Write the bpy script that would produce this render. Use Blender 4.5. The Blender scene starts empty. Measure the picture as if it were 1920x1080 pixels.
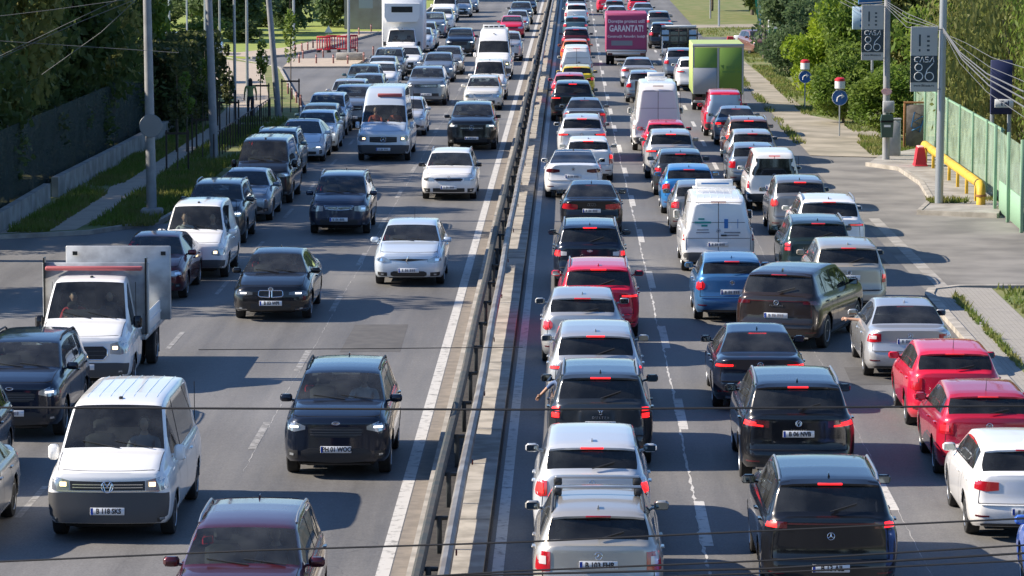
import bpy, bmesh, math, random
from math import sin, cos, tan, pi, sqrt, radians, atan, hypot
from mathutils import Vector, Matrix, noise
C = bpy.context.scene
random.seed(7)
# ------------------------------------------------------------ camera, sky, sun, exposure
F_PX = 6700.0; CAM_H = 9.79
PITCH = atan(740.0 / F_PX); YAW = atan(115.0 * cos(PITCH) / F_PX)
cam = bpy.data.cameras.new('camera'); camo = bpy.data.objects.new('camera', cam); C.collection.objects.link(camo)
cam.sensor_width = 36.0; cam.lens = 36.0 * F_PX / 1920.0; cam.clip_start = 1.0; cam.clip_end = 3000.0
camo.location = (0, 0, CAM_H); camo.rotation_euler = (pi / 2 - PITCH, 0, YAW)
C.camera = camo
C.render.resolution_x = 1024; C.render.resolution_y = 576
SUN_EL = radians(33.5); SUN_AZ_VEC = Vector((-1.0, 0.03, 0)).normalized()
world = bpy.data.worlds.new('World'); C.world = world; world.use_nodes = True
wn = world.node_tree.nodes; wl = world.node_tree.links
sky = wn.new('ShaderNodeTexSky'); sky.sky_type = 'NISHITA'; sky.sun_disc = False
sky.sun_elevation = SUN_EL; sky.sun_rotation = math.atan2(SUN_AZ_VEC.x, SUN_AZ_VEC.y)
sky.air_density = 1.0; sky.dust_density = 0.1; sky.ozone_density = 4.0
tint = wn.new('ShaderNodeMix'); tint.data_type = 'RGBA'; tint.blend_type = 'MULTIPLY'; tint.inputs[0].default_value = 1.0; tint.inputs[7].default_value = (0.88, 0.97, 1.10, 1)
wl.new(sky.outputs[0], tint.inputs[6]); wl.new(tint.outputs[2], wn['Background'].inputs[0]); wn['Background'].inputs[1].default_value = 0.095
sun = bpy.data.lights.new('sun', 'SUN'); sun.energy = 5.0; sun.angle = radians(0.53); sun.color = (1.0, 0.88, 0.73)
suno = bpy.data.objects.new('sun', sun); C.collection.objects.link(suno)
sdir = Vector((SUN_AZ_VEC.x * cos(SUN_EL), SUN_AZ_VEC.y * cos(SUN_EL), sin(SUN_EL)))
suno.rotation_euler = sdir.to_track_quat('Z', 'Y').to_euler(); suno.location = (-60, 100, 60)
C.view_settings.view_transform = 'Standard'; C.view_settings.look = 'None'
C.view_settings.exposure = 0.86; C.view_settings.gamma = 1.0
C.cycles.max_bounces = 8; C.cycles.transparent_max_bounces = 16
C.cycles.caustics_reflective = False; C.cycles.caustics_refractive = False

FW = Vector((-sin(YAW) * cos(PITCH), cos(YAW) * cos(PITCH), -sin(PITCH)))
RT = Vector((cos(YAW), sin(YAW), 0)); UP = RT.cross(FW)
def at(px, py, z=0.0):
    """point of height z seen at photograph pixel (px,py)"""
    d = FW * F_PX + RT * (px - 960) - UP * (py - 540)
    t = (z - CAM_H) / d.z
    return Vector((d.x * t, d.y * t, z))
def at_y(px, py, Y):
    d = FW * F_PX + RT * (px - 960) - UP * (py - 540)
    t = Y / d.y
    return Vector((d.x * t, Y, CAM_H + d.z * t))

# ------------------------------------------------------------ materials
MATS = {}
def nodes_of(m):
    return m.node_tree.nodes, m.node_tree.links, m.node_tree.nodes['Principled BSDF']
def mat(name, col, rough=0.6, metal=0.0, coat=0.0, emit=None, es=0.0, spec=0.5, noise_amt=0.0, noise_scale=8.0, bump=0.0, detail=4.0, col2=None, coords='Object'):
    if name in MATS: return MATS[name]
    m = bpy.data.materials.new(name); m.use_nodes = True
    n, l, p = nodes_of(m)
    p.inputs['Base Color'].default_value = (*col, 1); p.inputs['Roughness'].default_value = rough
    p.inputs['Metallic'].default_value = metal; p.inputs['Coat Weight'].default_value = coat
    p.inputs['Coat Roughness'].default_value = 0.04; p.inputs['Specular IOR Level'].default_value = spec
    if emit:
        p.inputs['Emission Color'].default_value = (*emit, 1); p.inputs['Emission Strength'].default_value = es
    if noise_amt or col2:
        tc = n.new('ShaderNodeTexCoord'); nz = n.new('ShaderNodeTexNoise'); nz.inputs['Scale'].default_value = noise_scale
        nz.inputs['Detail'].default_value = detail; l.new(tc.outputs[coords], nz.inputs['Vector'])
        mx = n.new('ShaderNodeMix'); mx.data_type = 'RGBA'
        c2 = col2 or tuple(max(0, c * (1 - noise_amt)) for c in col)
        mx.inputs[6].default_value = (*col, 1); mx.inputs[7].default_value = (*c2, 1)
        rp = n.new('ShaderNodeMapRange'); rp.inputs[1].default_value = 0.38; rp.inputs[2].default_value = 0.62
        l.new(nz.outputs[0], rp.inputs[0]); l.new(rp.outputs[0], mx.inputs[0]); l.new(mx.outputs[2], p.inputs['Base Color'])
        if bump:
            b = n.new('ShaderNodeBump'); b.inputs['Strength'].default_value = bump; b.inputs['Distance'].default_value = 0.02
            l.new(nz.outputs[0], b.inputs['Height']); l.new(b.outputs[0], p.inputs['Normal'])
    MATS[name] = m
    return m
def paint(name, col, metal=0.0, rough=0.38):
    """car paint: clear coat, faint road dust near the sills, dark interior on the back faces"""
    if name in MATS: return MATS[name]
    m = bpy.data.materials.new(name); m.use_nodes = True
    n, l, p = nodes_of(m)
    tc = n.new('ShaderNodeTexCoord'); nz = n.new('ShaderNodeTexNoise'); nz.inputs['Scale'].default_value = 3.0; nz.inputs['Detail'].default_value = 6
    l.new(tc.outputs['Object'], nz.inputs['Vector'])
    sx = n.new('ShaderNodeSeparateXYZ'); l.new(tc.outputs['Object'], sx.inputs[0])
    mr = n.new('ShaderNodeMapRange'); mr.inputs[1].default_value = 0.60; mr.inputs[2].default_value = 0.2; mr.inputs[3].default_value = 0.0; mr.inputs[4].default_value = 0.36
    l.new(sx.outputs[2], mr.inputs[0])
    ml = n.new('ShaderNodeMath'); ml.operation = 'MULTIPLY'; l.new(mr.outputs[0], ml.inputs[0]); l.new(nz.outputs[0], ml.inputs[1])
    ad = n.new('ShaderNodeMath'); ad.operation = 'MULTIPLY_ADD'; l.new(nz.outputs[0], ad.inputs[0]); ad.inputs[1].default_value = 0.012; l.new(ml.outputs[0], ad.inputs[2])
    mx = n.new('ShaderNodeMix'); mx.data_type = 'RGBA'; mx.inputs[6].default_value = (*col, 1); mx.inputs[7].default_value = (0.17, 0.15, 0.125, 1)
    l.new(ad.outputs[0], mx.inputs[0]); l.new(mx.outputs[2], p.inputs['Base Color'])
    p.inputs['Metallic'].default_value = metal; p.inputs['Roughness'].default_value = rough
    p.inputs['Coat Weight'].default_value = 1.0; p.inputs['Specular IOR Level'].default_value = .12
    cr = n.new('ShaderNodeMapRange'); cr.inputs[1].default_value = 0.3; cr.inputs[2].default_value = 0.7; cr.inputs[3].default_value = 0.03; cr.inputs[4].default_value = 0.11
    l.new(nz.outputs[0], cr.inputs[0]); l.new(cr.outputs[0], p.inputs['Coat Roughness'])
    geo = n.new('ShaderNodeNewGeometry'); dk = n.new('ShaderNodeBsdfDiffuse'); dk.inputs[0].default_value = (0.012, 0.012, 0.013, 1)
    ms = n.new('ShaderNodeMixShader'); l.new(geo.outputs['Backfacing'], ms.inputs[0]); l.new(p.outputs[0], ms.inputs[1]); l.new(dk.outputs[0], ms.inputs[2])
    l.new(ms.outputs[0], n['Material Output'].inputs[0])
    MATS[name] = m
    return m
def glass(name, tint):
    if name in MATS: return MATS[name]
    m = bpy.data.materials.new(name); m.use_nodes = True
    n = m.node_tree.nodes; l = m.node_tree.links; n.remove(n['Principled BSDF'])
    t = n.new('ShaderNodeBsdfTransparent'); t.inputs[0].default_value = (*tint, 1)
    g = n.new('ShaderNodeBsdfGlossy'); g.inputs['Roughness'].default_value = 0.02; g.inputs[0].default_value = (0.9, 0.95, 1, 1)
    f = n.new('ShaderNodeFresnel'); f.inputs[0].default_value = 1.5
    ms = n.new('ShaderNodeMixShader'); l.new(f.outputs[0], ms.inputs[0]); l.new(t.outputs[0], ms.inputs[1]); l.new(g.outputs[0], ms.inputs[2])
    # thin uneven film, part dust, part painted haze to lighten near-black panes
    df = n.new('ShaderNodeBsdfDiffuse'); df.inputs[0].default_value = (.34, .36, .37, 1); tc = n.new('ShaderNodeTexCoord'); nz = n.new('ShaderNodeTexNoise'); nz.inputs['Scale'].default_value = 2.2; nz.inputs['Detail'].default_value = 5
    l.new(tc.outputs['Object'], nz.inputs['Vector']); mr = n.new('ShaderNodeMapRange'); l.new(nz.outputs[0], mr.inputs[0]); mr.inputs[1].default_value = .35; mr.inputs[2].default_value = .7; mr.inputs[3].default_value = .025; mr.inputs[4].default_value = .10
    m2 = n.new('ShaderNodeMixShader'); l.new(mr.outputs[0], m2.inputs[0]); l.new(ms.outputs[0], m2.inputs[1]); l.new(df.outputs[0], m2.inputs[2])
    l.new(m2.outputs[0], n['Material Output'].inputs[0]); MATS[name] = m
    return m
PAINTS = {
 'white': ((0.80, 0.80, 0.79), 0, .35), 'offwhite': ((0.70, 0.69, 0.65), 0, .35), 'silver': ((0.50, 0.51, 0.52), .55, .36),
 'silverlight': ((0.64, 0.66, 0.68), .35, .36), 'beige': ((0.46, 0.44, 0.40), .5, .36), 'grey': ((0.20, 0.21, 0.22), .5, .34), 'bluegrey': ((0.20, 0.24, 0.29), .5, .34),
 'darkgrey': ((0.035, 0.042, 0.050), .35, .3), 'black': ((0.006, 0.007, 0.010), 0, .3), 'navy': ((0.009, 0.014, 0.028), .25, .3), 'darkblue': ((0.028, 0.036, 0.065), .4, .32),
 'brown': ((0.036, 0.026, 0.022), .45, .32), 'red': ((0.62, 0.012, 0.045), 0, .35), 'darkred': ((0.45, 0.012, 0.040), .2, .35), 'burgundy': ((0.075, 0.014, 0.022), .4, .34),
 'maroon': ((0.10, 0.016, 0.022), .3, .34), 'blue': ((0.035, 0.20, 0.50), .3, .33), 'midblue': ((0.045, 0.15, 0.33), .35, .34), 'yellow': ((0.75, 0.55, 0.03), 0, .35),
 'lightblue': ((0.36, 0.46, 0.58), .35, .34), 'green': ((0.020, 0.036, 0.034), .3, .32), 'teal': ((0.10, 0.17, 0.20), .4, .34), 'pink': ((0.48, 0.10, 0.15), 0, .45),
 'brownred': ((0.24, 0.12, 0.09), .4, .35), 'tan': ((0.40, 0.37, 0.32), .4, .36), 'ice': ((0.62, 0.70, 0.78), .3, .34), 'orange': ((0.7, .16, .03), 0, .4), 'royal': ((0.06, 0.16, 0.62), .1, .3)}
def P(n): return paint('paint_' + n, *PAINTS[n])
mat('plastic', (0.022, 0.023, 0.025), .55); mat('plastic_grey', (0.06, 0.062, 0.066), .6); mat('rubber', (0.018, 0.018, 0.018), .85, noise_amt=.3)
mat('alloy', (0.42, 0.43, 0.44), .35, .8); mat('steel_dark', (0.10, 0.10, 0.105), .5, .6); mat('chrome', (0.72, 0.73, 0.75), .14, 1.0)
mat('cabin', (0.020, 0.021, 0.024), .8); mat('cabin_light', (0.20, 0.19, 0.17), .8); mat('under', (0.008, 0.008, 0.008), .95)
mat('lens_red', (0.42, 0.010, 0.018), .12, coat=1.0); mat('lens_dark', (0.09, 0.006, 0.010), .12, coat=1.0)
mat('brake_glow', (0.8, 0.03, 0.02), .3, emit=(1.0, 0.014, 0.018), es=1.1); mat('brake_dim', (0.7, 0.02, 0.03), .2, coat=1.0, emit=(1.0, 0.03, 0.04), es=0.25)
mat('lens_clear', (0.34, 0.37, 0.40), .10, .5, coat=1.0); mat('lens_smoke', (0.10, 0.11, 0.12), .10, .3, coat=1.0)
mat('lamp_warm', (0.9, 0.7, 0.4), .3, emit=(1.0, 0.70, 0.36), es=2.2); mat('lamp_white', (0.9, 0.9, 0.9), .2, emit=(1.0, 0.97, 0.90), es=1.6)
mat('reverse_lens', (0.60, 0.55, 0.55), .15, coat=1.0)
mat('plate_white', (0.62, 0.65, 0.68), .35, coat=.3); mat('plate_blue', (0.02, 0.07, 0.38), .4); mat('ink', (0.012, 0.012, 0.02), .5)
mat('mirror_glass', (0.26, 0.30, 0.31), .03, 1.0)
glass('glass_front', (0.62, 0.70, 0.68)); glass('glass_side', (0.45, 0.50, 0.49)); glass('glass_tint', (0.045, 0.05, 0.055)); glass('glass_mid', (0.22, 0.25, 0.26))

# ------------------------------------------------------------ mesh helpers
class MB:
    def __init__(s): s.v = []; s.f = []
    def add(s, verts, faces):
        o = len(s.v); s.v += [tuple(v) for v in verts]; s.f += [tuple(i + o for i in f) for f in faces]; return s
    def box(s, x0, x1, y0, y1, z0, z1, bev=0.0, M=None):
        b = min(bev, abs(x1 - x0) * .45, abs(y1 - y0) * .45, abs(z1 - z0) * .45)
        if b <= 0:
            vs = [Vector((x, y, z)) for z in (z0, z1) for y in (y0, y1) for x in (x0, x1)]
            fs = [(0, 2, 3, 1), (4, 5, 7, 6), (0, 1, 5, 4), (2, 6, 7, 3), (0, 4, 6, 2), (1, 3, 7, 5)]
        else:
            vs = []; fs = []
            def ring(z, i):
                a, c = x0 + i, x1 - i; d, e = y0 + i, y1 - i
                return [Vector(q) for q in ((a + b, d, z), (c - b, d, z), (c, d + b, z), (c, e - b, z), (c - b, e, z), (a + b, e, z), (a, e - b, z), (a, d + b, z))]
            for z, i in ((z0, b * .7), (z0 + b, 0), (z1 - b, 0), (z1, b * .7)): vs += ring(z, i)
            for r in range(3):
                for k in range(8): fs.append((r * 8 + k, r * 8 + (k + 1) % 8, r * 8 + 8 + (k + 1) % 8, r * 8 + 8 + k))
            fs.append(tuple(range(7, -1, -1))); fs.append(tuple(range(24, 32)))
        if M is not None: vs = [M @ v for v in vs]
        return s.add(vs, fs)
    def tube(s, pts, r, n=8, caps=True):
        pts = [Vector(p) for p in pts]; rs = r if isinstance(r, (list, tuple)) else [r] * len(pts)
        vs = []; ref = None
        for i, p in enumerate(pts):
            t = (pts[min(i + 1, len(pts) - 1)] - pts[max(i - 1, 0)]).normalized()
            if ref is None: ref = Vector((1, 0, 0)) if abs(t.x) < .8 else Vector((0, 0, 1))
            a = t.cross(ref).normalized(); b = t.cross(a).normalized(); ref = a.cross(t)
            for k in range(n): vs.append(p + (a * cos(2 * pi * k / n) + b * sin(2 * pi * k / n)) * rs[i])
        fs = [(i * n + k, i * n + (k + 1) % n, (i + 1) * n + (k + 1) % n, (i + 1) * n + k) for i in range(len(pts) - 1) for k in range(n)]
        if caps: fs += [tuple(range(n - 1, -1, -1)), tuple(range((len(pts) - 1) * n, len(pts) * n))]
        return s.add(vs, fs)
    def lathe(s, prof, n=20, axis='Z', M=None, closed=False):
        vs = []
        for r, h in prof:
            for k in range(n):
                a = 2 * pi * k / n
                v = Vector((r * cos(a), r * sin(a), h)) if axis == 'Z' else (Vector((h, r * cos(a), r * sin(a))) if axis == 'X' else Vector((r * cos(a), h, r * sin(a))))
                vs.append(M @ v if M is not None else v)
        m = len(prof); fs = [(i * n + k, i * n + (k + 1) % n, (i + 1) * n + (k + 1) % n, (i + 1) * n + k) for i in range(m - 1) for k in range(n)]
        if not closed: fs += [tuple(range(n - 1, -1, -1)), tuple(range((m - 1) * n, m * n))]
        return s.add(vs, fs)
    def prism(s, poly, y0, y1, M=None):
        """polygon in (x,z) extruded along y"""
        n = len(poly); vs = [Vector((x, y0, z)) for x, z in poly] + [Vector((x, y1, z)) for x, z in poly]
        if M is not None: vs = [M @ v for v in vs]
        return s.add(vs, [tuple(range(n)), tuple(range(2 * n - 1, n - 1, -1))] + [(k, (k + 1) % n + 0, (k + 1) % n + n, k + n)[::-1] for k in range(n)])
    def mesh(s, name, smooth=True, sharp=40):
        me = bpy.data.meshes.new(name); me.from_pydata(s.v, [], s.f); me.validate(clean_customdata=False)
        bm = bmesh.new(); bm.from_mesh(me); bmesh.ops.recalc_face_normals(bm, faces=bm.faces[:])
        if smooth:
            for f in bm.faces: f.smooth = True
            ca = radians(sharp)
            for e in bm.edges:
                if len(e.link_faces) == 2 and e.calc_face_angle(0) > ca: e.smooth = False
        bm.to_mesh(me); bm.free()
        return me
def link(name, me, m=None, parent=None, loc=None, rot=None):
    o = bpy.data.objects.new(name, me); C.collection.objects.link(o)
    if me is not None and m is not None:
        m = MATS[m] if isinstance(m, str) else m
        if len(me.materials) == 0: me.materials.append(m)
        o.material_slots[0].link = 'OBJECT'; o.material_slots[0].material = m
    if parent: o.parent = parent
    if loc is not None: o.location = loc
    if rot is not None: o.rotation_euler = rot
    return o
def part(name, mb, m, parent=None, smooth=True, loc=None, rot=None, sharp=40):
    return link(name, mb.mesh(name, smooth, sharp), m, parent, loc, rot)
def tag(o, label=None, cat=None, group=None, kind=None):
    if label: o['label'] = label
    if cat: o['category'] = cat
    if group: o['group'] = group
    if kind: o['kind'] = kind
    return o
def empty(name, loc=(0, 0, 0), rz=0.0):
    o = bpy.data.objects.new(name, None); C.collection.objects.link(o); o.location = loc; o.rotation_euler = (0, 0, rz)
    o.empty_display_size = .2
    return o
TXT = {}
def text_mesh(s, size, bold=0.0, depth=0.002, key=None, align='CENTER', sx=1.0):
    k = (s, size, bold, depth, align, sx)
    if k in TXT: return TXT[k]
    cu = bpy.data.curves.new('lettering', 'FONT'); cu.body = s; cu.size = size; cu.extrude = depth; cu.offset = bold
    cu.align_x = align; cu.align_y = 'CENTER'; cu.resolution_u = 3
    o = bpy.data.objects.new('tmp_text', cu); C.collection.objects.link(o)
    dg = bpy.context.evaluated_depsgraph_get(); me = bpy.data.meshes.new_from_object(o.evaluated_get(dg))
    me.name = 'lettering'; bpy.data.objects.remove(o)
    # text faces -Y (towards the viewer of a rear end); x right, z up
    me.transform(Matrix(((sx, 0, 0, 0), (0, 0, -1, 0), (0, 1, 0, 0), (0, 0, 0, 1))))
    TXT[k] = me
    return me
def lerp(a, b, t): return a + (b - a) * t
def interp(pts, t):
    if t <= pts[0][0]: return pts[0][1]
    for (a, va), (b, vb) in zip(pts, pts[1:]):
        if t <= b: return va + (vb - va) * (t - a) / max(b - a, 1e-9)
    return pts[-1][1]
# ------------------------------------------------------------ vehicle bodies
# s = distance behind the nose; body is lofted from cross sections, the ends are closed by caps
BT = {  # length width height hoodEdge cowlS cowlZ headerS rearHeader rearGlassEnd rearGlassZ deckZ tumble beltFront beltRear
 'hatch':  dict(L=4.10, W=1.76, H=1.47, zf=0.88, sc=1.02, zc=1.05, sh=1.75, yr=0.4, yb=0.1, zb=1.08, zd=1.055, tum=0.38, bf=0.96, br=1.06, R=.315),
 'golf':   dict(L=4.28, W=1.80, H=1.46, zf=0.87, sc=1.12, zc=1.03, sh=1.85, yr=0.4, yb=0.1, zb=1.05, zd=1.025, tum=0.38, bf=0.95, br=1.03, R=.32),
 'sedan':  dict(L=4.72, W=1.82, H=1.45, zf=0.83, sc=1.22, zc=1.0, sh=1.95, yr=1.28, yb=.62, zb=1.07, zd=1.04, tum=0.54, bf=0.93, br=.99, R=.325),
 'estate': dict(L=4.68, W=1.81, H=1.47, zf=0.86, sc=1.18, zc=1.02, sh=1.92, yr=0.34, yb=0.09, zb=1.04, zd=1.015, tum=0.38, bf=0.95, br=1.02, R=.32),
 'suv':    dict(L=4.45, W=1.84, H=1.64, zf=1.06, sc=1.08, zc=1.19, sh=1.80, yr=0.33, yb=0.1, zb=1.15, zd=1.13, tum=0.32, bf=1.09, br=1.14, R=.35),
 'suvl':   dict(L=4.80, W=1.95, H=1.70, zf=1.12, sc=1.22, zc=1.25, sh=2.02, yr=0.37, yb=0.1, zb=1.19, zd=1.17, tum=0.32, bf=1.11, br=1.18, R=.37),
 'mpv':    dict(L=4.42, W=1.80, H=1.64, zf=0.97, sc=.95, zc=1.13, sh=1.78, yr=.34, yb=.09, zb=1.21, zd=1.18, tum=0.28, bf=1.02, br=1.15, R=.325),
 'tesla':  dict(L=4.72, W=1.90, H=1.45, zf=0.74, sc=1.10, zc=0.98, sh=2.05, yr=1.75, yb=.42, zb=1.12, zd=1.09, tum=.60, bf=.90, br=1.03, R=.335),
 'kangoo': dict(L=4.25, W=1.76, H=1.84, zf=0.95, sc=.88, zc=1.16, sh=1.48, yr=.16, yb=.05, zb=1.58, zd=1.52, tum=.22, bf=1.03, br=1.06, R=.315, van=1),
 'vanm':   dict(L=4.95, W=1.94, H=1.98, zf=1.1, sc=.82, zc=1.3, sh=1.52, yr=.15, yb=.05, zb=1.84, zd=1.78, tum=.20, bf=1.12, br=1.14, R=.335, van=1),
 'cab':    dict(L=2.30, W=1.96, H=2.12, zf=1.12, sc=.82, zc=1.34, sh=1.46, yr=.16, yb=.05, zb=1.98, zd=1.90, tum=.17, bf=1.18, br=1.20, R=.335, van=1, wro=1.42),
 'vanl':   dict(L=5.95, W=2.00, H=2.62, zf=1.12, sc=.80, zc=1.36, sh=1.42, hz=2.02, yr=.22, yb=.05, zb=2.40, zd=2.32, tum=.13, bf=1.18, br=1.18, R=.345, van=1),
}
FR = [0, .05, .11, .18, .27, .38, .5, .6, .68, .76, .84, .90, .95, .98, 1.0]
MF = [(0, .90), (.05, .935), (.12, .968), (.3, .992), (.5, 1.0), (.62, .998), (.72, .990), (.80, .980), (.88, .962), (.95, .935), (1, .900)]
class Shape:
    def __init__(s, t, **kw):
        p = dict(BT[t]); p.update(kw); s.t = t; s.p = p; s.L = p['L']; s.W = p['W']; s.H = p['H']; s.hw = p['W'] / 2
        s.van = p.get('van', 0)
        hz = p.get('hz', p['H'] - .055)
        L = s.L; H = s.H; zf = p['zf']; sc = p['sc']; zc = p['zc']; sh = p['sh']
        pts = [(0, zf - .035), (.05, zf), (sc * .3, lerp(zf, zc, .42)), (sc * .65, lerp(zf, zc, .80)), (sc, zc), (lerp(sc, sh, .5), lerp(zc, hz, .53)), (sh, hz)]
        if hz < H - .2: pts += [(sh + .12, hz + .16), (sh + .34, H - .14), (sh + .75, H - .03), (sh + 1.3, H)]
        else: pts += [(sh + .3, H - .018), (sh + .75, H)]
        yr = p['yr']; yb = p['yb']
        if p['tum'] == .60 and t == 'tesla': pts += [(L - yr - .35, H - .01), (L - yr, H - .045), (L - yr + .5, H - .13), (L - .9, H - .235), (L - yb, p['zb']), (L, p['zd'])]
        elif t == 'sedan': pts += [(L - yr - .6, H - .012), (L - yr, H - .062), (L - lerp(yr, yb, .5), lerp(H - .062, p['zb'], .46)), (L - yb, p['zb']), (L - .08, p['zd'] + .01), (L, p['zd'] - .03)]
        else: pts += [(L - yr - .9, H - .006), (L - yr - .3, H - .035), (L - yr, H - .07), (L - yb, p['zb']), (L, p['zd'])]
        s.zt_pts = pts
        s.zs_pts = [(0, zf - .07), (.25, zf - .05), (sc * .7, lerp(zf - .05, p['bf'], .7)), (sc + .1, p['bf']), (L - yr - .3, lerp(p['bf'], p['br'], .85)), (L - .3, p['br'] - .01), (L, min(p['br'], p['zd']) - .018)]
        s.wf = p.get('wf', .85); s.wr = L - p.get('wro', .88)
        s.rx = .20; s.ry = .29
        if s.van: s.rx = .13; s.ry = .20
        s.bend = {1: .10, -1: .10 if not s.van else .03}
        z0 = zf
        s.pf = [(.20, -.10), (.30, -.02), (.44, .0), (.58, -.01), (z0 - .10, -.035), (z0, -.085), (z0 + .15, -.10)]
        zd = p['zd']
        if s.van: s.pr = [(.25, -.05), (.34, 0), (.50, 0), (.56, -.01), (.60, -.05), (1.2, -.06), (s.H - .1, -.10)]
        else: s.pr = [(.22, -.09), (.32, -.015), (.45, 0), (.585, -.005), (.63, -.045), (.70, -.055), (zd - .06, -.075), (zd, -.09)]
        if t == 'sedan' or t == 'tesla': s.pr = [(.22, -.09), (.32, -.015), (.45, 0), (.60, -.01), (.645, -.05), (.80, -.075), (zd - .12, -.055), (zd - .02, -.03), (zd, -.03)]
        s.zsill = .20 + (.06 if s.H > 1.6 else 0)
    def zt(s, q):
        a = .035
        return (interp(s.zt_pts, max(0, q - a)) + interp(s.zt_pts, q) + interp(s.zt_pts, min(s.L, q + a))) / 3
    def zs(s, q): return min(interp(s.zs_pts, q), s.zt(q) - .035)
    def w0(s, q):
        return s.hw * (1 - .045 * max(0, 1 - q / 1.3) ** 2 - .035 * max(0, 1 - (s.L - q) / 1.2) ** 2)
    def w(s, q):
        d = min(q, s.L - q); w = s.w0(q)
        if d < s.ry: w -= s.rx * (1 - sqrt(max(0, 1 - ((s.ry - d) / s.ry) ** 2)))
        return w
    def sill(s, q):
        d = min(q, s.L - q); return s.zsill + .05 * max(0, 1 - d / .4)
    def section(s, q):
        w = s.w(q); zs = s.zs(q); zt = s.zt(q); z0 = s.sill(q); tum = s.p['tum']
        P_ = [(w * interp(MF, f), z0 + f * (zs - z0)) for f in FR]
        hg = zt - zs; xb = w * .885
        P_.append((xb, zs + min(.028, .28 * hg)))
        z6 = zt - min(.085, .58 * hg); x6 = xb - tum * max(0, z6 - zs)
        P_.append((x6, z6)); P_.append((x6 - .032, zt - min(.030, .28 * hg))); x8 = x6 - .055
        P_.append((x8, zt - min(.010, .1 * hg)))
        for c, dz in ((.84, .004), (.66, .010), (.5, .013), (.33, .016), (.16, .018), (0, .018)): P_.append((x8 * c, zt + dz * min(1, hg * 8)))
        return P_
    def D(s, x, y, z):
        h = s.L / 2; sg = 1 if y >= 0 else -1; d = h - abs(y)
        y2 = y - sg * s.bend[sg] * (min(abs(x) / s.hw, 1.05) ** 2.2) * max(0, 1 - d / h)
        y2 += sg * interp(s.pf if sg > 0 else s.pr, z) * max(0, 1 - d / .6)
        return y2
    def surf(s, end, x, z):
        """end cap surface: y for a given x,z (end=+1 front, -1 rear)"""
        q = 0.0 if end > 0 else s.L
        sec = s.section(q); w = s.w(q); n = len(FR)
        zz = max(sec[0][1], min(z, s.zt(q) - .012))
        m = None
        for a, b in zip(sec[:n + 4], sec[1:n + 4]):
            if zz <= b[1] + 1e-6:
                t = (zz - a[1]) / max(b[1] - a[1], 1e-6); m = lerp(a[0], b[0], max(0, min(1, t))) / w; break
        if m is None: m = sec[n + 2][0] / w
        xe = abs(x) / m; wf = s.w0(q) - s.rx
        d = 0
        if xe > wf: d = s.ry * (1 - sqrt(max(0, 1 - min(1, (xe - wf) / s.rx) ** 2)))
        return s.D(x, end * (s.L / 2 - d), z)
    def xmax(s, end, z):
        q = 0.0 if end > 0 else s.L
        sec = s.section(q); w = s.w(q); zz = max(sec[0][1], min(z, s.zt(q) - .012)); m = 1
        for a, b in zip(sec[:len(FR) + 4], sec[1:len(FR) + 4]):
            if zz <= b[1] + 1e-6: m = lerp(a[0], b[0], max(0, min(1, (zz - a[1]) / max(b[1] - a[1], 1e-6)))) / w; break
        return m * (s.w0(q) - s.rx * .10)
    def sidex(s, y, z):
        q = s.L / 2 - y; z0 = s.sill(q); zs = s.zs(q)
        if z <= zs: return s.w(q) * interp(MF, max(0, (z - z0) / (zs - z0)))
        return s.w(q) * .885 - s.p['tum'] * (z - zs)
    def topz(s, x, q):
        sec = s.section(q)
        top = sec[len(FR):]
        for a, b in zip(top, top[1:]):
            if b[0] <= abs(x) <= a[0]:
                return lerp(b[1], a[1], (abs(x) - b[0]) / max(a[0] - b[0], 1e-6))
        return top[-1][1]
    def patch(s, end, cols, off=.006, mirror=0, mb=None, flat=False):
        """thin raised panel on an end cap; cols = [(x fraction, zlo, zhi)]"""
        mb = mb or MB()
        X = []
        for a, b in zip(cols, cols[1:]):
            n = max(1, int(abs(b[0] - a[0]) * s.hw / .045))
            for k in range(n): X.append(tuple(lerp(a[i], b[i], k / n) for i in range(3)))
        X.append(cols[-1])
        for sg in ((1, -1) if mirror else (1,)):
            R = 4; grid = []; base = []
            for (xf, z0, z1) in X:
                for r in range(R + 1):
                    z = lerp(z0, z1, r / R)
                    x = sg * xf * s.hw; xm = s.xmax(end, z)
                    if abs(x) > xm: x = math.copysign(xm, x)
                    y = s.surf(end, x, z)
                    e = .02
                    yx = (s.surf(end, x + e, z) - s.surf(end, x - e, z)) / (2 * e)
                    n = Vector((-yx * end, 1, 0)); n.normalize()
                    if n.y < .5: n = Vector((math.copysign(.866, x), .5, 0))
                    n = Vector((n.x, n.y * end, 0))
                    grid.append(Vector((x, y, z)) + n * off); base.append(Vector((x, y, z)) - n * .012)
            nv = len(grid); C1 = R + 1; fs = []
            for i in range(len(X) - 1):
                for r in range(R): fs.append((i * C1 + r, (i + 1) * C1 + r, (i + 1) * C1 + r + 1, i * C1 + r + 1))
            loop = [i * C1 for i in range(len(X))] + [(len(X) - 1) * C1 + r for r in range(1, C1)] + [i * C1 + R for i in range(len(X) - 2, -1, -1)] + [r for r in range(R - 1, 0, -1)]
            for a, b in zip(loop, loop[1:] + loop[:1]): fs.append((a, b, b + nv, a + nv))
            mb.add(grid + base, fs)
        return mb
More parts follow.
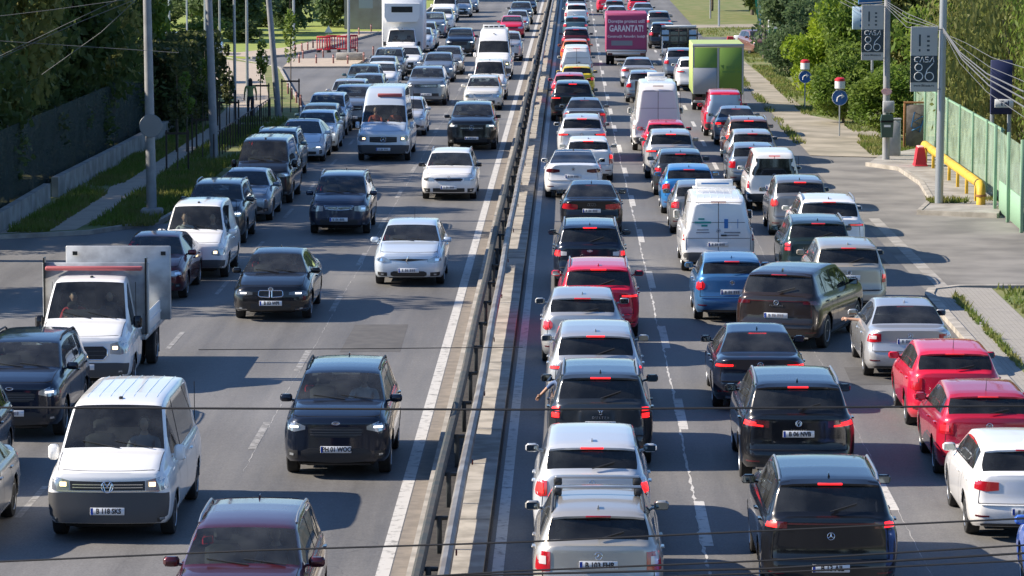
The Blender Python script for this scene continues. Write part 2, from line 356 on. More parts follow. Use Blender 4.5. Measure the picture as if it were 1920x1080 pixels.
    def sidepanel(s, sg, y0, y1, z0, z1, off=.004, mb=None, n=4):
        mb = mb or MB(); vs = []; ny = max(1, int(abs(y1 - y0) / .12)); nz = max(1, int(abs(z1 - z0) / .10))
        for i in range(ny + 1):
            y = lerp(y0, y1, i / ny)
            for r in range(nz + 1):
                z = lerp(z0, z1, r / nz); x = s.sidex(y, z) + off
                vs.append((sg * x, s.D(x, y, z), z))
        fs = [(i * (nz + 1) + r, (i + 1) * (nz + 1) + r, (i + 1) * (nz + 1) + r + 1, i * (nz + 1) + r + 1) for i in range(ny) for r in range(nz)]
        return mb.add(vs, fs)

def build_shell(s, lod, panel=False, glassroof=False):
    """returns dict of MBs : body, windscreen, rear_window, side panes"""
    L = s.L; p = s.p
    keys = [0, .006, .02, .05, .10, .17, .26, .4, p['sc'] * .6, p['sc'] - .03, p['sc'] + .04, p['sh'] - .03, p['sh'] + .03, L - p['yr'] - .02, L - p['yr'] + .03, L - p['yb'] - .03, L - p['yb'], L - .006, L - .02, L - .05, L - .10, L - .17, L - .26, L]
    sB = lerp(p['sh'], L - p['yr'], .42 if s.t != 'sedan' else .46)
    sC = L - .95 if s.t in ('suv', 'suvl', 'estate', 'mpv', 'golf', 'hatch') else L - 1.35
    if s.van: sB = p['sh'] + .75; sC = lerp(sB, L, .55)
    sE = L - (.55 if s.t not in ('sedan', 'tesla') else 1.0)
    if s.t in ('hatch', 'golf'): sE = L - .52
    sA = p['sc'] + .28
    keys += [sB - .045, sB + .045, sC - .035, sC + .035, sE, sA]
    st = .16 if lod == 0 else (.24 if lod == 1 else .4)
    keys += [k * st for k in range(1, int(L / st) + 1) if k * st < L]
    R = p['R'] + .055
    if lod < 2:
        for w_ in (s.wf, s.wr):
            keys += [w_ + R * cos(a * pi / 10) for a in range(11)]
            keys += [w_ - R - .004, w_ + R + .004]
        m_ = L - lerp(p['yr'], p['yb'], .33), L - lerp(p['yr'], p['yb'], .66)
        keys += list(m_) + [lerp(p['sc'], p['sh'], .33), lerp(p['sc'], p['sh'], .66)]
    keys = sorted(k for k in keys if 0 <= k <= L); ss = [keys[0]]
    must = {0, L, round(sB - .045, 4), round(sB + .045, 4)}
    for k in keys[1:]:
        if k - ss[-1] > .004: ss.append(k)
    if L - ss[-1] > 1e-6: ss[-1] = L
    n = len(FR); rows = []
    for q in ss:
        sec = s.section(q); out = []
        for j, (x, z) in enumerate(sec):
            if j < n and lod < 2:
                for w_ in (s.wf, s.wr):
                    dq = q - w_
                    if abs(dq) < R:
                        za = p['R'] + sqrt(R * R - dq * dq)
                        if z < za: z = za; x = max(x, s.w(q) * .975)
            out.append((x, z))
        rows.append(out)
    M = len(rows[0]); full = 2 * M - 1
    V = []
    for q, sec in zip(ss, rows):
        y = L / 2 - q
        for j in range(M): x, z = sec[j]; V.append((x, s.D(x, y, z), z))
        for j in range(M - 2, -1, -1): x, z = sec[j]; V.append((-x, s.D(x, y, z), z))
    F = {'body': [], 'windscreen': [], 'rear_window': [], 'sf': [], 'sr': [], 'sc_': [], 'pillar': [], 'roofglass': []}
    g0, g1 = p['sc'] + .03, p['sh'] - .02; r0, r1 = L - p['yr'] + .02, L - p['yb'] - .02
    for i in range(len(ss) - 1):
        qm = (ss[i] + ss[i + 1]) / 2
        for j in range(full - 1):
            jj = j if j < M - 1 else full - 2 - j   # mirrored index of the row segment
            a = i * full + j; f = (a, a + 1, a + 1 + full, a + full)
            d = 'body'
            if jj >= n + 3:
                if g0 < qm < g1: d = 'windscreen'
                elif r0 < qm < r1 and not s.van: d = 'rear_window'
                elif glassroof and p['sh'] + .2 < qm < L - p['yr'] - .1: d = 'roofglass'
                elif s.t == 'tesla' and p['sh'] + .12 < qm < L - p['yr']: d = 'roofglass'
            elif jj == n and sA < qm < sE:
                hg = rows[i][n + 1][1] - rows[i][n][1]
                if hg > .10:
                    if abs(qm - sB) < .046 or (not s.van and abs(qm - sC) < .036): d = 'pillar'
                    elif qm < sB: d = 'sf'
                    elif panel: d = 'body'
                    elif qm < sC: d = 'sr'
                    else: d = 'sc_' if not s.van or qm < L - .45 else 'body'
            pts = [V[k] for k in f]
            F[d].append((f, 1 if j < M - 1 else -1))
    # caps
    caps = MB()
    ncol = M - 1 - (n + 2)   # columns along the flat of the cap
    cf = [rows[0][n + 2 + k][0] / max(rows[0][n + 2][0], 1e-6) for k in range(ncol + 1)]
    for idx, q in ((0, 0.0), (len(ss) - 1, L)):
        sec = rows[idx]; y = L / 2 - q; grid = []
        nr = n + 3
        for j in range(nr):
            x0, z0 = sec[j]
            line = []
            xs = [(x0 * c) for c in cf]
            for k, x in enumerate(xs):
                z = z0 if j < nr - 1 else sec[n + 2 + k][1]
                line.append((x, s.D(x, y, z), z))
            line += [(-x, yy, z) for (x, yy, z) in line[-2::-1]]
            grid += line
        wd = 2 * len(cf) - 1
        fs = [(r * wd + c, r * wd + c + 1, (r + 1) * wd + c + 1, (r + 1) * wd + c) for r in range(nr - 1) for c in range(wd - 1)]
        caps.add(grid, fs)
    out = {}
    for k, fl in F.items():
        if not fl: continue
        if k == 'body':
            mb = MB(); mb.add(V, [f for f, _ in fl]); mb.add(caps.v, caps.f); out[k] = mb
        else:
            for sg, suf in ((1, 'L'), (-1, 'R')):
                sel = [f for f, g in fl if g == sg] if k in ('sf', 'sr', 'sc_', 'pillar') else [f for f, _ in fl]
                if not sel: continue
                used = sorted({i for f in sel for i in f}); mp = {u: i for i, u in enumerate(used)}
                mb = MB(); mb.add([V[u] for u in used], [tuple(mp[i] for i in f) for f in sel])
                if k in ('sf', 'sr', 'sc_', 'pillar'): out[k + suf] = mb
                else: out[k] = mb; break
    return out

def weld(mb, name, sharp=38, seams=None):
    me = bpy.data.meshes.new(name); me.from_pydata(mb.v, [], mb.f)
    bm = bmesh.new(); bm.from_mesh(me); bmesh.ops.remove_doubles(bm, verts=bm.verts[:], dist=.0012)
    bmesh.ops.dissolve_degenerate(bm, dist=.0008, edges=bm.edges[:])
    bmesh.ops.recalc_face_normals(bm, faces=bm.faces[:])
    # make sure normals point outwards
    c = sum((f.normal.dot(f.calc_center_median() - Vector((0, 0, .7))) * f.calc_area() for f in bm.faces))
    if c < 0: bmesh.ops.reverse_faces(bm, faces=bm.faces[:])
    for f in bm.faces: f.smooth = True
    for e in bm.edges:
        if len(e.link_faces) == 2 and e.calc_face_angle(0) > radians(sharp): e.smooth = False
    bm.to_mesh(me); bm.free()
    if seams and seams.v:
        nv = len(me.vertices); np_ = len(me.polygons)
        m2 = seams.mesh('seams'); bm = bmesh.new(); bm.from_mesh(me); bm.from_mesh(m2)
        bm.faces.ensure_lookup_table()
        for f in bm.faces[np_:]: f.material_index = 1
        bm.to_mesh(me); bm.free(); bpy.data.meshes.remove(m2)
        me.materials.append(None); me.materials.append(MATS['under'])
    return me

# ------------------------------------------------------------ wheel
WHEEL = {}
def wheel_meshes(R, lod, style=0):
    k = (R, lod, style)
    if k in WHEEL: return WHEEL[k]
    n = 28 if lod == 0 else (18 if lod == 1 else 12)
    t = MB().lathe([(R * .64, -.095), (R * .80, -.105), (R * .95, -.10), (R, -.08), (R, .08), (R * .95, .10), (R * .80, .105), (R * .64, .095)], n, 'X')
    r = MB().lathe([(R * .64, .085), (R * .66, .104), (R * .62, .106), (R * .58, .085), (R * .56, .02)], n, 'X', closed=True)
    r.lathe([(R * .12, .03), (R * .13, .085), (R * .06, .095), (.001, .096)], 10, 'X', closed=True)
    ns = (5, 7, 10)[style]
    if lod < 2:
        for i in range(ns):
            a = 2 * pi * i / ns; wd = (.30, .2, .13)[style] * R / 2
            M = Matrix.Rotation(a, 4, 'X')
            r.box(.045, .088, -wd, wd, R * .08, R * .60, .01, M)
    b = MB().lathe([(R * .62, .0), (R * .62, .035), (.001, .04)], n, 'X', closed=True)
    WHEEL[k] = (t.mesh('tyre'), r.mesh('rim'), b.mesh('brake'))
    return WHEEL[k]
# ------------------------------------------------------------ emblems, plates
def emblem_mesh(kind, r):
    k = ('emb', kind, r)
    if k in TXT: return TXT[k]
    mb = MB()
    def ring(rr, th, ax=1.0, az=1.0):
        mb.tube([(rr * ax * cos(2 * pi * i / 20), 0, rr * az * sin(2 * pi * i / 20)) for i in range(21)], th, 6, False)
    def st(pts, th): mb.tube([(x * r, 0, z * r) for x, z in pts], th, 6)
    if kind == 'vw':
        ring(r, r * .09); st([(-.52, .78), (-.02, -.02), (.02, -.02), (.52, .78)][:2] + [(.52, .78)], r * .09)
        st([(-.80, .45), (-.36, -.80), (0, -.12), (.36, -.80), (.80, .45)], r * .09)
    elif kind == 'star':
        ring(r, r * .08)
        for a in (90, 210, 330): mb.tube([(0, 0, 0), (r * .95 * cos(radians(a)), 0, r * .95 * sin(radians(a)))], [r * .16, r * .03], 6)
    elif kind == 'diamond':
        st([(0, 1.15), (-.62, 0), (0, -1.15), (.62, 0), (0, 1.15)], r * .17)
    elif kind == 'oval':
        ring(r, r * .09, 1.25, .5); mb.lathe([(.001, .004), (r * .45, .002), (r * .48, -.004)], 16, 'Y', Matrix.Diagonal((2.5, 1, 1, 1)), closed=True)
    elif kind == 'arrow':
        ring(r, r * .10); st([(-.5, -.35), (0, .0), (.1, .55)], r * .14); st([(-.3, .25), (.55, .35)], r * .12)
    elif kind == 'rings':
        for k_ in range(4): mb.tube([((k_ - 1.5) * r * 1.15 + r * .75 * cos(2 * pi * i / 14), 0, r * .75 * sin(2 * pi * i / 14)) for i in range(15)], r * .12, 5, False)
    elif kind == 'shield':
        st([(-.9, .6), (-.3, .1), (-.45, -.75), (0, -.9), (.45, -.75), (.3, .1), (.9, .6), (.25, .45), (-.25, .45), (-.9, .6)], r * .13)
    elif kind == 'tri':
        ring(r, r * .10, 1.3, .9); ring(r * .6, r * .09, .7, 1.3); st([(-.75, .35), (.75, .35)], r * .1)
    elif kind == 'roundel':
        ring(r, r * .10); mb.lathe([(.001, -.003), (r * .85, -.003), (r * .85, .003)], 16, 'Y', closed=True)
    elif kind == 'slashh': ring(r, r * .09, 1.3, .8); st([(-.45, -.5), (-.3, .5)], r * .12); st([(.3, -.5), (.45, .5)], r * .12); st([(-.4, 0), (.4, .08)], r * .1)
    else:
        ring(r, r * .12)
        mb.lathe([(.001, -.003), (r * .6, -.003), (r * .62, .003)], 12, 'Y', closed=True)
    me = mb.mesh('emblem'); TXT[k] = me
    return me
# front lamps / grilles: z given relative to the bonnet edge height
FRONT = {
 'gen':   dict(lamp=[(.50, -.215, -.12), (.74, -.225, -.085), (.985, -.16, -.085)], grille=[(0, -.215, -.115), (.44, -.205, -.125)], bars=2, intake=[(0, .30, .43), (.55, .31, .42), (.70, .35, .38)], fog=[(.72, .33, .43), (.86, .34, .43)], em='ring', lamps='lens_clear'),
 'kuga':  dict(lamp=[(.56, -.21, -.15), (.76, -.25, -.08), (.985, -.20, -.06)], grille=[(0, -.34, -.17), (.36, -.34, -.17), (.50, -.26, -.20)], bars=3, intake=[(0, .26, .46), (.50, .28, .46), (.64, .36, .42)], fog=[(.70, .36, .50), (.92, .34, .50)], em='oval', emz=-.10, plate=.52, lamps='lens_clear', glow=1, chin='plastic'),
 'renault': dict(lamp=[(.52, -.235, -.19), (.72, -.26, -.10), (.985, -.19, -.06)], grille=[(-.0, -.225, -.155), (.30, -.20, -.165), (.55, -.19, -.175)], bars=0, intake=[(0, .24, .345), (.42, .24, .345), (.50, .27, .315)], fog=[(.60, .27, .37), (.86, .28, .38)], em='diamond', emr=.10, emz=-.20, plate=.425, lamps='lens_clear'),
 'skoda': dict(lamp=[(.55, -.21, -.12), (.80, -.22, -.10), (.985, -.18, -.09)], grille=[(0, -.24, -.13), (.42, -.23, -.13), (.50, -.19, -.15)], bars=0, intake=[(0, .25, .35), (.56, .26, .35)], fog=[(.66, .27, .40), (.90, .28, .40)], em='arrow', emz=-.115, plate=.43, lamps='lens_clear', frame=1),
 'bmw':   dict(lamp=[(.46, -.20, -.14), (.70, -.215, -.11), (.985, -.19, -.10)], kidney=1, grille=None, bars=0, intake=[(0, .25, .36), (.50, .26, .36)], fog=[(.62, .27, .36), (.9, .28, .35)], em='roundel', emz=-.075, plate=.44, lamps='lens_smoke', glow=1, chromefog=1),
 'merc':  dict(lamp=[(.56, -.22, -.13), (.80, -.23, -.11), (.985, -.20, -.10)], grille=[(0, -.37, -.15), (.46, -.33, -.16)], bars=1, intake=[(0, .28, .42), (.6, .29, .42)], fog=[(.70, .30, .44), (.9, .31, .44)], em='star', emr=.09, emz=-.25, plate=.47, lamps='lens_clear', glow=1),
 'sharan': dict(lamp=[(.50, -.26, -.12), (.74, -.27, -.10), (.975, -.26, -.10)], grille=[(0, -.24, -.12), (.32, -.22, -.12), (.47, -.13, -.11)], bars=2, intake=[(0, .28, .40), (.6, .29, .40)], fog=[(.74, .31, .39), (.84, .31, .39)], em='vw', emz=-.17, plate=.47, lamps='lens_clear', frame=1),
 'vwvan': dict(lamp=[(.60, -.30, -.14), (.80, -.30, -.09), (.985, -.25, -.06)], grille=[(0, -.285, -.155), (.585, -.285, -.145)], bars=2, intake=[(0, .62, .74), (.60, .64, .74), (.68, .70, .74)], fog=[(.76, .33, .43), (.92, .34, .43)], em='vw', emr=.088, emz=-.23, plate=.50, lamps='lens_clear', bumper=.78, glow='warm', chromebar=-.30),
 'transit': dict(lamp=[(.58, -.34, -.15), (.78, -.36, -.09), (.985, -.30, -.05)], grille=[(0, -.46, -.20), (.44, -.46, -.20), (.52, -.38, -.26)], bars=2, intake=[(0, .38, .46), (.5, .38, .46)], fog=[(.72, .40, .46), (.84, .40, .46)], em='oval', emz=-.28, plate=.52, lamps='lens_clear', bumper=.60, glow='warm', frame=1),
 'sprinter': dict(lamp=[(.62, -.36, -.20), (.80, -.38, -.16), (.985, -.33, -.12)], grille=[(0, -.42, -.20), (.50, -.40, -.21)], bars=2, intake=[(0, .34, .46), (.6, .35, .46)], fog=[(.74, .38, .46), (.88, .38, .46)], em='star', emr=.10, emz=-.30, plate=.46, lamps='lens_clear', bumper=.62, glow='warm'),
 'kangoo': dict(lamp=[(.56, -.30, -.22), (.74, -.33, -.15), (.985, -.28, -.12)], grille=[(0, -.30, -.24), (.26, -.30, -.235)], bars=0, intake=[(0, .34, .42), (.5, .35, .42)], fog=[(.68, .36, .44), (.80, .36, .44)], em='diamond', emz=-.17, plate=.44, lamps='lens_clear', bumper=.52, glow='warm'),
 'tesla': dict(lamp=[(.52, -.22, -.19), (.75, -.22, -.13), (.985, -.18, -.10)], grille=None, bars=0, intake=[(0, .27, .36), (.66, .28, .35)], fog=[(.78, .32, .46), (.88, .33, .46)], em='ring', emz=-.09, emr=.04, plate=.43, lamps='lens_clear', glow=1),
 'disco': dict(lamp=[(.58, -.26, -.12), (.80, -.26, -.11), (.985, -.25, -.11)], grille=[(0, -.26, -.12), (.54, -.26, -.12)], bars=3, intake=[(0, .40, .50), (.6, .40, .50)], fog=[(.72, .42, .52), (.84, .42, .52)], em='oval', emz=-.2, plate=.52, lamps='lens_clear', chin='chrome', glow=1),
}
# rear lamps: z relative to the deck height
REAR = {
 'none': dict(l=[], glow=None, plate='vanlow', abs=1),
 'block': dict(l=[([(.68, -.27, -.08), (.99, -.27, -.075)], 'lens_red')], glow=[(.76, -.22, -.12), (.90, -.22, -.12)], plate=-.30),
 'golf':  dict(l=[([(.50, -.22, -.10), (.70, -.24, -.09), (.99, -.20, -.075)], 'lens_red')], glow=[(.74, -.22, -.11), (.90, -.20, -.11)], plate='low', em='vw'),
 'polo':  dict(l=[([(.70, -.30, -.085), (.86, -.31, -.08), (.99, -.28, -.075)], 'lens_red')], glow=[(.78, -.15, -.09), (.95, -.15, -.09)], plate='low', em='vw'),
 'touran': dict(l=[([(.74, -.31, -.09), (.86, -.33, -.08), (.99, -.28, -.075)], 'lens_red')], glow=[(.80, -.28, -.12), (.93, -.26, -.12)], plate=-.36, em='vw', strip=-.22),
 'estate': dict(l=[([(.72, -.34, -.08), (.84, -.35, -.08), (.985, -.33, -.08)], 'lens_red'), ([(.78, -.25, -.14), (.88, -.25, -.14)], 'reverse_lens')], glow=None, plate=-.25, em='arrow', recess=1),
 'octavia': dict(l=[([(.64, -.25, -.09), (.86, -.27, -.08), (.985, -.25, -.08)], 'lens_red'), ([(.74, -.20, -.13), (.88, -.20, -.13)], 'reverse_lens')], glow=None, plate=-.24, em='arrow', recess=1),
 'duster': dict(l=[([(.74, -.25, -.03), (.91, -.25, -.03)], 'lens_dark')], glow=[(.765, -.115, -.05), (.89, -.115, -.05)], glow2=[(.765, -.23, -.15), (.89, -.23, -.15)], plate=-.34, em='shield', word=('DUSTER', .058, -.225)),
 'slim':  dict(l=[([(.50, -.17, -.11), (.99, -.19, -.10)], 'lens_dark')], glow=[(.56, -.155, -.12), (.93, -.165, -.12)], plate='low'),
 'bar':   dict(l=[([(-.62, -.085, -.065), (.62, -.085, -.065)], 'lens_dark'), ([(.62, -.14, -.05), (.99, -.14, -.035)], 'lens_dark')], glow=[(.76, -.13, -.05), (.94, -.13, -.05)], plate='low', em='star', emz=-.24, single0=1),
 'porsche': dict(l=[([(-.60, -.10, -.085), (.60, -.10, -.085)], 'lens_dark'), ([(.60, -.15, -.08), (.99, -.17, -.08)], 'lens_dark')], glow=None, plate=-.40, single0=1, word=('PORSCHE', .05, -.19)),
 'touareg': dict(l=[([(.50, -.20, -.09), (.72, -.20, -.07), (.99, -.17, -.04)], 'lens_dark')], glow=[(.60, -.185, -.16), (.93, -.155, -.125)], glow2=[(.72, -.14, -.11), (.92, -.12, -.08)], plate=-.30, em='vw', word=('TOUAREG', .042, -.235)),
 'kuga':  dict(l=[([(.62, -.24, -.15), (.99, -.26, -.12)], 'reverse_lens'), ([(.78, -.27, -.11), (.99, -.27, -.11)], 'lens_red')], glow=[(.83, -.24, -.14), (.95, -.24, -.14)], plate=-.42, word=('KUGA', .045, -.27), em='oval'),
 'audi':  dict(l=[([(.44, -.25, -.13), (.60, -.27, -.11), (.99, -.24, -.09)], 'lens_red')], glow=None, plate=-.30, em='rings', emr=.05),
 'sedan': dict(l=[([(.52, -.22, -.11), (.99, -.23, -.09)], 'lens_red')], glow=[(.70, -.20, -.13), (.93, -.20, -.13)], plate=-.26),
 'tesla': dict(l=[([(.46, -.22, -.14), (.66, -.25, -.12), (.99, -.22, -.10)], 'lens_dark')], glow=None, plate=-.36),
 'vert':  dict(l=[([(.80, -.42, -.08), (.99, -.42, -.075)], 'lens_red')], glow=[(.84, -.24, -.12), (.95, -.24, -.12)], plate=-.30),
 'round': dict(l=[([(.70, -.24, -.16), (.76, -.29, -.10), (.86, -.31, -.08), (.985, -.25, -.10)], 'lens_red')], glow=[(.78, -.25, -.13), (.90, -.25, -.13)], plate=-.34),
 'land':  dict(l=[([(.84, -.36, -.085), (.985, -.36, -.085)], 'lens_red')], glow=[(.86, -.27, -.17), (.96, -.27, -.17)], plate=-.24),
 'van':   dict(l=[([(.90, .86, 1.42), (.99, .86, 1.40)], 'lens_red'), ([(.91, 1.02, 1.18), (.985, 1.02, 1.18)], 'reverse_lens')], abs=1, glow=[(.92, 1.24, 1.34), (.98, 1.24, 1.34)], plate='vanlow'),
 'kangoo': dict(l=[([(.88, .72, 1.12), (.99, .72, 1.10)], 'lens_red')], abs=1, glow=None, plate='vanlow'),
}
PROTO = {}
def build_proto(t, fs, rs, lod, panel=False, glassroof=False, rails=None, mast=False, lit=True, two_tone=None, plain=False, spoiler=True, **kw):
    key = (t, fs, rs, lod, panel, glassroof, rails, mast, lit, two_tone, plain, spoiler, tuple(sorted(kw.items())))
    if key in PROTO: return PROTO[key]
    s = Shape(t, **kw); L = s.L; p = s.p; hw = s.hw; E = []
    def add(name, mb, m, parent=-1, loc=None, rot=None):
        me = mb.mesh(name) if isinstance(mb, MB) else mb
        E.append((name, me, m, parent, loc, rot)); return len(E) - 1
    sh = build_shell(s, lod, panel, glassroof)
    SEAM = MB(); E.append(None)
    if 'windscreen' in sh: add('windscreen', weld(sh['windscreen'], 'windscreen'), 'glass_front')
    if 'rear_window' in sh: add('rear_window', weld(sh['rear_window'], 'rear_window'), 'REARGLASS')
    if 'roofglass' in sh: add('sunroof', weld(sh['roofglass'], 'sunroof'), 'glass_tint')
    for k in ('sfL', 'sfR'):
        if k in sh: add('side_window', weld(sh[k], 'side_window'), 'glass_side')
    for k in ('srL', 'srR', 'sc_L', 'sc_R'):
        if k in sh: add('side_window', weld(sh[k], 'side_window'), 'SIDEGLASS')
    for k in ('pillarL', 'pillarR'):
        if k in sh: SEAM.add(sh[k].v, sh[k].f)
    # underbody and wheels
    ub = MB().box(-hw * .60, hw * .60, -L / 2 + .30, L / 2 - .35, .19, .60, .04)
    ub.box(-hw * .86, hw * .86, L / 2 - s.wr + p['R'] + .08, L / 2 - s.wf - p['R'] - .08, .19, .40, .03)
    for e in (1, -1): ub.box(-hw * .70, hw * .70, e * (L / 2 - .42), e * (L / 2 - .20), .23, .46, .03)
    add('underbody', ub, 'under')
    tm, rm, bmh = wheel_meshes(p['R'], lod, (hash(t + fs) % 3) if False else (len(t) + len(fs)) % 3)
    for q in ((s.wf,) if t == 'cab' else (s.wf, s.wr)):
        for sg in (1, -1):
            y = s.D(s.w(q) * .97, L / 2 - q, .4)
            w = add('wheel', tm, 'rubber', -1, (sg * (s.w(q) * .975 - .115), y, p['R']), (0, 0, 0 if sg > 0 else pi))
            if lod < 2:
                add('rim', rm, 'alloy', w); add('brake_disc', bmh, 'steel_dark', w)
    # front end
    f = FRONT[fs]; zf = p['zf']
    A = lambda c: [(a, zf + b, zf + d) for a, b, d in c]
    sym = lambda c: [(-a, b, d) for a, b, d in c[::-1] if a > 0] + list(c)
    if f.get('bumper') or kw.get('cladding'):
        zb_ = f.get('bumper', .42)
        add('front_bumper', s.patch(1, [(-.99, s.sill(0) + .005, zb_ - .02), (-.7, s.sill(0) + .005, zb_), (.7, s.sill(0) + .005, zb_), (.99, s.sill(0) + .005, zb_ - .02)], .013), 'plastic_grey')
    for sg in (1, -1):
        cols = [(sg * a, b, d) for a, b, d in A(f['lamp'])]
        h = add('headlight', s.patch(1, cols, .008), f['lamps'])
        if f.get('glow'):
            a0 = lerp(f['lamp'][0][0], f['lamp'][-1][0], .12 if f['glow'] == 'warm' else .30)
            zm = zf + (f['lamp'][1][1] + f['lamp'][1][2]) / 2
            wd = .10 if f['glow'] == 'warm' else .15
            hh = .032 if f['glow'] == 'warm' else .016
            add('lamp', s.patch(1, [(sg * a0, zm - hh, zm + hh), (sg * (a0 + wd), zm - hh, zm + hh)], .014), 'lamp_warm' if f['glow'] == 'warm' else 'lamp_white', h)
        elif lod < 2:
            a0 = lerp(f['lamp'][0][0], f['lamp'][-1][0], .45); zm = zf + (f['lamp'][1][1] + f['lamp'][1][2]) / 2
            add('reflector', s.patch(1, [(sg * a0, zm - .03, zm + .03), (sg * (a0 + .12), zm - .03, zm + .03)], .012), 'chrome', h)
    if f.get('grille'):
        g = add('grille', s.patch(1, sym(A(f['grille'])), .007), 'plastic')
        gx = f['grille'][-1][0]; g0, g1 = zf + f['grille'][0][1], zf + f['grille'][0][2]
        if f.get('bars') and lod < 2:
            bb = MB()
            for k in range(f['bars']):
                z = lerp(g0, g1, (k + 1) / (f['bars'] + 1)); s.patch(1, [(-gx * .94, z - .007, z + .007), (gx * .94, z - .007, z + .007)], .015, mb=bb)
            add('grille_bars', bb, 'steel_dark' if fs not in ('sharan', 'vwvan', 'merc', 'disco') else 'chrome', g)
        if f.get('frame') and lod < 2:
            bb = MB(); pts = A(f['grille'])
            ring = [(x, z) for x, z, _ in sym(pts)] + [(x, z2) for x, _, z2 in sym(pts)[::-1]]; ring.append(ring[0])
            bb.tube([(x * hw, s.surf(1, x * hw, z) + .01, z) for x, z in ring], .011, 6, False)
            add('grille_frame', bb, 'chrome', g)
    if f.get('chromebar') and lod < 2: add('trim_strip', s.patch(1, sym([(0, zf - .315, zf - .297), (.8, zf - .305, zf - .288)]), .014), 'chrome')
    if f.get('kidney'):
        for sg in (1, -1):
            k_ = add('grille', s.patch(1, [(sg * .035, zf - .25, zf - .105), (sg * .27, zf - .235, zf - .11), (sg * .30, zf - .21, zf - .13)], .008), 'plastic')
            ring = [(.03, -.255), (.27, -.24), (.31, -.21), (.30, -.12), (.27, -.10), (.03, -.10), (.03, -.255)]
            add('grille_frame', MB().tube([(sg * x * hw, s.surf(1, x * hw, zf + z) + .012, zf + z) for x, z in ring], .012, 6, False), 'chrome', k_)
    KZ = 1.0 if s.van else 1.10
    add('air_intake', s.patch(1, [(a, b * KZ, d * KZ * (1.06 if not s.van else 1)) for a, b, d in sym(f['intake'])], .007), 'plastic')
    if lod < 2 and f.get('fog'):
        for sg in (1, -1):
            fg = add('fog_lamp', s.patch(1, [(sg * a, b, d) for a, b, d in f['fog']], .007), 'plastic')
            if f.get('chromefog'): add('trim_strip', s.patch(1, [(sg * .60, .285, .300), (sg * .93, .295, .31)], .014), 'chrome')
            zc_ = (f['fog'][0][1] + f['fog'][0][2]) / 2; xc = (f['fog'][0][0] + f['fog'][-1][0]) / 2
            add('lamp_lens', s.patch(1, [(sg * (xc - .035), zc_ - .02, zc_ + .02), (sg * (xc + .035), zc_ - .02, zc_ + .02)], .012), 'lens_clear', fg)
    if f.get('chin'): add('bumper_trim', s.patch(1, sym([(0, .245, .275), (.62, .25, .28)]), .012), f['chin'])
    if lod < 2:
        em = f.get('em', 'ring'); er = f.get('emr', .052); ez = zf + f.get('emz', -.165)
        add('emblem', emblem_mesh(em, er), 'chrome', -1, (0, s.surf(1, 0, ez) + .02, ez), (0, 0, pi))
        # bonnet shut line and wipers
        q = .06; bl = MB(); pts = []
        for k in range(-8, 9):
            x = k / 8 * hw * .80; qq = .035 + .05 * abs(k / 8) ** 3; pts.append((x, s.D(x, L / 2 - qq, s.topz(x, qq)), s.topz(x, qq) + .001))
        bl.tube(pts, .006, 4)
        for sg in (1, -1):
            pts = []
            for k in range(9):
                qq = lerp(.09, p['sc'] - .04, k / 8); x = sg * hw * lerp(.79, .80, k / 8); z = s.topz(x, qq); pts.append((x, s.D(x, L / 2 - qq, z), z + .001))
            bl.tube(pts, .0055, 4)
        SEAM.add(bl.v, bl.f)
        for x0, x1 in ((-.10, .50), (-.62, -.02)):
            wp = MB()
            q0 = p['sc'] + .02; q1 = p['sc'] + .13
            wp.tube([(x0 * hw, s.D(x0 * hw, L / 2 - q0, 1) + .02, s.zt(q0) + .018), (x1 * hw, s.D(x1 * hw, L / 2 - q1, 1) + .02, s.zt(q1) + .012)], .009, 5)
            add('wiper', wp, 'plastic')
    # rear end
    if t == 'cab': rs = 'none'
    r = REAR[rs]; zd = p['zd']; base = 0 if r.get('abs') else zd
    B = lambda c: [(a, base + b, base + d) for a, b, d in c]
    for idx, (cols, m_) in enumerate(r['l']):
        if r.get('single0') and idx == 0: add('light_strip', s.patch(-1, B(cols), .009), m_); continue
        for sg in (1, -1):
            h = add('tail_light', s.patch(-1, [(sg * a, b, d) for a, b, d in B(cols)], .009 + idx * .003), m_)
            if idx == len(r['l']) - 1 and r.get('glow') and lit:
                add('brake_lamp', s.patch(-1, [(sg * a, b, d) for a, b, d in B(r['glow'])], .018), 'BRAKE', h)
                if r.get('glow2'): add('brake_lamp', s.patch(-1, [(sg * a, b, d) for a, b, d in B(r['glow2'])], .018), 'BRAKE', h)
    if r.get('recess') and lod < 2: add('tailgate_recess', s.patch(-1, sym([(0, zd - .335, zd - .155), (.44, zd - .32, zd - .17)]), .002), 'PAINT')
    if r.get('strip') and lod < 2: add('trim_strip', s.patch(-1, sym([(0, zd + r['strip'], zd + r['strip'] + .016), (.6, zd + r['strip'], zd + r['strip'] + .016)]), .014), 'chrome')
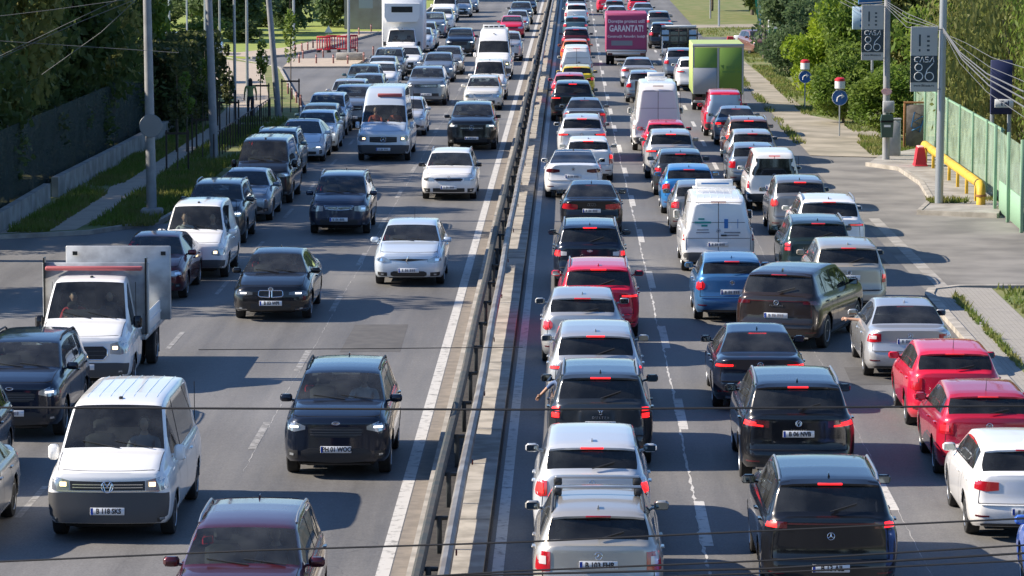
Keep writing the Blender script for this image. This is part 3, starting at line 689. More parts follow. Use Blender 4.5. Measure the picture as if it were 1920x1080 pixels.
    if not s.van:
        zlow = .36 if s.H > 1.6 else .30
        add('rear_bumper', s.patch(-1, sym([(0, s.sill(0) + .005, zlow), (.72, s.sill(0) + .005, zlow), (.99, s.sill(0) + .005, zlow - .05)]), .006), 'plastic')
        if lod < 2:
            bl = MB(); zz = .605
            ys = [(x * hw, s.surf(-1, x * hw, zz) - .002, zz) for x in [k / 8 * .84 for k in range(-8, 9)]]
            bl.tube(ys, .006, 4)
            for sg in (1, -1):
                zt_ = zd - .07; bl.tube([(sg * lerp(.84, .80, k / 6) * hw, s.surf(-1, lerp(.84, .80, k / 6) * hw, lerp(zz, zt_, k / 6)) - .002, lerp(zz, zt_, k / 6)) for k in range(7)], .005, 4)
            SEAM.add(bl.v, bl.f)
            add('bumper_step', s.patch(-1, sym([(0, .585, .60), (.80, .585, .60)]), .012), 'plastic' if rs in ('duster', 'land', 'kuga') else 'PAINT')
            if rs in ('bar', 'touareg', 'porsche', 'audi', 'sedan', 'slim') and lod == 0:
                for sg in (1, -1): add('exhaust_trim', s.patch(-1, [(sg * .50, .275, .315), (sg * .72, .28, .315)], .016), 'chrome')
            for sg in (1, -1):
                add('reflector', s.patch(-1, [(sg * .66, .40, .425), (sg * .88, .40, .425)], .010), 'lens_dark')
    else:
        add('rear_bumper', s.patch(-1, sym([(0, s.sill(0) + .005, .56), (.72, s.sill(0) + .005, .56), (.99, s.sill(0) + .005, .54)]), .010), 'plastic_grey' if t != 'kangoo' else 'plastic')
        bl = MB(); zt_ = s.H - (.13 if t != 'vanl' else .32)
        bl.tube([(0.0, s.surf(-1, 0, lerp(.6, zt_, k / 8)) - .001, lerp(.6, zt_, k / 8)) for k in range(9)], .008, 4)
        if panel:
            for z in (zt_, zt_ * .72, .92):
                bl.tube([(x * hw, s.surf(-1, x * hw, z) - .001, z) for x in [k / 6 * .84 for k in range(-6, 7)]], .006, 4)
        for sg in (1, -1): bl.tube([(sg * .86 * hw, s.surf(-1, .86 * hw, lerp(.6, zt_, k / 8)) - .001, lerp(.6, zt_, k / 8)) for k in range(9)], .006, 4)
        SEAM.add(bl.v, bl.f)
        if not panel:
            add('rear_window', s.patch(-1, sym([(0, p['br'] + .06, s.H - .20), (.74, p['br'] + .06, s.H - .20), (.78, p['br'] + .08, s.H - .24)]), .008), 'PANE')
        else: add('door_handle', s.patch(-1, [(.07, .98, 1.02), (.22, .98, 1.02)], .025), 'plastic')
        add('brake_light', s.patch(-1, [(-.20, s.H - .135, s.H - .105), (.20, s.H - .135, s.H - .105)], .012), 'BRAKE' if lit else 'lens_red')
        if lod < 2 and t in ('vanm', 'vanl'):
            rb = MB()
            for k in range(-3, 4):
                x = k / 3.6 * (s.section(L * .6)[len(FR) + 3][0])
                rb.tube([(x, L / 2 - q, s.topz(x, q) + .002) for q in [lerp(p['sh'] + (.4 if t == 'vanm' else 1.2), L - .35, i / 6) for i in range(7)]], .005, 4)
            add('roof_ribs', rb, 'PAINT')
    # plate
    for end in ((1,) if t == 'cab' else (1, -1)):
        if end > 0: z = f.get('plate', .46)
        else:
            z = r['plate']; z = .49 if z == 'low' else (.76 if z == 'vanlow' else zd + z)
        y = s.surf(end, 0, z) + end * .018
        M = Matrix.Translation((0, y, z)) @ Matrix.Rotation(radians(6 * end), 4, 'X')
        pl = add('licence_plate', MB().box(-.26, .26, -.006, .006, -.056, .056, .004), 'plate_white', -1, (0, y, z), (radians(-5 * end), 0, pi if end > 0 else 0))
        add('plate_band', MB().box(-.255, -.215, -.0095, -.004, -.05, .05), 'plate_blue', pl)
        E.append(('PLATETEXT', end, z, pl, None, None))
    em = r.get('em', 'ring')
    if lod < 2:
        ez = base + r.get('emz', -.125 if not s.van else 0) if not r.get('abs') else 1.12
        add('emblem', emblem_mesh(em, r.get('emr', .050)), 'chrome', -1, (0, s.surf(-1, 0, ez) - .014, ez))
        if r.get('word') and lod == 0:
            wd, sz, wz = r['word']; wz += zd
            add('lettering', text_mesh(' '.join(wd), sz, .002, .003), 'chrome', -1, (0, s.surf(-1, 0, wz) - .012, wz))
    # roof edge: spoiler, high brake light, fin
    if not s.van:
        q = L - p['yr']; zr = s.zt(q)
        x8 = s.section(q)[len(FR) + 3][0]
        if spoiler and t not in ('sedan', 'tesla'):
            sp = MB(); vs = []
            nx = 9
            for k in range(nx):
                x = lerp(-x8 * 1.0, x8 * 1.0, k / (nx - 1)); a = abs(x) / x8
                y0 = s.D(x, L / 2 - q + .10, zr); z0 = s.topz(x, q - .10) + .006
                y1 = s.D(x, L / 2 - q - .10 + .05 * a ** 3, zr); z1 = z0 - .035 - .01 * a
                vs += [(x, y0, z0), (x, y1, z1), (x, y1 + .008, z1 - .030), (x, y0 - .06, z0 - .05)]
            fs_ = [(k * 4 + j, k * 4 + (j + 1) % 4, (k + 1) * 4 + (j + 1) % 4, (k + 1) * 4 + j) for k in range(nx - 1) for j in range(4)] + [(0, 1, 2, 3), ((nx - 1) * 4 + 3, (nx - 1) * 4 + 2, (nx - 1) * 4 + 1, (nx - 1) * 4)]
            sp.add(vs, fs_); add('spoiler', sp, 'PAINT')
            y1 = s.D(0, L / 2 - q - .10, zr); z1 = s.topz(0, q - .10) + .006 - .045
            add('brake_light', MB().box(-.17, .17, y1 - .008, y1 + .02, z1 - .016, z1 + .010, .003), 'BRAKE' if lit else 'lens_red')
        else:
            z1 = s.zt(q + .05); y1 = s.D(0, L / 2 - q - .05, z1)
            add('brake_light', MB().box(-.17, .17, y1 - .01, y1 + .02, z1 - .01, z1 + .016, .003), 'BRAKE' if lit else 'lens_red')
        if lod < 2:
            qf = q - .28; zt_ = s.topz(0, qf)
            if mast: add('aerial', MB().tube([(0, L / 2 - qf, zt_), (0, L / 2 - qf - .10, zt_ + .22)], [.008, .003], 6), 'plastic')
            else: add('aerial', MB().prism([(-.016, 0), (.016, 0), (.004, .055), (-.004, .055)], L / 2 - qf - .06, L / 2 - qf + .07, Matrix.Translation((0, 0, zt_ - .004))), 'PAINT' if lod == 0 else 'plastic')
            if t not in ('sedan', 'tesla'):
                q0 = L - p['yb'] - .03; q1 = L - p['yb'] - .10
                add('rear_wiper', MB().tube([(0, s.D(0, L / 2 - q0, 1) - .03, s.zt(q0) + .02), (.38 * hw * 2 * .5, s.D(.3, L / 2 - q1, 1) - .03, s.zt(q1) + .01)], .011, 5), 'plastic')
        if rails and lod < 2:
            for sg in (1, -1):
                pts = []
                for k in range(9):
                    qq = lerp(p['sh'] + .25, q - .18, k / 8); x = s.section(qq)[len(FR) + 2][0] * .985
                    z = s.topz(x, qq) + (.045 if 0 < k < 8 else .0); pts.append((sg * x, s.D(x, L / 2 - qq, 1.4), z))
                add('roof_rail', MB().tube(pts, .019, 6), rails)
    else:
        qf = p['sh'] + .25; zt_ = s.topz(0, qf)
        add('aerial', MB().box(-.03, .03, L / 2 - qf - .05, L / 2 - qf + .05, zt_ - .005, zt_ + .03, .01), 'plastic')
    # mirrors
    for sg in (1, -1):
        qm = p['sc'] + .34; zb_ = s.zs(qm) + .10; xb = s.sidex(L / 2 - qm, zb_ - .05); ym = s.D(xb, L / 2 - qm, zb_)
        big = s.van and t != 'kangoo'
        mw, mh = (.21, .13) if not big else (.17, .24)
        mb = MB().box(sg * (xb + .04), sg * (xb + .04 + mw), ym - .05, ym + .055, zb_ - mh / 2, zb_ + mh / 2, .035) if sg > 0 else MB().box(-(xb + .04 + mw), -(xb + .04), ym - .05, ym + .055, zb_ - mh / 2, zb_ + mh / 2, .035)
        mb.tube([(sg * (xb - .05), ym + .02, zb_ - .05), (sg * (xb + .09), ym, zb_ - .03)], .022, 6)
        h = add('wing_mirror', mb, 'MIRROR')
        x0, x1 = sorted((sg * (xb + .06), sg * (xb + .02 + mw)))
        add('mirror_glass', MB().box(x0, x1, ym - .056, ym - .048, zb_ - mh / 2 + .018, zb_ + mh / 2 - .018), 'mirror_glass', h)
    # sides: shut lines, handles, cladding
    if lod < 2:
        sB = lerp(p['sh'], L - p['yr'], .42 if t != 'sedan' else .46) if not s.van else p['sh'] + .75
        sm = MB()
        for sg in (1, -1):
            for q in (sB, s.wf + .42) + (() if panel else (s.wr - .38,)):
                y = L / 2 - q; s.sidepanel(sg, y - .005, y + .005, s.zsill + .10, s.zs(q) - .004, .0025, sm)
            for q in (sB - .20,) + (() if panel and t != 'vanm' else (sB + .85,)):
                y = L / 2 - q; z = s.zs(q) - .13; x = s.sidex(y, z)
                hd = MB().box(*sorted((sg * (x - .01), sg * (x + .035))), y - .09, y + .09, z - .014, z + .014, .008)
                add('door_handle', hd, 'PAINT')
        SEAM.add(sm.v, sm.f)
    if (s.H > 1.6 and not s.van) or t == 'kangoo':
        for sg in (1, -1):
            cl = MB(); s.sidepanel(sg, L / 2 - s.wf - p['R'] - .07, L / 2 - s.wr + p['R'] + .07, s.zsill + .01, s.zsill + .17, .006, cl)
            add('sill_cladding', cl, 'plastic')
    # cabin
    if lod < 2:
        ci = MB(); zb_ = p['bf']; H = s.H
        seat = min(H - 1.02, .75) if not s.van else H - 1.25
        if t == 'vanl': seat = .95
        ci.box(-hw * .80, hw * .80, L / 2 - p['sc'] - .42, L / 2 - p['sc'] + .12, .5, zb_ - .03, .05)
        sx = (-.36, .36); q0 = p['sh'] + .35
        def seatmb(x, q, w=.24):
            ci.box(x - w, x + w, L / 2 - q - .12, L / 2 - q + .48, seat - .08, seat + .12, .05)
            M = Matrix.Translation((x, L / 2 - q - .08, seat + .1)) @ Matrix.Rotation(radians(12), 4, 'X')
            ci.box(-w, w, -.07, .07, 0, .56, .06, M); ci.box(-.12, .12, -.05, .05, .60, .78, .04, M)
        for x in sx: seatmb(x, q0)
        if not panel:
            q1 = min(q0 + .92, L - .9); ci.box(-.58, .58, L / 2 - q1 - .12, L / 2 - q1 + .40, seat - .08, seat + .12, .05)
            M = Matrix.Translation((0, L / 2 - q1 - .10, seat + .1)) @ Matrix.Rotation(radians(14), 4, 'X')
            ci.box(-.58, .58, -.07, .07, 0, .52, .06, M)
            for x in (-.38, .38): ci.box(x - .11, x + .11, -.045, .045, .53, .68, .04, M)
        else: ci.box(-hw * .82, hw * .82, L / 2 - q0 - .45, L / 2 - q0 - .42, .4, H - .12)
        ci.box(-hw * .84, hw * .84, -L / 2 + .35, L / 2 - p['sc'], .55, seat - .05)
        cb = add('cabin', ci, 'cabin')
        M = Matrix.Translation((-.36, L / 2 - q0 + .58, seat + .34)) @ Matrix.Rotation(radians(-65), 4, 'X')
        sw = MB().tube([M @ Vector((.18 * cos(2 * pi * k / 16), .18 * sin(2 * pi * k / 16), 0)) for k in range(17)], .016, 6, False)
        sw.tube([M @ Vector((-.17, 0, 0)), M @ Vector((.17, 0, 0))], .018, 5)
        add('steering_wheel', sw, 'plastic', cb)
        zr = s.zt(p['sh'] + .10) - .11
        add('rear_view_mirror', MB().box(-.11, .11, L / 2 - p['sh'] - .07, L / 2 - p['sh'] - .04, zr - .03, zr + .03, .01), 'plastic', cb)
    E[0] = ('body', weld(sh['body'], 'body', seams=SEAM), 'PAINT', -1, None, None)
    PROTO[key] = (s, E)
    return PROTO[key]
GLY = MB()
for k_, (x_, w_, h_) in enumerate([(-.17, .035, .066), (-.09, .032, .070), (-.045, .032, .060), (.03, .036, .068), (.078, .034, .062), (.126, .036, .068)]): GLY.box(x_ - w_ / 2, x_ + w_ / 2, -.002, .002, -h_ / 2, h_ / 2).box(x_ - w_ / 2 + .009, x_ + w_ / 2 - .009, -.003, -.002, -.018 + .012 * (k_ % 2), .018)
GLY = GLY.mesh('lettering')
# ------------------------------------------------------------ one vehicle in the scene
FOOT = []
def vehicle(name, t, pk, px, py, face, label, cat='car', group=None, fs='gen', rs='block', plate=None, yaw=0.0, glasss='glass_mid', brake='brake_dim',
            wheel_y=None, at_xy=None, mirror=None, lodf=None, extras=None, **kw):
    s0 = Shape(t); p = s0.p
    if face == 'R': zh = p['H'] - .07 if not s0.van else p['H'] - .10
    else: zh = p.get('hz', p['H'] - .055)
    if at_xy: cx, cy = at_xy
    else:
        g = at(px, py, zh); cx = g.x
        dd = (-p['yr'] + s0.L / 2) if face == 'R' else (-p['sh'] + s0.L / 2)
        a = radians(yaw); cy = g.y + dd * cos(a); cx = g.x - (dd * sin(a))
    near = cy - s0.L / 2
    lod = 0 if near < 92 else (1 if near < 175 else 2)
    if lodf is not None: lod = lodf
    s, E = build_proto(t, fs, rs, lod, **kw)
    root = empty(name, (cx, cy, 0), radians(yaw) + (pi if face == 'F' else 0))
    tag(root, label, cat, group)
    sub = {'PAINT': P(pk), 'REARGLASS': glasss, 'SIDEGLASS': 'glass_tint' if glasss == 'glass_tint' else 'glass_mid', 'PANE': glasss if kw.get('clearpane') else 'glass_dark_pane', 'BRAKE': brake, 'MIRROR': P(mirror or pk)}
    objs = []
    for (nm, me, m, par, loc, rot) in E:
        if nm == 'PLATETEXT':
            end = me; po = objs[par]
            if (end < 0) == (face == 'R') and lod < 2:
                txt = plate
                if not txt: link('lettering', GLY, 'cloth_grey', po, (.02, -.0095, 0))
                else:
                    me2 = text_mesh(txt, .108, .0035, .0015, sx=.84)
                    link('lettering', me2, 'ink', po, (.02, -.0105, 0))
            objs.append(None); continue
        if (nm in ('emblem',) and lod == 2): objs.append(None); continue
        o = link(nm, me, sub.get(m, m), objs[par] if par >= 0 else root, loc, rot)
        objs.append(o)
    FOOT.append((label, cx, cy, s.L, s.W))
    if extras: extras(root, s)
    return root, s
mat('cloth_grey', (.25, .25, .27), .85)
mat('glass_dark_pane', (0.012, 0.014, 0.018), .06, coat=1.0)
# ------------------------------------------------------------ SETTING
def road_material():
    m = bpy.data.materials.new('asphalt'); m.use_nodes = True; n, l, p = nodes_of(m)
    geo = n.new('ShaderNodeNewGeometry'); sp = n.new('ShaderNodeSeparateXYZ'); l.new(geo.outputs['Position'], sp.inputs[0])
    def nz(scale, detail=3, vec=None, rough=.5):
        a = n.new('ShaderNodeTexNoise'); a.inputs['Scale'].default_value = scale; a.inputs['Detail'].default_value = detail; a.inputs['Roughness'].default_value = rough
        l.new(vec or geo.outputs['Position'], a.inputs['Vector']); return a.outputs[0]
    def mapr(v, a, b, c, d):
        r = n.new('ShaderNodeMapRange'); l.new(v, r.inputs[0])
        for i, q in enumerate((a, b, c, d)): r.inputs[i + 1].default_value = q
        return r.outputs[0]
    def math_(op, a, b):
        r = n.new('ShaderNodeMath'); r.operation = op
        for i, q in enumerate((a, b)):
            if isinstance(q, (int, float)): r.inputs[i].default_value = q
            else: l.new(q, r.inputs[i])
        return r.outputs[0]
    mp = n.new('ShaderNodeMapping'); mp.inputs['Scale'].default_value = (1.0, .035, 1); l.new(geo.outputs['Position'], mp.inputs[0])
    streak = nz(2.6, 7, mp.outputs[0], .68)           # wear runs along the lanes
    patchy = nz(.10, 6); grain = nz(26, 3, None, .7); mid = nz(5.5, 5, None, .7)
    # polished wheel tracks: lanes are about three metres wide
    ph = math_('MULTIPLY', sp.outputs[0], 2 * pi / 1.52); tr = math_('SINE', ph, 0.0)
    v = math_('ADD', mapr(streak, .3, .7, .84, 1.10), mapr(patchy, .3, .7, -.18, .20))
    v = math_('ADD', v, mapr(tr, -1, 1, -.07, .07)); v = math_('ADD', v, mapr(mid, .3, .7, -.09, .09))
    v = math_('MULTIPLY', v, mapr(grain, .25, .75, .68, 1.32))
    mx = n.new('ShaderNodeMix'); mx.data_type = 'RGBA'; mx.inputs[6].default_value = (0.0, 0.0, 0.0, 1); mx.inputs[7].default_value = (.150, .148, .145, 1)
    l.new(v, mx.inputs[0]); mx.clamp_factor = False; l.new(mx.outputs[2], p.inputs['Base Color'])
    # tar seams and cracks
    vo = n.new('ShaderNodeTexVoronoi'); vo.feature = 'DISTANCE_TO_EDGE'; vo.inputs['Scale'].default_value = .16
    wob = n.new('ShaderNodeVectorMath'); wob.operation = 'MULTIPLY_ADD'; nn = n.new('ShaderNodeTexNoise'); nn.inputs['Scale'].default_value = 1.2; l.new(geo.outputs['Position'], nn.inputs['Vector'])
    l.new(nn.outputs['Color'], wob.inputs[0]); wob.inputs[1].default_value = (1.3, 1.3, 0); l.new(geo.outputs['Position'], wob.inputs[2]); l.new(wob.outputs[0], vo.inputs['Vector'])
    cr = mapr(vo.outputs['Distance'], 0, .0022, .45, 0); cr = math_('MULTIPLY', cr, mapr(nz(.07, 2), .50, .60, 0, 1))
    m2 = n.new('ShaderNodeMix'); m2.data_type = 'RGBA'; l.new(cr, m2.inputs[0]); l.new(mx.outputs[2], m2.inputs[6]); m2.inputs[7].default_value = (.03, .03, .03, 1)
    l.new(m2.outputs[2], p.inputs['Base Color'])
    l.new(mapr(streak, .3, .7, .62, .80), p.inputs['Roughness']); p.inputs['Specular IOR Level'].default_value = .35
    b = n.new('ShaderNodeBump'); b.inputs['Strength'].default_value = .35; b.inputs['Distance'].default_value = .006; l.new(grain, b.inputs['Height']); l.new(b.outputs[0], p.inputs['Normal'])
    MATS['asphalt'] = m
road_material()
mat('asphalt_dusty', (.235, .225, .205), .95, noise_scale=.5, col2=(.145, .14, .13), detail=12, coords='Object')
mat('asphalt_patch', (.075, .074, .074), .9, noise_scale=3, col2=(.10, .098, .095), detail=8, coords='Object'); mat('oil', (.05, .05, .05), .7)
def worn_paint(name, col, lo=.46, hi=.56):
    m = mat(name, col, .7); n, l, p = nodes_of(m)
    geo = n.new('ShaderNodeNewGeometry'); a = n.new('ShaderNodeTexNoise'); a.inputs['Scale'].default_value = 5; a.inputs['Detail'].default_value = 8; a.inputs['Roughness'].default_value = .7
    l.new(geo.outputs['Position'], a.inputs['Vector']); r = n.new('ShaderNodeMapRange'); l.new(a.outputs[0], r.inputs[0]); r.inputs[1].default_value = lo; r.inputs[2].default_value = hi
    r.inputs[3].default_value = 0; r.inputs[4].default_value = 1
    mx = n.new('ShaderNodeMix'); mx.data_type = 'RGBA'; l.new(r.outputs[0], mx.inputs[0]); mx.inputs[6].default_value = (*col, 1); mx.inputs[7].default_value = (.17, .165, .155, 1); l.new(mx.outputs[2], p.inputs['Base Color'])
    return m
worn_paint('road_paint', (.52, .51, .48), .52, .66); worn_paint('road_paint_faint', (.34, .335, .32), .42, .56)
mat('grass_ground', (.105, .150, .030), .95, noise_scale=.9, col2=(.20, .19, .075), detail=8, coords='Object')
mat('lawn', (.20, .27, .045), .95, noise_scale=.7, col2=(.27, .31, .07), detail=8)
mat('dirt', (.36, .32, .25), .95, noise_scale=.6, col2=(.22, .20, .15), detail=11)
mat('concrete', (.36, .345, .315), .85, noise_scale=1.4, col2=(.23, .215, .19), detail=10, bump=.2)
mat('kerbstone', (.42, .39, .34), .85, noise_scale=2.2, col2=(.27, .25, .215), detail=10)
mat('gutter', (.235, .205, .170), .9, noise_scale=3.5, col2=(.175, .155, .13), detail=8)
mat('sand_paving', (.43, .36, .28), .9, noise_scale=2.0, col2=(.37, .31, .25), detail=6)
mat('galvanised', (.27, .27, .265), .55, .35, noise_scale=1.3, col2=(.17, .155, .14), detail=9); mat('rail_dark', (.035, .045, .045), .75, 0, noise_scale=3, col2=(.07, .065, .055)); mat('bed_shaded', (.05, .045, .038), .95, noise_scale=6, col2=(.025, .022, .02))
mat('plastic_red', (.50, .02, .035), .45); mat('post_dark', (.05, .055, .055), .6, .3); mat('reflector_red', (.16, .02, .015), .3)
mat('pole_concrete', (.30, .31, .32), .7, noise_scale=3, col2=(.24, .25, .26)); mat('pole_metal', (.36, .39, .41), .45, .5)
def paver_material(name, c1, c2, mortar, sx, sy):
    m = mat(name, c1, .9); n, l, p = nodes_of(m); geo = n.new('ShaderNodeNewGeometry'); br = n.new('ShaderNodeTexBrick')
    br.inputs['Scale'].default_value = 1; br.inputs['Brick Width'].default_value = sx; br.inputs['Row Height'].default_value = sy; br.inputs['Mortar Size'].default_value = .008
    br.inputs['Color1'].default_value = (*c1, 1); br.inputs['Color2'].default_value = (*c2, 1); br.inputs['Mortar'].default_value = (*mortar, 1)
    l.new(geo.outputs['Position'], br.inputs['Vector']); l.new(br.outputs[0], p.inputs['Base Color']); return m
paver_material('small_pavers', (.34, .32, .285), (.29, .275, .25), (.17, .16, .13), .22, .11)

def sheet(name, poly, z, m, kind='structure', thick=None):
    vs = [(x, y, z) for x, y in poly]; n = len(vs); fs = [tuple(range(n))]
    if thick: vs += [(x, y, z - thick) for x, y in poly]; fs += [(k, (k + 1) % n, (k + 1) % n + n, k + n) for k in range(n)]
    mb = MB().add(vs, fs); me = bpy.data.meshes.new(name); me.from_pydata(mb.v, [], mb.f)
    bm = bmesh.new(); bm.from_mesh(me); bmesh.ops.triangulate(bm, faces=[f for f in bm.faces if len(f.verts) > 4]); bmesh.ops.recalc_face_normals(bm, faces=bm.faces[:])
    if not thick and bm.faces[0].normal.z < 0: bmesh.ops.reverse_faces(bm, faces=bm.faces[:])
    bm.to_mesh(me); bm.free()
    return tag(link(name, me, m), kind=kind)
def G(*pts): return [tuple(at(px, py).xy) for px, py in pts]
Y0, Y1 = -60.0, 620.0
sheet('ground', [(-900, -300), (900, -300), (900, 1800), (-900, 1800)], -.03, 'grass_ground')
sheet('road', [(-12.1, Y0), (9.6, Y0), (9.6, Y1), (-12.1, Y1)], 0, 'asphalt')
sheet('side_street', [(-70, 58), (-12.1, 58), (-12.1, 106), (-70, 106)], -.004, 'asphalt')
sheet('side_road', [(-70, 150), (-12.1, 150), (-12.1, 272), (-70, 272)], -.004, 'asphalt')
sheet('driveway', [(9.6, 87), (40, 87), (40, 134), (9.6, 134)], -.004, 'asphalt_dusty')
sheet('driveway', [(8.75, 88.5), (9.6, 88.5), (9.6, 133), (8.6, 133)], .003, 'asphalt_dusty')
# left verge with its trodden path
V1 = [(-70, 100.5), (-16.6, 101), (-14.0, 102.6), (-12.4, 106), (-12.1, 112), (-11.95, 150), (-11.8, 154.5), (-12.8, 166), (-15.2, 188), (-16.5, 200), (-18.4, 206), (-20.5, 212), (-23, 214.5), (-70, 219)]
sheet('verge', V1, .10, 'grass_ground', thick=.12)
kp = [(x, y) for x, y in V1[1:-1]]
def strip(name, pts, w, z0, z1, m, kind='structure'):
    """kerb or band following a line, width to its left"""
    mb = MB(); P_ = [Vector((x, y, 0)) for x, y in pts]; vs = []
    for i, q in enumerate(P_):
        t = (P_[min(i + 1, len(P_) - 1)] - P_[max(i - 1, 0)]).normalized(); nrm = Vector((-t.y, t.x, 0)) * w
        vs += [q + Vector((0, 0, z0)), q + Vector((0, 0, z1)), q + nrm + Vector((0, 0, z1)), q + nrm + Vector((0, 0, z0))]
    fs = [(4 * i + j, 4 * i + (j + 1) % 4, 4 * i + 4 + (j + 1) % 4, 4 * i + 4 + j) for i in range(len(P_) - 1) for j in range(4)] + [(0, 1, 2, 3), (len(vs) - 1, len(vs) - 2, len(vs) - 3, len(vs) - 4)]
    return tag(part(name, mb.add(vs, fs), m, smooth=False), kind=kind)
strip('kerb', kp, -.14, -.02, .125, 'kerbstone')
sheet('path', [(-17.0, 101.2), (-14.4, 102.9), (-14.05, 112), (-13.9, 150), (-14.3, 168), (-16.4, 190), (-17.6, 203), (-20.6, 210), (-19.2, 190), (-15.9, 168), (-15.3, 150), (-15.35, 112)], .106, 'sand_paving')
sheet('lawn', [(-45, 158), (-16.4, 158), (-16.6, 168), (-19.6, 190), (-21.6, 209), (-24, 213), (-45, 215)], .108, 'lawn')
# junction island and the far bank
isl = [(-16.3, 201), (-12.4, 201.5), (-12.2, 212), (-16.6, 211)]
sheet('traffic_island', isl, .10, 'sand_paving', thick=.12)
V2 = [(-19.2, 212.5), (-17.3, 216), (-15.9, 225), (-14.7, 240), (-13.6, 252), (-12.3, 275), (-12.1, 620), (-150, 620), (-150, 226), (-30, 222)]
sheet('far_verge', V2, .10, 'lawn', thick=.12)
strip('kerb', V2[:7], -.14, -.02, .13, 'kerbstone')
sheet('pavement', [(-30, 222.3), (-19.3, 212.9), (-17.45, 216.3), (-16.05, 225), (-14.85, 240), (-13.7, 252.5), (-15.2, 253), (-16.8, 240), (-18.2, 226), (-20.5, 219), (-30, 225)], .108, 'sand_paving')
# right hand side
strip('kerb', [(8.78, -40), (8.78, 86.5), (8.95, 87.6), (9.6, 88.2), (14, 88.4)], .22, -.02, .13, 'kerbstone')
sheet('pavement', [(8.78, -40), (10.35, -40), (10.35, 87.9), (9.5, 88.1), (8.9, 87.5), (8.78, 86.3)], .10, 'small_pavers', thick=.12)
sheet('verge', [(10.35, -40), (60, -40), (60, 88.2), (10.35, 87.9)], .09, 'grass_ground', thick=.11)
sheet('verge', [(9.15, -40), (9.38, -40), (9.36, 70), (9.33, 80), (9.18, 80)], .106, 'grass_ground')
strip('gutter_band', [(9.42, 88), (9.28, 108)], .32, -.01, .006, 'concrete')
PV = G((1630, 311), (1692, 320), (1732, 347), (1752, 380), (1728, 402), (1872, 408), (1885, 380), (1722, 283), (1650, 297))
sheet('pavement', PV, .12, 'concrete', thick=.14)
strip('kerb', PV[0:5] + [PV[5]], -.16, -.02, .14, 'kerbstone')
DR = G((1440, 232), (1490, 215), (1605, 262), (1665, 266), (1642, 312), (1480, 335))
sheet('right_verge', [(9.3, 133.9), (11.0, 134), (13.3, 134), (60, 134), (60, 620), (8.9, 620), (8.9, 160), (9.3, 150)], .012, 'grass_ground')
sheet('dirt_path', [(8.9, 134), (11.6, 133), (12.3, 138), (12.6, 150), (10.6, 158), (10.5, 175), (10.1, 200), (9.9, 232), (8.9, 232), (8.9, 160)], .018, 'dirt')
sheet('side_lane', [(8.9, 232), (40, 229), (40, 241), (8.9, 245)], .022, 'asphalt')
sheet('dirt_path', [(8.9, 262), (40, 268), (40, 278), (8.9, 268)], .022, 'dirt')
# repairs, manholes and drips on the carriageway
for x0, y0, w, l_ in ((-8.3, 63.5, 1.1, 2.6), (-5.0, 76.0, 1.3, 5.0), (3.0, 58.0, 1.2, 3.4), (.2, 88.0, 1.0, 3.5), (5.6, 71.0, 1.3, 2.8), (-11.2, 82.0, 1.0, 6.0), (6.8, 94.0, 1.6, 2.2), (-4.6, 118, 1.2, 7)):
    sheet('road_repair', [(x0, y0), (x0 + w, y0 + .1), (x0 + w - .05, y0 + l_), (x0 + .04, y0 + l_ - .06)], .002, 'asphalt_patch')
for x0, y0 in ((-4.3, 69.5), (-10.2, 73.0), (3.9, 66.0), (8.0, 84.5), (-7.1, 98)):
    tag(part('manhole_cover', MB().lathe([(.001, .006), (.27, .006), (.30, .004), (.33, .001)], 24, 'Z', Matrix.Translation((x0, y0, 0)), closed=True), 'steel_dark', smooth=False), kind='structure')
# median: concrete gutter, kerb, slabs
sheet('gutter_band', [(-2.62, Y0), (-2.30, Y0), (-2.30, Y1), (-2.62, Y1)], .006, 'gutter')
strip('median_kerb', [(-2.24, Y0), (-2.24, Y1)], .12, -.02, .17, 'kerbstone')
sheet('median_bed', [(-2.24, Y0), (-1.24, Y0), (-1.24, Y1), (-2.24, Y1)], .10, 'bed_shaded', thick=.11)  # near-black colour paints in the shade down between the two rails
mb = MB(); y = 20.0
rr = random.Random(3)
while y < 420:
    dz = rr.uniform(-.006, .006); mb.box(-1.74, -1.27, y, y + 1.31, .08, .165 + dz, .006); y += 1.33
tag(part('median_slabs', mb, 'kerbstone', smooth=False), kind='structure')
def stripe(x, w, y0, y1, m, name='lane_marking', xs=None, z=.004):
    mb = MB(); n = max(1, int((y1 - y0) / 4)); pts = []
    for k in range(n + 1):
        yy = lerp(y0, y1, k / n); xc = interp(xs, yy) if xs else x; pts += [(xc - w / 2, yy, z), (xc + w / 2, yy, z)]
    mb.add(pts, [(2 * k, 2 * k + 1, 2 * k + 3, 2 * k + 2) for k in range(n)]); return mb
R1X = [(0, 2.06), (62, 2.05), (73, 2.05), (105, 1.94), (160, 1.70), (195, 1.62), (400, 1.6)]
tag(part('edge_line', stripe(-2.74, .20, Y0, Y1, 0), 'road_paint', smooth=False), kind='structure')
tag(part('edge_line', stripe(-1.08, .17, Y0, Y1, 0), 'road_paint', smooth=False), kind='structure')
mb = MB()
for k in range(-1, 34):
    d = stripe(-5.68, .14, 62.5 + 10.5 * k, 65.8 + 10.5 * k, 0); mb.add(d.v, d.f)
    d = stripe(-8.75, .11, 66.0 + 10.5 * k, 69.0 + 10.5 * k, 0); mb.add(d.v, d.f)
tag(part('lane_marking', mb, 'road_paint_faint', smooth=False), kind='structure'); mb = MB()
for k in range(-1, 30):
    y = 53.2 + 11.8 * k; d = stripe(0, .17, y, y + 4.0, 0, xs=R1X); mb.add(d.v, d.f)
    d = stripe(5.15, .15, y + 3.2, y + 6.6, 0); mb.add(d.v, d.f)
tag(part('lane_marking', mb, 'road_paint', smooth=False), kind='structure')
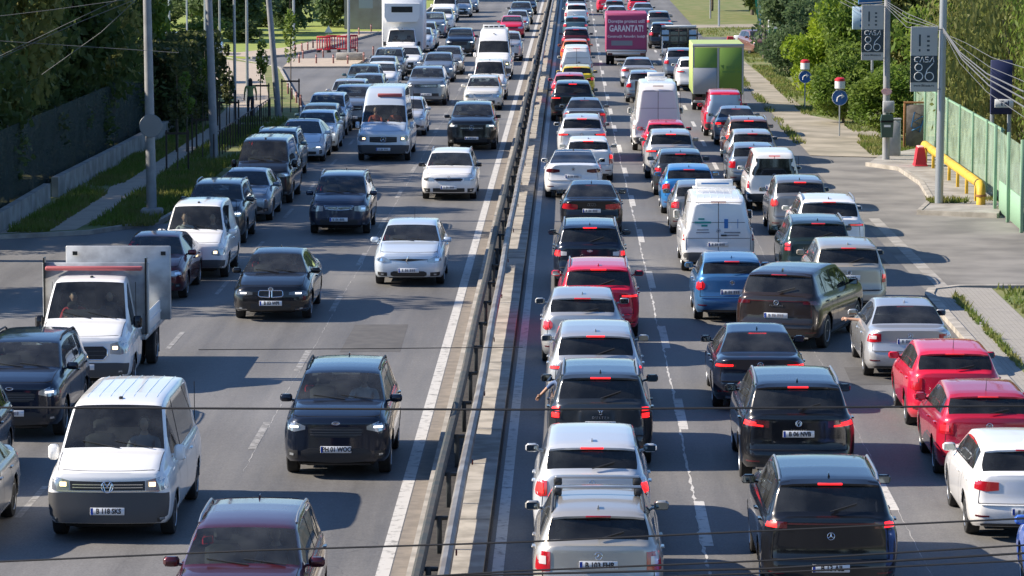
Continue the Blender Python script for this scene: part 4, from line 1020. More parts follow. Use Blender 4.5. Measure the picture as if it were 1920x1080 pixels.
# old flaking line and seams that run beside the dashes
mb = MB(); rr = random.Random(5)
for X, wd, y0, y1, xs in ((2.05, .060, 50, 330, R1X), (-5.62, .012, 60, 180, None), (5.2, .012, 48, 110, None)):
    y = y0; pts = []
    while y < y1:
        xc = (interp(xs, y) if xs else X) - (.07 if xs else 0) + rr.uniform(-.018, .018) + .04 * noise.noise(Vector((y * .25, X, 0))); w = wd * rr.uniform(.05, 1.0) ** 1.2; pts += [(xc - w / 2, y, .0025), (xc + w / 2, y, .0025)]; y += rr.uniform(.08, .4)
    mb.add(pts, [(2 * k, 2 * k + 1, 2 * k + 3, 2 * k + 2) for k in range(len(pts) // 2 - 1)])
tag(part('old_marking', mb, 'road_paint', smooth=False), kind='structure')

# guardrail: two beams on common posts
gr = tag(empty('guardrail', (-1.95, 60, 0)), 'long double steel guardrail along the paved median, with small red reflectors', 'guardrail')
def beam(prof, x, sg):
    mb = MB(); ys = [20 + 4 * k for k in range(0, 100)]; vs = []
    for y in ys:
        dx = .012 * sin(y * .11) + .010 * sin(y * .31)
        for a, b in prof: vs.append((x + sg * a + dx - (-1.95), y - 60, b))
    n = len(prof); fs = [(i * n + j, i * n + (j + 1) % n, (i + 1) * n + (j + 1) % n, (i + 1) * n + j) for i in range(len(ys) - 1) for j in range(n)]
    return mb.add(vs, fs)
W_ = [(0, .44), (.035, .47), (.035, .52), (.0, .56), (0, .62), (.035, .66), (.035, .71), (0, .745), (-.012, .745), (.020, .71), (.020, .66), (-.012, .62), (-.012, .56), (.020, .52), (.020, .47), (-.012, .44)]
part('rail', beam([(-.05, .60), (.06, .59), (.075, .65), (.05, .69), (.075, .74), (.05, .795), (-.02, .80), (-.06, .76)], -2.08, 1), 'rail_dark', gr)
part('rail', beam([(-.085, .64), (-.05, .585), (.02, .565), (.075, .61), (.085, .67), (.07, .735), (.015, .77), (-.05, .755), (-.085, .70)], -1.72, 1), 'galvanised', gr)
pm = MB().box(-.08, .13, -.025, .025, .60, .66, .01).box(-.05, .03, -.03, .03, .05, .66, .01).mesh('post')
rf = MB().lathe([(.045, -.012), (.05, 0), (.045, .012)], 10, 'X').mesh('reflector')
for k in range(80):
    y = 24 + 4 * k - 60; o = link('post', pm, 'post_dark', gr, (0, y, 0))
    if k % 2 == 0: link('reflector', rf, 'reflector_red', gr, (.33, y + 1.3, .62))

# ------------------------------------------------------------ foliage
def leaf_mat(name, c, c2):
    m = mat(name, c, .55, noise_scale=.9, col2=c2, detail=5)
    n, l, p = nodes_of(m)
    tr = n.new('ShaderNodeBsdfTranslucent'); src = p.inputs['Base Color'].links[0].from_socket; l.new(src, tr.inputs[0])
    ms = n.new('ShaderNodeMixShader'); ms.inputs[0].default_value = .48; l.new(p.outputs[0], ms.inputs[1]); l.new(tr.outputs[0], ms.inputs[2]); l.new(ms.outputs[0], n['Material Output'].inputs[0])
    p.inputs['Specular IOR Level'].default_value = .25; return m
leaf_mat('leaf_dark', (.065, .105, .028), (.11, .145, .045)); leaf_mat('leaf_green', (.12, .20, .030), (.19, .26, .050))
leaf_mat('leaf_yellow', (.30, .38, .02), (.20, .30, .03)); leaf_mat('leaf_olive', (.17, .20, .055), (.26, .26, .085)); leaf_mat('leaf_conifer', (.08, .13, .06), (.13, .19, .08)); leaf_mat('leaf_ivy', (.035, .06, .02), (.13, .14, .05))
leaf_mat('grass_blades', (.13, .19, .035), (.24, .23, .08)); leaf_mat('grass_shade', (.15, .22, .035), (.22, .22, .07))
mat('bark', (.16, .13, .10), .9, noise_scale=6, col2=(.09, .075, .06))
def leaves(r3, n, size, seed, hollow=.45, lumps=14, droop=0.0, shape='round'):
    """crown of many leaf faces gathered in uneven clumps"""
    rr = random.Random(seed); rx, ry, rz = r3; mb = MB(); cl = []
    for i in range(lumps):
        while True:
            a = Vector((rr.uniform(-1, 1), rr.uniform(-1, 1), rr.uniform(-1, 1)))
            if .3 < a.length < 1: break
        if shape == 'cone': a = Vector((a.x * (1 - (a.z + 1) / 2 * .9), a.y * (1 - (a.z + 1) / 2 * .9), a.z))
        cl.append((Vector((a.x * rx * .72, a.y * ry * .72, a.z * rz * .78)), rr.uniform(.30, .55) * (1 - (.55 * (a.z + 1) / 2 if shape == 'cone' else 0))))
    vs = []; fs = []
    for i in range(n):
        c, q = cl[rr.randrange(len(cl))] if shape != 'box' else (Vector((0, 0, 0)), 1)
        if shape == 'box':
            p = Vector((rr.uniform(-1, 1) * rx, rr.uniform(-1, 1) * ry, rr.uniform(-1, 1) * rz))
            k = rr.random()
            if k < .25: p.z = rz * rr.uniform(.85, 1.05)
            elif k < .55: p.y = -ry * rr.uniform(.85, 1.06)
            elif k < .85: p.x = rx * rr.choice((-1, 1)) * rr.uniform(.85, 1.06)
        else:
            d = Vector((rr.gauss(0, 1), rr.gauss(0, 1), rr.gauss(0, 1))).normalized() * (rr.uniform(hollow, 1) ** .5)
            p = c + Vector((d.x * rx * q, d.y * ry * q, d.z * rz * q * .8))
            if droop: p.z -= droop * rr.random() ** 2 * rz
        s = size * rr.uniform(.55, 1.35); n_ = Vector((rr.gauss(0, 1), rr.gauss(0, 1), rr.gauss(.5, 1))).normalized()
        t = n_.orthogonal().normalized(); t = Matrix.Rotation(rr.uniform(0, 6.28), 3, n_) @ t; b = n_.cross(t)
        if droop and rr.random() < .7: t = Vector((rr.gauss(0, .5), rr.gauss(0, .5), -1)).normalized() * 1.5; b = t.orthogonal().normalized() * .8
        o = len(vs); vs += [p - t * s, p - b * s * .55, p + t * s, p + b * s * .55]; fs.append((o, o + 1, o + 2, o + 3))
    mb.add(vs, fs); me = bpy.data.meshes.new('crown'); me.from_pydata([tuple(v) for v in mb.v], [], mb.f); return me, cl
CROWN = {}
def tree(name, x, y, h, r, base, leaf, label, cat='tree', group=None, seed=1, n=5200, size=.17, shape='round', droop=0, squash=1.0, trunk=True, lean=0):
    vk = (shape, seed % 3, n, round(size, 2), droop > 0)
    if vk not in CROWN: CROWN[vk] = leaves((1, 1, 1), n, size / max(r, .5), seed, droop=droop, shape=shape, lumps=20)
    me, cl = CROWN[vk]; hz = (h - base) / 2
    root = tag(empty(name, (x, y, .05), (seed * 1.7) % 6.28), label, cat, group)
    cr = link('crown', me, leaf, root, (0, 0, base + hz)); cr.scale = (r, r * squash, hz)
    if trunk:
        mb = MB(); rt = max(.07, h * .018); mb.tube([(0, 0, -.1), (rt * .5, 0, base * .6), (rt * .6 + lean, rt * .4, base + hz * .5), (lean, 0, base + hz * 1.4)], [rt * 1.3, rt, rt * .7, rt * .2], 8)
        for c, q in cl[:7]: mb.tube([(0, 0, base + hz * .15), (c.x * r * .5, c.y * r * .5, base + hz * (.55 + c.z * .4)), (c.x * r, c.y * r, base + hz * (1 + c.z * .8))], [rt * .5, rt * .3, rt * .1], 5)
        part('trunk', mb, 'bark', root)
    return root
rr = random.Random(11)
# left woodland
LT = [(-17.4, 95, 13.5, 2.9, 4.0, 'leaf_yellow', 'tall yellow-green tree at the left edge, nearest of the left wood'),
 (-21.5, 86, 12.0, 3.6, 2.4, 'leaf_dark', 'dark broadleaf tree second from the near end of the left wood, behind the green fence'),
 (-20.3, 103, 11.6, 3.9, 1.0, 'leaf_dark', 'dark broad tree behind the near third of the green mesh fence'),
 (-20.0, 110, 10.8, 4.0, 1.0, 'leaf_dark', 'shaded dense tree behind the fence, level with the white low wall gap'),
 (-19.7, 118, 10.4, 3.6, .8, 'leaf_olive', 'olive-tinged shaded tree behind the middle of the green fence'),
 (-20.2, 125, 10.8, 3.9, .8, 'leaf_dark', 'big dark tree standing left of the nearest tall lamp post'),
 (-19.8, 132, 9.8, 3.6, .8, 'leaf_dark', 'dark tree directly behind the nearest tall lamp post'),
 (-20.0, 139, 10.0, 3.8, .8, 'leaf_olive', 'olive-green tree between the two tall grey posts on the left'),
 (-19.6, 146, 9.0, 3.4, .6, 'leaf_dark', 'dark tree beside the ivy-covered hedge end'),
 (-20.4, 153, 9.5, 3.4, .6, 'leaf_green', 'green tree rising above the clipped hedge at the fence end'),
 (-26, 106, 12.5, 4.4, 1.5, 'leaf_dark', 'second-row dark tree at the far left, behind the yellow-green one'),
 (-26.5, 118, 12.0, 4.4, 1.5, 'leaf_dark', 'second-row dark tree filling the left wood below the wires'),
 (-27, 131, 12.5, 4.6, 1.5, 'leaf_olive', 'second-row olive tree deep in the left wood'),
 (-27, 145, 12.0, 4.6, 1.5, 'leaf_dark', 'second-row dark tree above the round sign back'),
 (-27.5, 160, 11.5, 4.6, 1.2, 'leaf_green', 'second-row green tree at the far end of the left wood'),
 (-33, 128, 13.5, 5.2, 2, 'leaf_dark', 'third-row tall dark tree in the upper left corner'),
 (-34, 148, 13.5, 5.4, 2, 'leaf_dark', 'third-row tall dark tree right of the upper left corner'),
 (-35, 170, 13.0, 5.4, 2, 'leaf_green', 'third-row tall green tree behind the left wood'),
 (-31, 183, 10.0, 4.2, 1, 'leaf_dark', 'dark tree left of the lawn, behind the pale blue parked car'),
 (-29.0, 236, 9.5, 4.4, .6, 'leaf_dark', 'dark tree across the side road, left of the thin posts'),
 (-36, 246, 10.5, 5.0, .6, 'leaf_dark', 'broad dark tree across the side road at the top left')]
for i, (x, y, h, r, b, lf, lb) in enumerate(LT):
    tree('tree', x, y, h, r, b, lf, lb, 'tree', 'trees of the wood on the left', seed=i + 1, n=9500, size=.15)
for i in range(10):
    tree('bush', -18.9 - (i % 2) * .8, 99 + i * 5.3, 3.4, 2.5, .0, ('leaf_dark', 'leaf_ivy', 'leaf_dark')[i % 3], 'shaded bush pressed against the dark mesh fence, %s from the near end' % ('first', 'second', 'third', 'fourth', 'fifth', 'sixth', 'seventh', 'eighth', 'ninth', 'tenth')[i], 'bush', 'undergrowth behind the dark mesh fence', seed=i + 2, n=4200, size=.13, trunk=False)
# far left conifers and garden trees
CT = [(-22.6, 246, 4.2, 2.6, 'dark green spreading conifer left of the red barriers'), (-19.6, 250, 5.6, 2.8, 'blue-green conifer behind the red barriers'), (-17.8, 262, 6.2, 2.7, 'conifer touching the beige building corner'),
 (-25.5, 255, 5.0, 3.0, 'wide conifer behind the lawn hedge'), (-23, 275, 7.0, 3.4, 'tall conifer behind the red barriers, right at the frame top'), (-28.5, 268, 4.4, 3.2, 'low conifer beside the bright lawn at the top left'), (-19.5, 285, 8, 3.4, 'tall dark conifer behind the beige building')]
for i, (x, y, h, r, lb) in enumerate(CT): tree('conifer', x, y, h, r, .1, 'leaf_conifer', lb, 'conifer', 'conifers beyond the side road', seed=i + 1, n=4200, size=.22, shape='cone' if i % 2 else 'round')
for i, (x, y, h, r, lf, lb) in enumerate([(-21.5, 234, 1.5, 1.7, 'leaf_dark', 'low dark shrub on the far lawn left of the red barriers'), (-25.0, 238, 1.6, 2.2, 'leaf_green', 'rounded green shrub on the far lawn'), (-27.5, 232, 1.8, 1.6, 'leaf_yellow', 'yellowish rounded shrub at the left end of the far lawn'),
   (-22.7, 262, 2.0, 2.8, 'leaf_green', 'wide clipped shrub in front of the conifers'), (-31, 262, 2.2, 3.4, 'leaf_dark', 'dark hedge-like shrub under the bright field')]):
    tree('shrub', x, y, h, r, .0, lf, lb, 'shrub', 'shrubs on the far left lawn', seed=i + 2, n=2600, size=.16, trunk=False)
sheet('field', [(-60, 290), (-27, 290), (-30, 400), (-80, 400)], .14, 'lawn')
for i in range(9):
    tree('tree', -15 - i * 6.5, 330 + (i % 3) * 14, 12, 6.2, .5, ('leaf_dark', 'leaf_green', 'leaf_olive')[i % 3], '%s tree of the far left tree line, %s from the road' % (('dark', 'green', 'olive')[i % 3], ('first', 'second', 'third', 'fourth', 'fifth', 'sixth', 'seventh', 'eighth', 'ninth')[i]), 'tree', 'far tree line on the left', seed=i + 1, n=2600, size=.40)
# ivy-covered hedge at the fence end
hg = tag(empty('hedge', (-17.6, 152, .1)), 'tall clipped dark hedge with pale ivy at the end of the green fence', 'hedge')
me, _ = leaves((1.75, 9.0, 1.75), 15000, .15, 5, shape='box'); link('foliage', me, 'leaf_ivy', hg, (0, 0, 1.7))
part('stem', MB().box(-1.3, 1.3, -8.2, 8.2, 0, 3.0, .4), 'bark', hg)
# low wall and mesh fence on the left
WL = [(-16.45, 101.5), (-16.5, 118), (-16.3, 135), (-16.2, 143)]
lw = tag(strip('low_wall', [(-16.40, 100.8), (-16.5, 112.3)], .22, 0, .68, 'concrete', None), 'pale low concrete wall at the left edge, nearer of its two lengths', 'wall', 'low concrete walls under the fence')
lw = tag(strip('low_wall', [(-16.5, 114.0), (-16.3, 130), (-16.15, 148)], .22, 0, .74, 'concrete', None), 'pale low concrete wall behind the lamp post, farther of its two lengths', 'wall', 'low concrete walls under the fence')
mat('mesh_green_dark', (.010, .040, .036), .7); mat('fence_post_dark', (.015, .03, .028), .6)
def mesh_sheet(x0, y0, x1, y1, z0, z1, step=.10, r=.008, seg=None):
    mb = MB(); L_ = hypot(x1 - x0, y1 - y0); n = int(L_ / step); t = Vector((x1 - x0, y1 - y0, 0)) / L_; nn = Vector((-t.y, t.x, 0))
    for k in range(n + 1):
        p = Vector((x0, y0, 0)) + t * (k * step); a = p + t * r; b = p - t * r
        mb.add([(a.x, a.y, z0), (b.x, b.y, z0), (b.x, b.y, z1), (a.x, a.y, z1)], [(0, 1, 2, 3)])
    for k in range(int((z1 - z0) / .25) + 1):
        z = min(z0 + k * .25, z1 - .01); mb.add([(x0, y0, z), (x1, y1, z), (x1, y1, z + .018), (x0, y0, z + .018)], [(0, 1, 2, 3)])
    return mb
fe = tag(empty('mesh_fence', (-17.1, 98, 0)), 'long dark green mesh fence under the trees on the left', 'fence')
def net_material(name, col, dens):
    m = mat(name, col, .8); n, l, p = nodes_of(m); geo = n.new('ShaderNodeNewGeometry'); nz = n.new('ShaderNodeTexNoise'); nz.inputs['Scale'].default_value = 1.6; nz.inputs['Detail'].default_value = 5; l.new(geo.outputs['Position'], nz.inputs['Vector'])
    r = n.new('ShaderNodeMapRange'); l.new(nz.outputs[0], r.inputs[0]); r.inputs[1].default_value = .3; r.inputs[2].default_value = .7; r.inputs[3].default_value = dens - .18; r.inputs[4].default_value = dens + .18
    l.new(r.outputs[0], p.inputs['Alpha']); return m
net_material('net_dark', (.004, .022, .015), .62); net_material('net_light', (.32, .44, .33), .36)
part('mesh', MB().box(-.012, .012, 0, 50, .4, 2.75), 'net_dark', fe)
pmf = MB().tube([(0, 0, 0), (0, 0, 2.8)], .030, 6).mesh('post')
for k in range(11): link('post', pmf, 'fence_post_dark', fe, (-.05, k * 5, 0))

# grass blades along the verges
def tufts(name, areas, n, m, seed, label=None, hmax=.22):
    rr = random.Random(seed); vs = []; fs = []
    tot = sum(a[4] for a in areas)
    for (x0, x1, y0, y1, wgt, z) in areas:
        for i in range(int(n * wgt / tot)):
            x = rr.uniform(x0, x1); y = rr.uniform(y0, y1)
            if noise.noise(Vector((x * .5, y * .25, 1))) + rr.uniform(-.3, .3) < -.12: continue
            h = hmax * rr.uniform(.3, 1.0); a = rr.uniform(0, 3.14); w = .035; dx, dy = cos(a) * w, sin(a) * w; lx, ly = rr.gauss(0, .06), rr.gauss(0, .06)
            o = len(vs); vs += [(x - dx, y - dy, z), (x + dx, y + dy, z), (x + lx, y + ly, z + h)]; fs.append((o, o + 1, o + 2))
    me = bpy.data.meshes.new(name); me.from_pydata(vs, [], fs); return tag(link(name, me, m), label, 'grass', kind='stuff')
tufts('grass', [(-16.25, -15.1, 102, 150, 3, .1), (-14.2, -12.3, 104, 154, 4, .1)], 30000, 'grass_shade', 1, 'shaded tufty grass either side of the left footpath', .26)
tufts('grass', [(10.4, 14, 60, 87.8, 3, .09), (9.16, 9.32, 66, 86, .6, .1), (11.2, 13.2, 134, 141, 2, .015), (10.2, 11.3, 158, 230, 4, .015), (8.7, 9.1, 140, 232, 2, .015), (11.5, 13, 135, 158, 2, .015), (8.9, 20, 246, 262, 2, .015), (11.2, 12.5, 112, 113.3, .4, .12), (13.0, 13.6, 110, 114, .5, .1)], 24000, 'grass_blades', 2, 'sunlit rough grass on the right hand verges', .20)

# right hand trees and bushes
RT_ = [(13.0, 143, 3.2, 2.0, .1, 'leaf_green', 'leafy green bush beside the grey pole carrying the farther banner'), (11.6, 153, 3.4, 1.9, .1, 'leaf_green', 'green bush behind the nearer blue arrow sign'), (11.4, 168, 4.2, 1.9, .1, 'leaf_yellow', 'bright yellow-green bush behind the farther blue arrow sign'),
 (13.2, 165, 5.8, 2.2, .1, 'leaf_green', 'taller green bush between the two blue arrow signs'), (11.8, 185, 4.4, 2.0, .1, 'leaf_conifer', 'blue-green bush left of the farther blue arrow sign'), (12.8, 200, 5.6, 2.6, .1, 'leaf_conifer', 'spreading dark bush at the bend of the dirt path'),
 (14.0, 180, 6.6, 2.3, .1, 'leaf_yellow', 'bright yellow-green young tree behind the round signs'), (16.2, 150, 7.2, 2.9, .2, 'leaf_green', 'green tree behind the farther banner'), (16.0, 172, 8.5, 3.2, .2, 'leaf_olive', 'olive tree above the farther banner'),
 (15.8, 193, 8.5, 3.3, .2, 'leaf_conifer', 'dark tree above the farther blue arrow sign'), (15.5, 214, 8.0, 3.2, .2, 'leaf_conifer', 'dark tree beside the white and green board')]
for i, (x, y, h, r, b, lf, lb) in enumerate(RT_): tree('bush' if h < 5 else 'tree', x, y, h, r, b, lf, lb, 'bush' if h < 5 else 'tree', 'bushes and trees on the right bank', seed=i + 1, n=9500, size=.10)
WT = [(16.8, 101, 9.5, 3.4, 'weeping tree with olive leaves at the right edge, nearest of its row'), (17.4, 108, 9.5, 3.2, 'weeping olive tree behind the near end of the light green fence'), (17.7, 115, 10, 3.3, 'weeping olive tree right of the nearer banner'), (17.6, 123, 10, 3.3, 'weeping olive tree behind the nearer banner'),
 (16.6, 131, 9.6, 3.2, 'weeping olive tree between the two banners'), (16.4, 139, 9.2, 3.0, 'weeping olive tree just right of the farther banner'), (22, 118, 13, 4.6, 'tall second-row tree at the right edge behind the blue board'), (22, 135, 13, 4.8, 'tall second-row tree above the nearer banner'), (22, 155, 13, 5, 'tall second-row tree above the farther banner')]
for i, (x, y, h, r, lb) in enumerate(WT): tree('tree', x, y, h, r, .5, 'leaf_olive' if i % 3 else 'leaf_green', lb, 'tree', 'weeping trees behind the light green fence', seed=i + 1, n=13000, size=.085, droop=.8)
for i in range(7):
    tree('tree', 15.5 + i * 5 + (i % 2) * 2, 281 + (i % 3) * 10, 11, 4.6, .3, ('leaf_dark', 'leaf_green')[i % 2], '%s tree of the far right wood behind the grass bank, %s from the road' % (('dark', 'green')[i % 2], ('first', 'second', 'third', 'fourth', 'fifth', 'sixth', 'seventh')[i]), 'tree', 'far wood on the right', seed=i + 1, n=3400, size=.34)
for i, (x, y, h, r) in enumerate([(11.6, 300, 6, 2.6), (14.5, 290, 7, 3), (12.5, 335, 8, 3.6)]):
    tree('tree', x, y, h, r, .8, 'leaf_green', 'small green tree by the far right kerb, %s of three' % ('nearest to the road', 'widest and farthest right', 'farthest')[i], 'tree', 'small trees by the far right kerb', seed=i + 4, n=2400, size=.28)

# ------------------------------------------------------------ right side furniture
gf = tag(empty('mesh_fence', (13.5, 112, 0)), 'light green see-through mesh fence behind the yellow pipe', 'fence')
mat('fence_green', (.24, .40, .27), .6)
part('mesh', MB().box(-.01, .01, 0, 29, .15, 2.4), 'net_light', gf)
pg_ = MB().box(-.035, .035, -.035, .035, 0, 2.5, .01).mesh('post')
for k in range(8): link('post', pg_, 'fence_green', gf, (-.06, k * 4.1, 0))
part('top_rail', MB().box(-.03, .03, 0, 29, 2.38, 2.44), 'fence_green', gf)
g2 = tag(empty('mesh_fence', (13.05, 103.5, 0)), 'near end of the light green fence with a solid lower panel, at the right edge', 'fence')
part('mesh', MB().box(-.01, .01, 0, 6.6, 1.0, 2.5), 'net_light', g2, loc=(0, 0, 0), rot=(0, 0, radians(-1)))
part('panel', MB().box(-.03, .03, 0, 6.6, .06, 1.0, .01), 'fence_green', g2, rot=(0, 0, radians(-1)))
for yy in (0, 3.3, 6.6): part('post', MB().box(-.05, .05, -.05, .05, 0, 2.7, .01), 'fence_green', g2, loc=(-.03, yy, 0))
mat('pipe_yellow', (.70, .46, .035), .6, noise_scale=2.2, col2=(.52, .32, .04), detail=9); mat('rust', (.28, .13, .05), .8)
yp = tag(empty('gas_pipe', (12.75, 111.5, .1)), 'yellow overground pipe on short posts beside the light green fence', 'pipe')
part('pipe', MB().tube([(.0, -.0, -.1), (.0, 0, .40), (.0, .10, .56), (0, .34, .64), (0, 18, .64), (.0, 18.2, .55)], .145, 14), 'pipe_yellow', yp)
part('flange', MB().tube([(0, 0, .28), (0, 0, .34)], .175, 12), 'rust', yp)
for k in range(7): part('post', MB().box(-.05, .05, -.05, .05, 0, .54, .01), 'pipe_yellow', yp, loc=(0, 1.4 + 2.7 * k, 0))
def pole(x, y, h, r0, r1, m, label, lean=(0, 0), box=None, cat='pole', group='poles and lamp posts', name='pole', n=10, arm=None):
    root = tag(empty(name, (x, y, 0)), label, cat, group)
    part('shaft', MB().tube([(0, 0, -.1), (lean[0] * .5, lean[1] * .5, h / 2), (lean[0], lean[1], h)], [r0, (r0 + r1) / 2, r1], n), m, root)
    if box: part('base', MB().box(-box, box, -box, box, 0, .35, .05), 'concrete', root)
    if arm: part('lamp_arm', MB().tube([(lean[0], lean[1], h - .1), (lean[0] + arm * .4, lean[1], h + .5), (lean[0] + arm, lean[1], h + .8)], .04, 6), m, root); part('lantern', MB().box(lean[0] + arm - .1 * (1 if arm > 0 else 1), lean[0] + arm + .6, lean[1] - .14, lean[1] + .14, h + .72, h + .86, .05), 'pole_metal', root)
    return root
p = at(285, 412).xy; pa = pole(p.x, p.y, 11, .16, .10, 'pole_concrete', 'nearest tall pale lamp post on the left, with a round sign back', (-.12, 0), .32, arm=2.0)
mat('sign_back', (.22, .24, .26), .5, .5)
rs_ = tag(empty('road_sign', (p.x + .02, p.y - .2, 2.85)), 'back of a round road sign clamped to the nearest left lamp post', 'road sign')
part('disc', MB().lathe([(.001, -.012), (.34, -.012), (.35, 0), (.34, .012), (.001, .012)], 24, 'Y', closed=True), 'sign_back', rs_); part('bracket', MB().box(-.12, .12, -.03, .10, -.03, .03), 'sign_back', rs_)
p = at(402, 305).xy; pole(p.x, p.y, 11, .16, .10, 'pole_concrete', 'second tall grey concrete post on the left, in front of the hedge end', (-.28, 0), arm=2.0)
p = at(523, 222).xy; pole(p.x, p.y, 9.5, .15, .10, 'pole_concrete', 'grey concrete post leaning left beside the white sedan queue', (-.75, 0))
for i, (bx, by, h, r, lb) in enumerate([(441, 232, 9, .07, 'slim pale post on the lawn, nearest the leaning post'), (413, 190, 9, .06, 'slim pale post at the left of the lawn'), (464, 200, 9, .075, 'slim pale post on the footpath by the pedestrian'), (318, 110, 9, .07, 'slim post at far left beside the parked pale blue car'), (351, 100, 8, .06, 'slim street lamp behind the parked pale blue car'),
     (385, 118, 9, .07, 'slim post just left of the second concrete post'), (551, 93, 9, .09, 'pale post beside the far lawn bollards'), (654, 104, 9, .09, 'pale post standing in the grey concrete block'), (778, 25, 8, .07, 'thin post behind the dark panel fence')]):
    p = at(bx, by).xy; pole(p.x, p.y, h, r, r * .7, 'pole_metal', lb, n=8)
p = at(1760, 388).xy; pB = p.copy(); pole(p.x, p.y, 9.5, .135, .11, 'pole_metal', 'nearest round metal pole on the right, holding the larger banner', (.10, 0))
p = at(1661, 305).xy; pA = p.copy(); pole(p.x, p.y, 9.5, .14, .10, 'pole_concrete', 'grey pole on the right with the bin and the farther banner', (-.02, 0))
for i, (bx, by, h, r, m_, lb) in enumerate([(1433, 110, 8, .12, 'bark', 'brown wooden pole by the green banner on the right bank'), (1348, 50, 8, .08, 'pole_metal', 'pale pole on the far right grass bank'), (1332, 35, 2.2, .07, 'pole_concrete', 'short white post on the far right grass bank'), (1560, 105, 8, .08, 'pole_metal', 'grey pole rising from the bushes on the right'), (1480, 60, 8, .09, 'pole_metal', 'grey pole with a small dark box above the dark bushes')]):
    p = at(bx, by).xy; pole(p.x, p.y, h, r, r * .75, m_, lb, n=8)
# pole banners
mat('board_grey', (.42, .42, .40), .6); mat('board_dark', (.028, .045, .060), .5); mat('letter_white', (.78, .78, .76), .6); mat('board_white', (.72, .73, .72), .5); mat('sign_blue', (.015, .12, .38), .35, coat=.3); mat('board_lblue', (.45, .60, .72), .5); mat('blue_mark', (.03, .16, .42), .5); mat('board_navy', (.016, .024, .085), .6)
def banner(x, y, zb, w, h, label):
    root = tag(empty('pole_banner', (x, y, zb)), label, 'banner', 'banners on the right hand poles')
    part('board', MB().box(-w, 0, -.03, .03, 0, h, .01), 'board_grey', root, smooth=False)
    a, b = h * .125, h * .51
    part('dark_panel', MB().box(-w, -.0, -.034, -.028, h * .145, h * .555), 'board_dark', root, smooth=False)
    th = w * .019; tb = lambda pts: MB().tube([(-w * (1 - x), -.040, h * z) for x, z in pts], th, 5)
    ring = lambda cx, cz, r: [(cx + r * cos(2 * pi * k / 18), cz + r * w / h * sin(2 * pi * k / 18)) for k in range(19)]
    u = w / h
    part('letter', tb([(.34, .525), (.27, .535), (.17, .525), (.15, .495), (.17, .468), (.26, .460)]), 'letter_white', root)
    part('letter', tb([(.34, .455), (.44, .535), (.50, .455)]), 'letter_white', root); part('letter', tb([(.66, .532), (.56, .532), (.55, .500), (.65, .490), (.65, .460), (.54, .458)]), 'letter_white', root); part('letter', tb([(.70, .455), (.84, .538), (.86, .455)]), 'letter_white', root)
    part('digit', tb(ring(.30, .375, .13)), 'letter_white', root); part('digit', tb(ring(.30, .235, .155)), 'letter_white', root)
    part('digit', tb(ring(.70, .235, .155)), 'letter_white', root); part('digit', tb([(.565, .27), (.62, .34), (.84, .44)]), 'letter_white', root)
    link('lettering', text_mesh('www.86casa.ro', w * .125, .002, .002), 'board_dark', root, (-w * .5, -.033, h * .095))
    for k in range(4): part('panel_mark', MB().box(-w * .40, -w * .30, -.034, -.030, h * (.625 + .07 * k), h * (.655 + .07 * k)), 'board_dark', root, smooth=False)
    part('panel_mark', MB().box(-w * .70, -w * .63, -.034, -.030, h * .70, h * .88), 'board_dark', root, smooth=False); part('panel_mark', MB().box(-w * .70, -w * .64, -.034, -.030, h * .62, h * .655), 'board_dark', root, smooth=False)
    for z in (h * .04, h * .96): part('bracket', MB().box(-w, .12, -.02, .02, z - .015, z + .015), 'sign_back', root)
q = at_y(1757, 172, pB.y - .1); banner(q.x, q.y, q.z, .84, at_y(1757, 50, pB.y - .1).z - q.z, 'larger grey and dark banner with a big white 86, on the nearest right pole')
q = at_y(1656, 113, pA.y - .1); banner(q.x, q.y, q.z, .80, at_y(1656, 9, pA.y - .1).z - q.z, 'smaller grey and dark banner with a white 86, on the pole with the bin')
# light blue box sign behind
q = at_y(1598, 55, 158); sb = tag(empty('shop_sign', (q.x, q.y, q.z)), 'pale blue double sign with dark blue marks behind the farther banner', 'sign')
part('board', MB().box(0, 1.15, -.08, .08, 0, 1.0, .02), 'board_lblue', sb); link('lettering', text_mesh('A', .42, .01, .003), 'blue_mark', sb, (.48, -.085, .50))
for z in (.14, .80): part('mark', MB().box(.32, .64, -.086, -.078, z - .05, z + .07), 'blue_mark', sb)
part('post', MB().tube([(.9, .1, -q.z), (.9, .1, 1.6)], .06, 8), 'pole_metal', sb); part('upper_board', MB().box(.25, 1.3, -.07, .07, 1.10, 1.75, .02), 'blue_mark', sb)
# dark blue billboard behind the trees
q = at_y(1862, 214, 119); nb = tag(empty('billboard', (q.x, q.y, 0)), 'tall dark blue board with a white name plate, half hidden in the weeping trees', 'billboard')
part('board', MB().box(-.10, .62, -.06, .06, q.z, q.z + 1.8, .02), 'board_navy', nb); part('name_plate', MB().box(.04, .66, -.10, -.062, q.z + .22, q.z + .50, .01), 'board_white', nb); link('lettering', text_mesh('Tel', .24, .006, .003), 'board_navy', nb, (.36, -.105, q.z + .36)); part('post', MB().tube([(-.02, .1, 0), (-.02, .1, q.z)], .07, 8), 'pole_metal', nb); part('post', MB().tube([(.55, .1, 0), (.55, .1, q.z)], .07, 8), 'pole_metal', nb)
